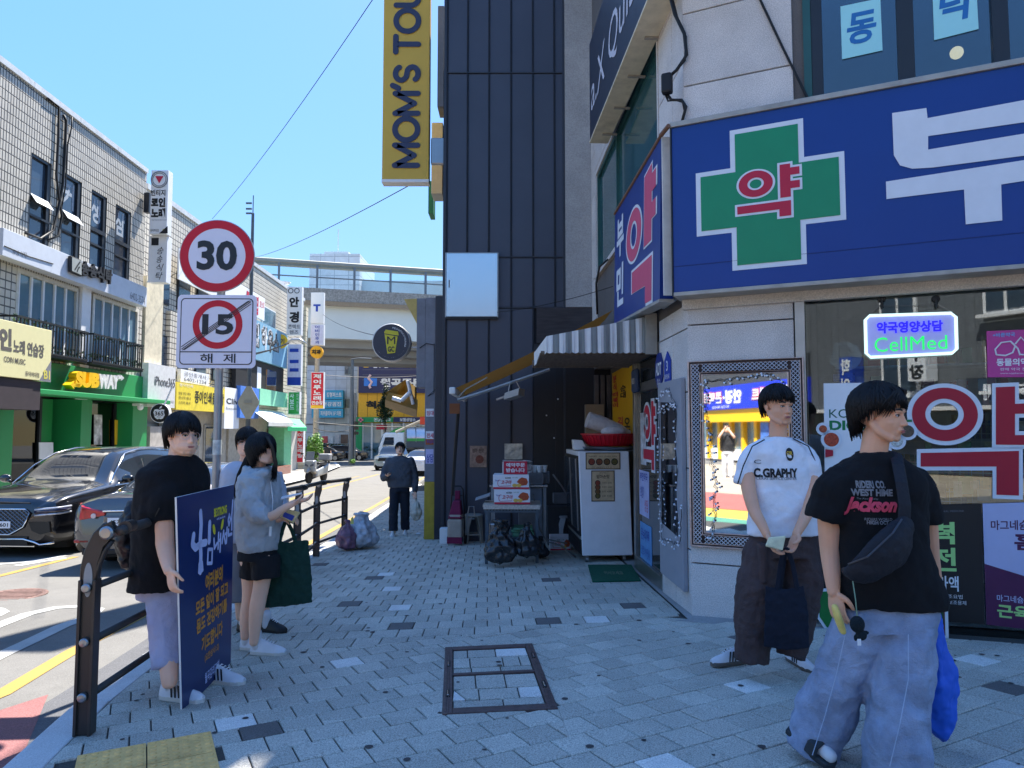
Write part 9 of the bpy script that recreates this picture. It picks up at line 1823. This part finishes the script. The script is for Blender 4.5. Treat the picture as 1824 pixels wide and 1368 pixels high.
for (hu,hv,tu,tv,dy) in ((284,1247,352,1256,0),(362,1216,408,1222,0)):
    g0 = gnd(hu,hv); m = MB(); limb(m,[(g0.x+(.065 if hu < 300 else .01),g0.y+.01,g0.z+.05),(g0.x+(.06 if hu < 300 else -.01),g0.y+.0,g0.z+.19)],[.038,.047],12); m.obj('sock',skw,C_,smooth=True); shoe(C_,(g0.x,g0.y+.02,g0.z+.003),(g0.x+.29,g0.y-.06,g0.z+.003),0,wl_,C('sole_white',205,202,195),1.15,stripe=blackprint)
t = thing('backpack','black drawstring backpack hanging on the student with the board','bag',I4,q(238,1008,.02)); organic(limb(MB(),[q(236,898,.05),q(236,925,.05),q(232,960,.05),q(230,998,.05)],[.045,.085,.105,.07],18,flat=.8,up=(1,0,0)).obj('sack',C('nylon_black',20,21,28,rough=.45,var=.2,bump=1,bsc=14),t),.007,2,.03,.09); m = MB(); m.tube([q(246,975,-.08),q(262,950,-.17),q(284,905,-.24)],.004,5); m.obj('cord',black,t); m = MB(); m.lathe([(.004,-.004),(.010,-.004),(.010,.004),(.004,.004)],q(240,984,-.08),12,'y'); m.obj('ring',steel,t)
# ---------------------------------------------------------------- girl in the grey hoodie
q = FX(5.2); D_ = thing('person','girl with a long ponytail in a grey hoodie and black shorts reading a leaflet','person',I4,(-1.85,5.2,G(-1.85,5.2)))
Mh = HM(q(468,803),62,-16,.98); bd = MB(); head(bd,Mh); limb(bd,[q(460,845,.02),q(461,830,.02),q(466,815,.01)],[.055,.048,.047],14)
limb(bd,[q(452,860,-.1),q(462,912,-.14),q(482,920,-.18),q(508,904,-.19),q(528,894,-.18)],[.04,.036,.034,.027,.021]); hand(bd,q(526,895,-.18),(1,.0,.28),(0,.1,1),(0,-1,.2),.5,.9)
limb(bd,[q(472,915,.05),q(492,925,.0),q(506,922,-.02)],[.032,.027,.021]); hand(bd,q(505,922,-.02),(.9,-.2,-.05),(0,0,-1),(0,-1,.3),.9,.9)
limb(bd,[q(446,1000,.06),q(444,1060,.06),q(439,1098,.06),q(436,1135,.06)],[.072,.050,.048,.030]); limb(bd,[q(470,1000,-.05),q(466,1040,-.05),q(457,1088,-.05),q(452,1145,-.05)],[.080,.058,.053,.031]); organic(bd.obj('body',skin,D_),.005,3); face(D_,Mh,skin); hair(D_,Mh,98,150,165,900,21,vol=1.10,lift=.02)
m = MB(); rr = random.Random(9)
for k in range(120): o_ = Vector((rr.uniform(-.03,.03),rr.uniform(-.03,.03),rr.uniform(-.02,.02))); e_ = rr.uniform(.8,1.1); m.tube([q(452,800,.01)+o_*.6,q(440,818,.0)+o_*.5,q(432,845,.0)+o_,q(427,870,.01)+o_*1.1,q(423,870+22*e_,.01)+o_*.5],1,4,rs=[.0035,.0045,.0045,.004,.0008])
for k in range(170): s = rr.random(); j_ = rr.uniform(-.03,.03); m.tube([q(472+6*s,777,-.05-.06*s),q(482+5*s,795,-.07-.05*s+j_),q(488+6*s,825,-.06-.04*s+j_),q(482+11*s,840+rr.random()*20,-.04-.05*s+j_*1.4)],1,3,rs=[.003,.004,.0035,.0006])
m.obj('ponytail',hairm,D_,smooth=True); hoo = C('hoodie_grey',172,175,180,rough=.95,var=.08,bump=.4,bsc=180,fold=.4)
def hoodD(m):
    torso(m,[(q(462,832,.02),.09,.075),(q(462,845,.02),.165,.11),(q(462,870,.02),.185,.135),(q(463,920,.02),.185,.14),(q(463,965,.02),.175,.135),(q(463,979,.02),.160,.125)],72)
    limb(m,[q(455,855,-.10),q(450,895,-.15),q(462,916,-.18),q(478,914,-.19)],[.075,.078,.070,.055],cap=False); limb(m,[q(470,860,.12),q(472,905,.10),q(488,918,.02)],[.07,.068,.05],cap=False); limb(m,[q(442,838,-.06),q(446,842,.10),q(470,838,.13)],[.035,.05,.035]); limb(m,[q(440,836,.0),q(452,848,-.10),q(476,842,-.10),q(484,850,0)],[.035,.035,.03,.02])
cloth('hoodie',D_,hoo,.008,hoodD,.024,.10); m = MB(); m.tube([q(482,858,-.06),q(486,890,-.10),q(484,925,-.12)],.0035,5); m.tube([q(482,938,-.13),q(481,955,-.13)],.010,6); m.obj('drawstring',whiteprint,D_)
cloth('shorts',D_,C('shorts_black',20,21,26,rough=.9),.008,lambda m: (torso(m,[(q(462,970,.02),.15,.12),(q(462,995,.02),.165,.135)],72),limb(m,[q(455,990,.07),q(451,1028,.08)],[.10,.098],cap=False),limb(m,[q(472,990,-.04),q(474,1030,-.05)],[.105,.098],cap=False)),.012,.1)
for hu,hv,dx in ((428,1158,.24),(446,1166,.27)): g0 = gnd(hu,hv); m = MB(); limb(m,[(g0.x+.045,g0.y,g0.z+.05),(g0.x+.04,g0.y,g0.z+.16)],[.035,.038],12); m.obj('sock',skw,D_,smooth=True); shoe(D_,(g0.x,g0.y+.01,g0.z+.003),(g0.x+dx,g0.y-.03,g0.z+.003),0,wl_,C('sole_white',205,202,195),1.12)
m = MB(); m.hexa([q(500,890,-.2),q(538,880,-.2),q(538,879,-.08),q(502,886,-.08),q(500,888,-.2),q(538,878,-.2),q(538,877,-.08),q(502,884,-.08)]); tag(m.obj('leaflet',C('leaflet_white',205,205,210,rough=.4)),'thin white leaflet in the raised hand of the girl','leaflet')
m = MB(); m.hexa([q(499,921,-.12),q(522,932,-.12),q(522,934,0),q(499,923,0),q(506,905,-.12),q(535,912,-.12),q(535,914,0),q(506,907,0)]); o = m.obj('snack_packet',C('packet_gold',205,190,140,rough=.35,var=.2,sc=30),bev=.005); tag(o,'pale gold snack packet in the lower hand of the girl','snack'); m = MB(); m.hexa([q(503,920,-.125),q(520,928,-.125),q(520,928,-.12),q(503,920,-.12),q(507,912,-.125),q(525,919,-.125),q(525,919,-.12),q(507,912,-.12)]); m.obj('packet_print',blueprint,o)
tote('big dark green cloth tote bag hanging from the hand of the girl',q,[(488,962),(515,966),(550,962),(554,1020),(557,1073),(512,1080),(470,1083),(479,1020)],[[(497,964,0),(503,945,0),(508,930,.0)],[(527,966,0),(520,945,0),(512,930,.0)]],C('tote_green',10,52,44,rough=.85,var=.15,bump=.6,bsc=8),.02,.06)
# ---------------------------------------------------------------- student behind her
q = FX(5.95); E_ = thing('person','smiling student with round glasses in a pale grey hoodie half hidden behind the girl','person',I4,(-2.25,5.95,G(-2.2,5.95)))
Mh = HM(q(440,789),14,-4,.98); bd = MB(); head(bd,Mh); limb(bd,[q(438,830,.02),q(440,805,.02)],[.06,.05],14); limb(bd,[q(424,960,-.05),q(428,985,-.08),q(430,1000,-.08)],[.035,.028,.02]); hand(bd,q(430,996,-.08),(.3,-.1,-1),(1,0,0),(.2,-1,0),.6,.9); limb(bd,[q(428,1060,0),q(428,1100,0)],[.05,.035]); limb(bd,[q(470,1050,.1),q(472,1105,.1)],[.05,.035]); organic(bd.obj('body',skin,E_),.006,3); face(E_,Mh,skin,C('spectacle_silver',190,170,165,rough=.3,metal=.4)); hair(E_,Mh,94,114,145,600,31,vol=1.08)
cloth('hoodie',E_,C('hoodie_pale',176,182,196,rough=.95,var=.06),.011,lambda m: (torso(m,[(q(440,822,.02),.10,.08),(q(442,832,.02),.19,.11),(q(444,860,.02),.23,.13),(q(446,965,.02),.22,.13)],20),limb(m,[q(408,845,0),q(400,900,0),q(415,965,-.03)],[.085,.085,.06],cap=False),limb(m,[q(484,845,.1),q(496,900,.1),q(492,955,.05)],[.085,.08,.06],cap=False)),.02,.12)
cloth('long_shorts',E_,C('shorts_grey',120,122,130,rough=.95),.012,lambda m: (limb(m,[q(430,960,0),q(428,1010,0),q(428,1070,0)],[.11,.10,.095],cap=False),limb(m,[q(464,960,.08),q(466,1010,.1),q(468,1068,.1)],[.11,.1,.09],cap=False)),.015,.1)
for hu,hv,dx in ((424,1125,.12),(466,1126,.22)): g0 = gnd(hu,hv); m = MB(); limb(m,[(g0.x+.04,g0.y,g0.z+.05),(g0.x+.04,g0.y,g0.z+.15)],[.035,.038],12); m.obj('sock',skw,E_,smooth=True); shoe(E_,(g0.x,g0.y+.02,g0.z+.003),(g0.x+dx,g0.y-.05,g0.z+.003),0,black,blackprint,1.15)
# ---------------------------------------------------------------- walkers further off
def walker(lb,c,H,yaw,top,bottom,sk=skin,shoes=white,phone=False,seed=40,step=.12,arm_up=0,sleeves=1,vox=.014,nm='person',long=0):
    """a walking figure of height H standing at c and turned by yaw (0 faces the camera)"""
    x,y,z = c; F_ = frame(x,y,z,yaw); s = H/1.72; t = thing(nm,lb,'person',I4,c); V = lambda a,b,h: F_ @ Vector((a*s,b*s,h*s)); Mh = HM(V(0,-.02,1.60),yaw,-14 if phone else 0,s); bd = MB(); head(bd,Mh); limb(bd,[V(0,0,1.40),V(0,0,1.46),V(0,-.01,1.54)],[.06*s,.052*s,.05*s],12)
    hr = V(-.20,-.27,1.12) if phone else V(-.29,-.04,.80); er = V(-.30,.0,1.08) if phone else V(-.28,.03,1.08)
    if arm_up: er,hr = V(-.22,-.30,1.35),V(-.08,-.28,1.56); el,hl = V(.22,-.30,1.35),V(.08,-.28,1.56)
    else: el,hl = V(.28,.03,1.08),V(.29,-.06,.80)
    for e_,h_,S_ in ((er,hr,-1),(el,hl,1)): limb(bd,[V(S_*.20,.01,1.36),e_,h_],[.05*s,.04*s,.026*s]); hand(bd,h_,(h_-e_),(-S_,0,0) if not phone else (0,0,1),(0,-1,0),.8,s)
    limb(bd,[V(0,0,1.40),V(0,0,.95)],[.08*s,.09*s]); limb(bd,[V(-.02,0,.92),V(-.09,-step*.6,.45),V(-.09,-step,.06)],[.05*s,.05*s,.035*s]); limb(bd,[V(.02,0,.92),V(.09,step*.3,.45),V(.09,step,.06)],[.05*s,.05*s,.035*s]); organic(bd.obj('body',sk,t),vox*.55,2); hair(t,Mh,88,104,138,260,seed,vol=1.06); face(t,Mh,sk,blackprint if phone else None)
    def top_(m):
        torso(m,[(V(0,0,1.47),.075*s,.07*s),(V(0,0,1.43),.17*s,.10*s),(V(0,0,1.36),.225*s,.12*s),(V(0,0,1.15),.235*s,.14*s),(V(0,0,.95),.235*s,.14*s),(V(0,0,.88 if not long else .62),.215*s,.13*s)],yaw)
        for e_,h_,S_ in ((er,hr,-1),(el,hl,1)):
            if sleeves: limb(m,[V(S_*.19,0,1.38),e_,e_+(h_-e_)*.92],[.085*s,.075*s,.05*s])
            else: limb(m,[V(S_*.19,0,1.38),V(S_*.19,0,1.38)+(e_-V(S_*.19,0,1.38))*.7],[.08*s,.075*s])
    cloth('top',t,top,vox,top_,.02,.12); cloth('trousers',t,bottom,vox,lambda m: (torso(m,[(V(0,0,.93),.17*s,.12*s),(V(0,0,.80),.18*s,.125*s)],yaw),limb(m,[V(-.09,0,.85),V(-.10,-step*.6,.48),V(-.10,-step,.09)],[.10*s,.09*s,.085*s],cap=False),limb(m,[V(.09,0,.85),V(.10,step*.3,.48),V(.10,step,.09)],[.10*s,.09*s,.085*s],cap=False)),.02,.12)
    for S_,st_ in ((-1,-step),(1,step)): a,b = V(S_*.10,st_+.08,.0),V(S_*.11,st_-.20,.0); shoe(t,a,b,0,shoes,whiteprint,s*1.1)
    return t,V,hr,hl
cw_ = P(712,870,13.3); t,V,hr,hl = walker('student in a charcoal sweater looking at a phone while walking towards the camera',(cw_.x,13.3,G(cw_.x,13.3)+.003),1.70,4,C('sweater_charcoal',74,80,90,rough=.95,var=.12,fold=.45),C('jeans_dark',26,34,48,rough=.9,var=.2,fold=.45),phone=True,seed=44)
m = MB(); c_ = V(-.185,-.36,1.16); m.box(c_.x-.06,c_.x+.06,c_.y-.04,c_.y+.05,c_.z,c_.z+.012); tag(m.obj('phone',black,bev=.004),'black phone in the hand of the walking student','phone')
crumple('carrier_bag',M('bag_white_thin',lin((195,192,180)),rough=.35,var=.25,sc=12,bump=1,bsc=14),'thin white carrier bag in the walking student\'s hand','bag',(hl.x+.03,hl.y-.04,hl.z-.52),.10,.07,.42,27,.25,.2,N=22,Mr=14)
cg = P(583,820,57); walker('distant person in black clothes walking away past the street trees',(cg.x,57,G(cg.x,57)+.01),1.68,180,C('far_black',25,26,30),C('far_black',25,26,30),vox=.03,seed=50,sleeves=0,long=1)
# the man seen in the mirror, standing across the crossing behind the camera
xm,zm = on(FM,1296,815,-.05); pm = FM @ Vector((xm,-.05,zm)); dr = (pm-Vector((0,0,CZ))).normalized(); nrm = (FM.to_3x3() @ Vector((0,-1,0))); rf_ = dr-nrm*2*dr.dot(nrm); tt_ = 17.5/rf_.xy.length; pmn = pm+rf_*tt_
walker('man in a black top and pale trousers photographing from across the crossing',(pmn.x,pmn.y,G(pmn.x,pmn.y)+RD+.01),1.72,150,C('far_black',25,26,30),C('pale_trousers',190,190,195,rough=.9),arm_up=1,vox=.02,seed=60,sleeves=0)
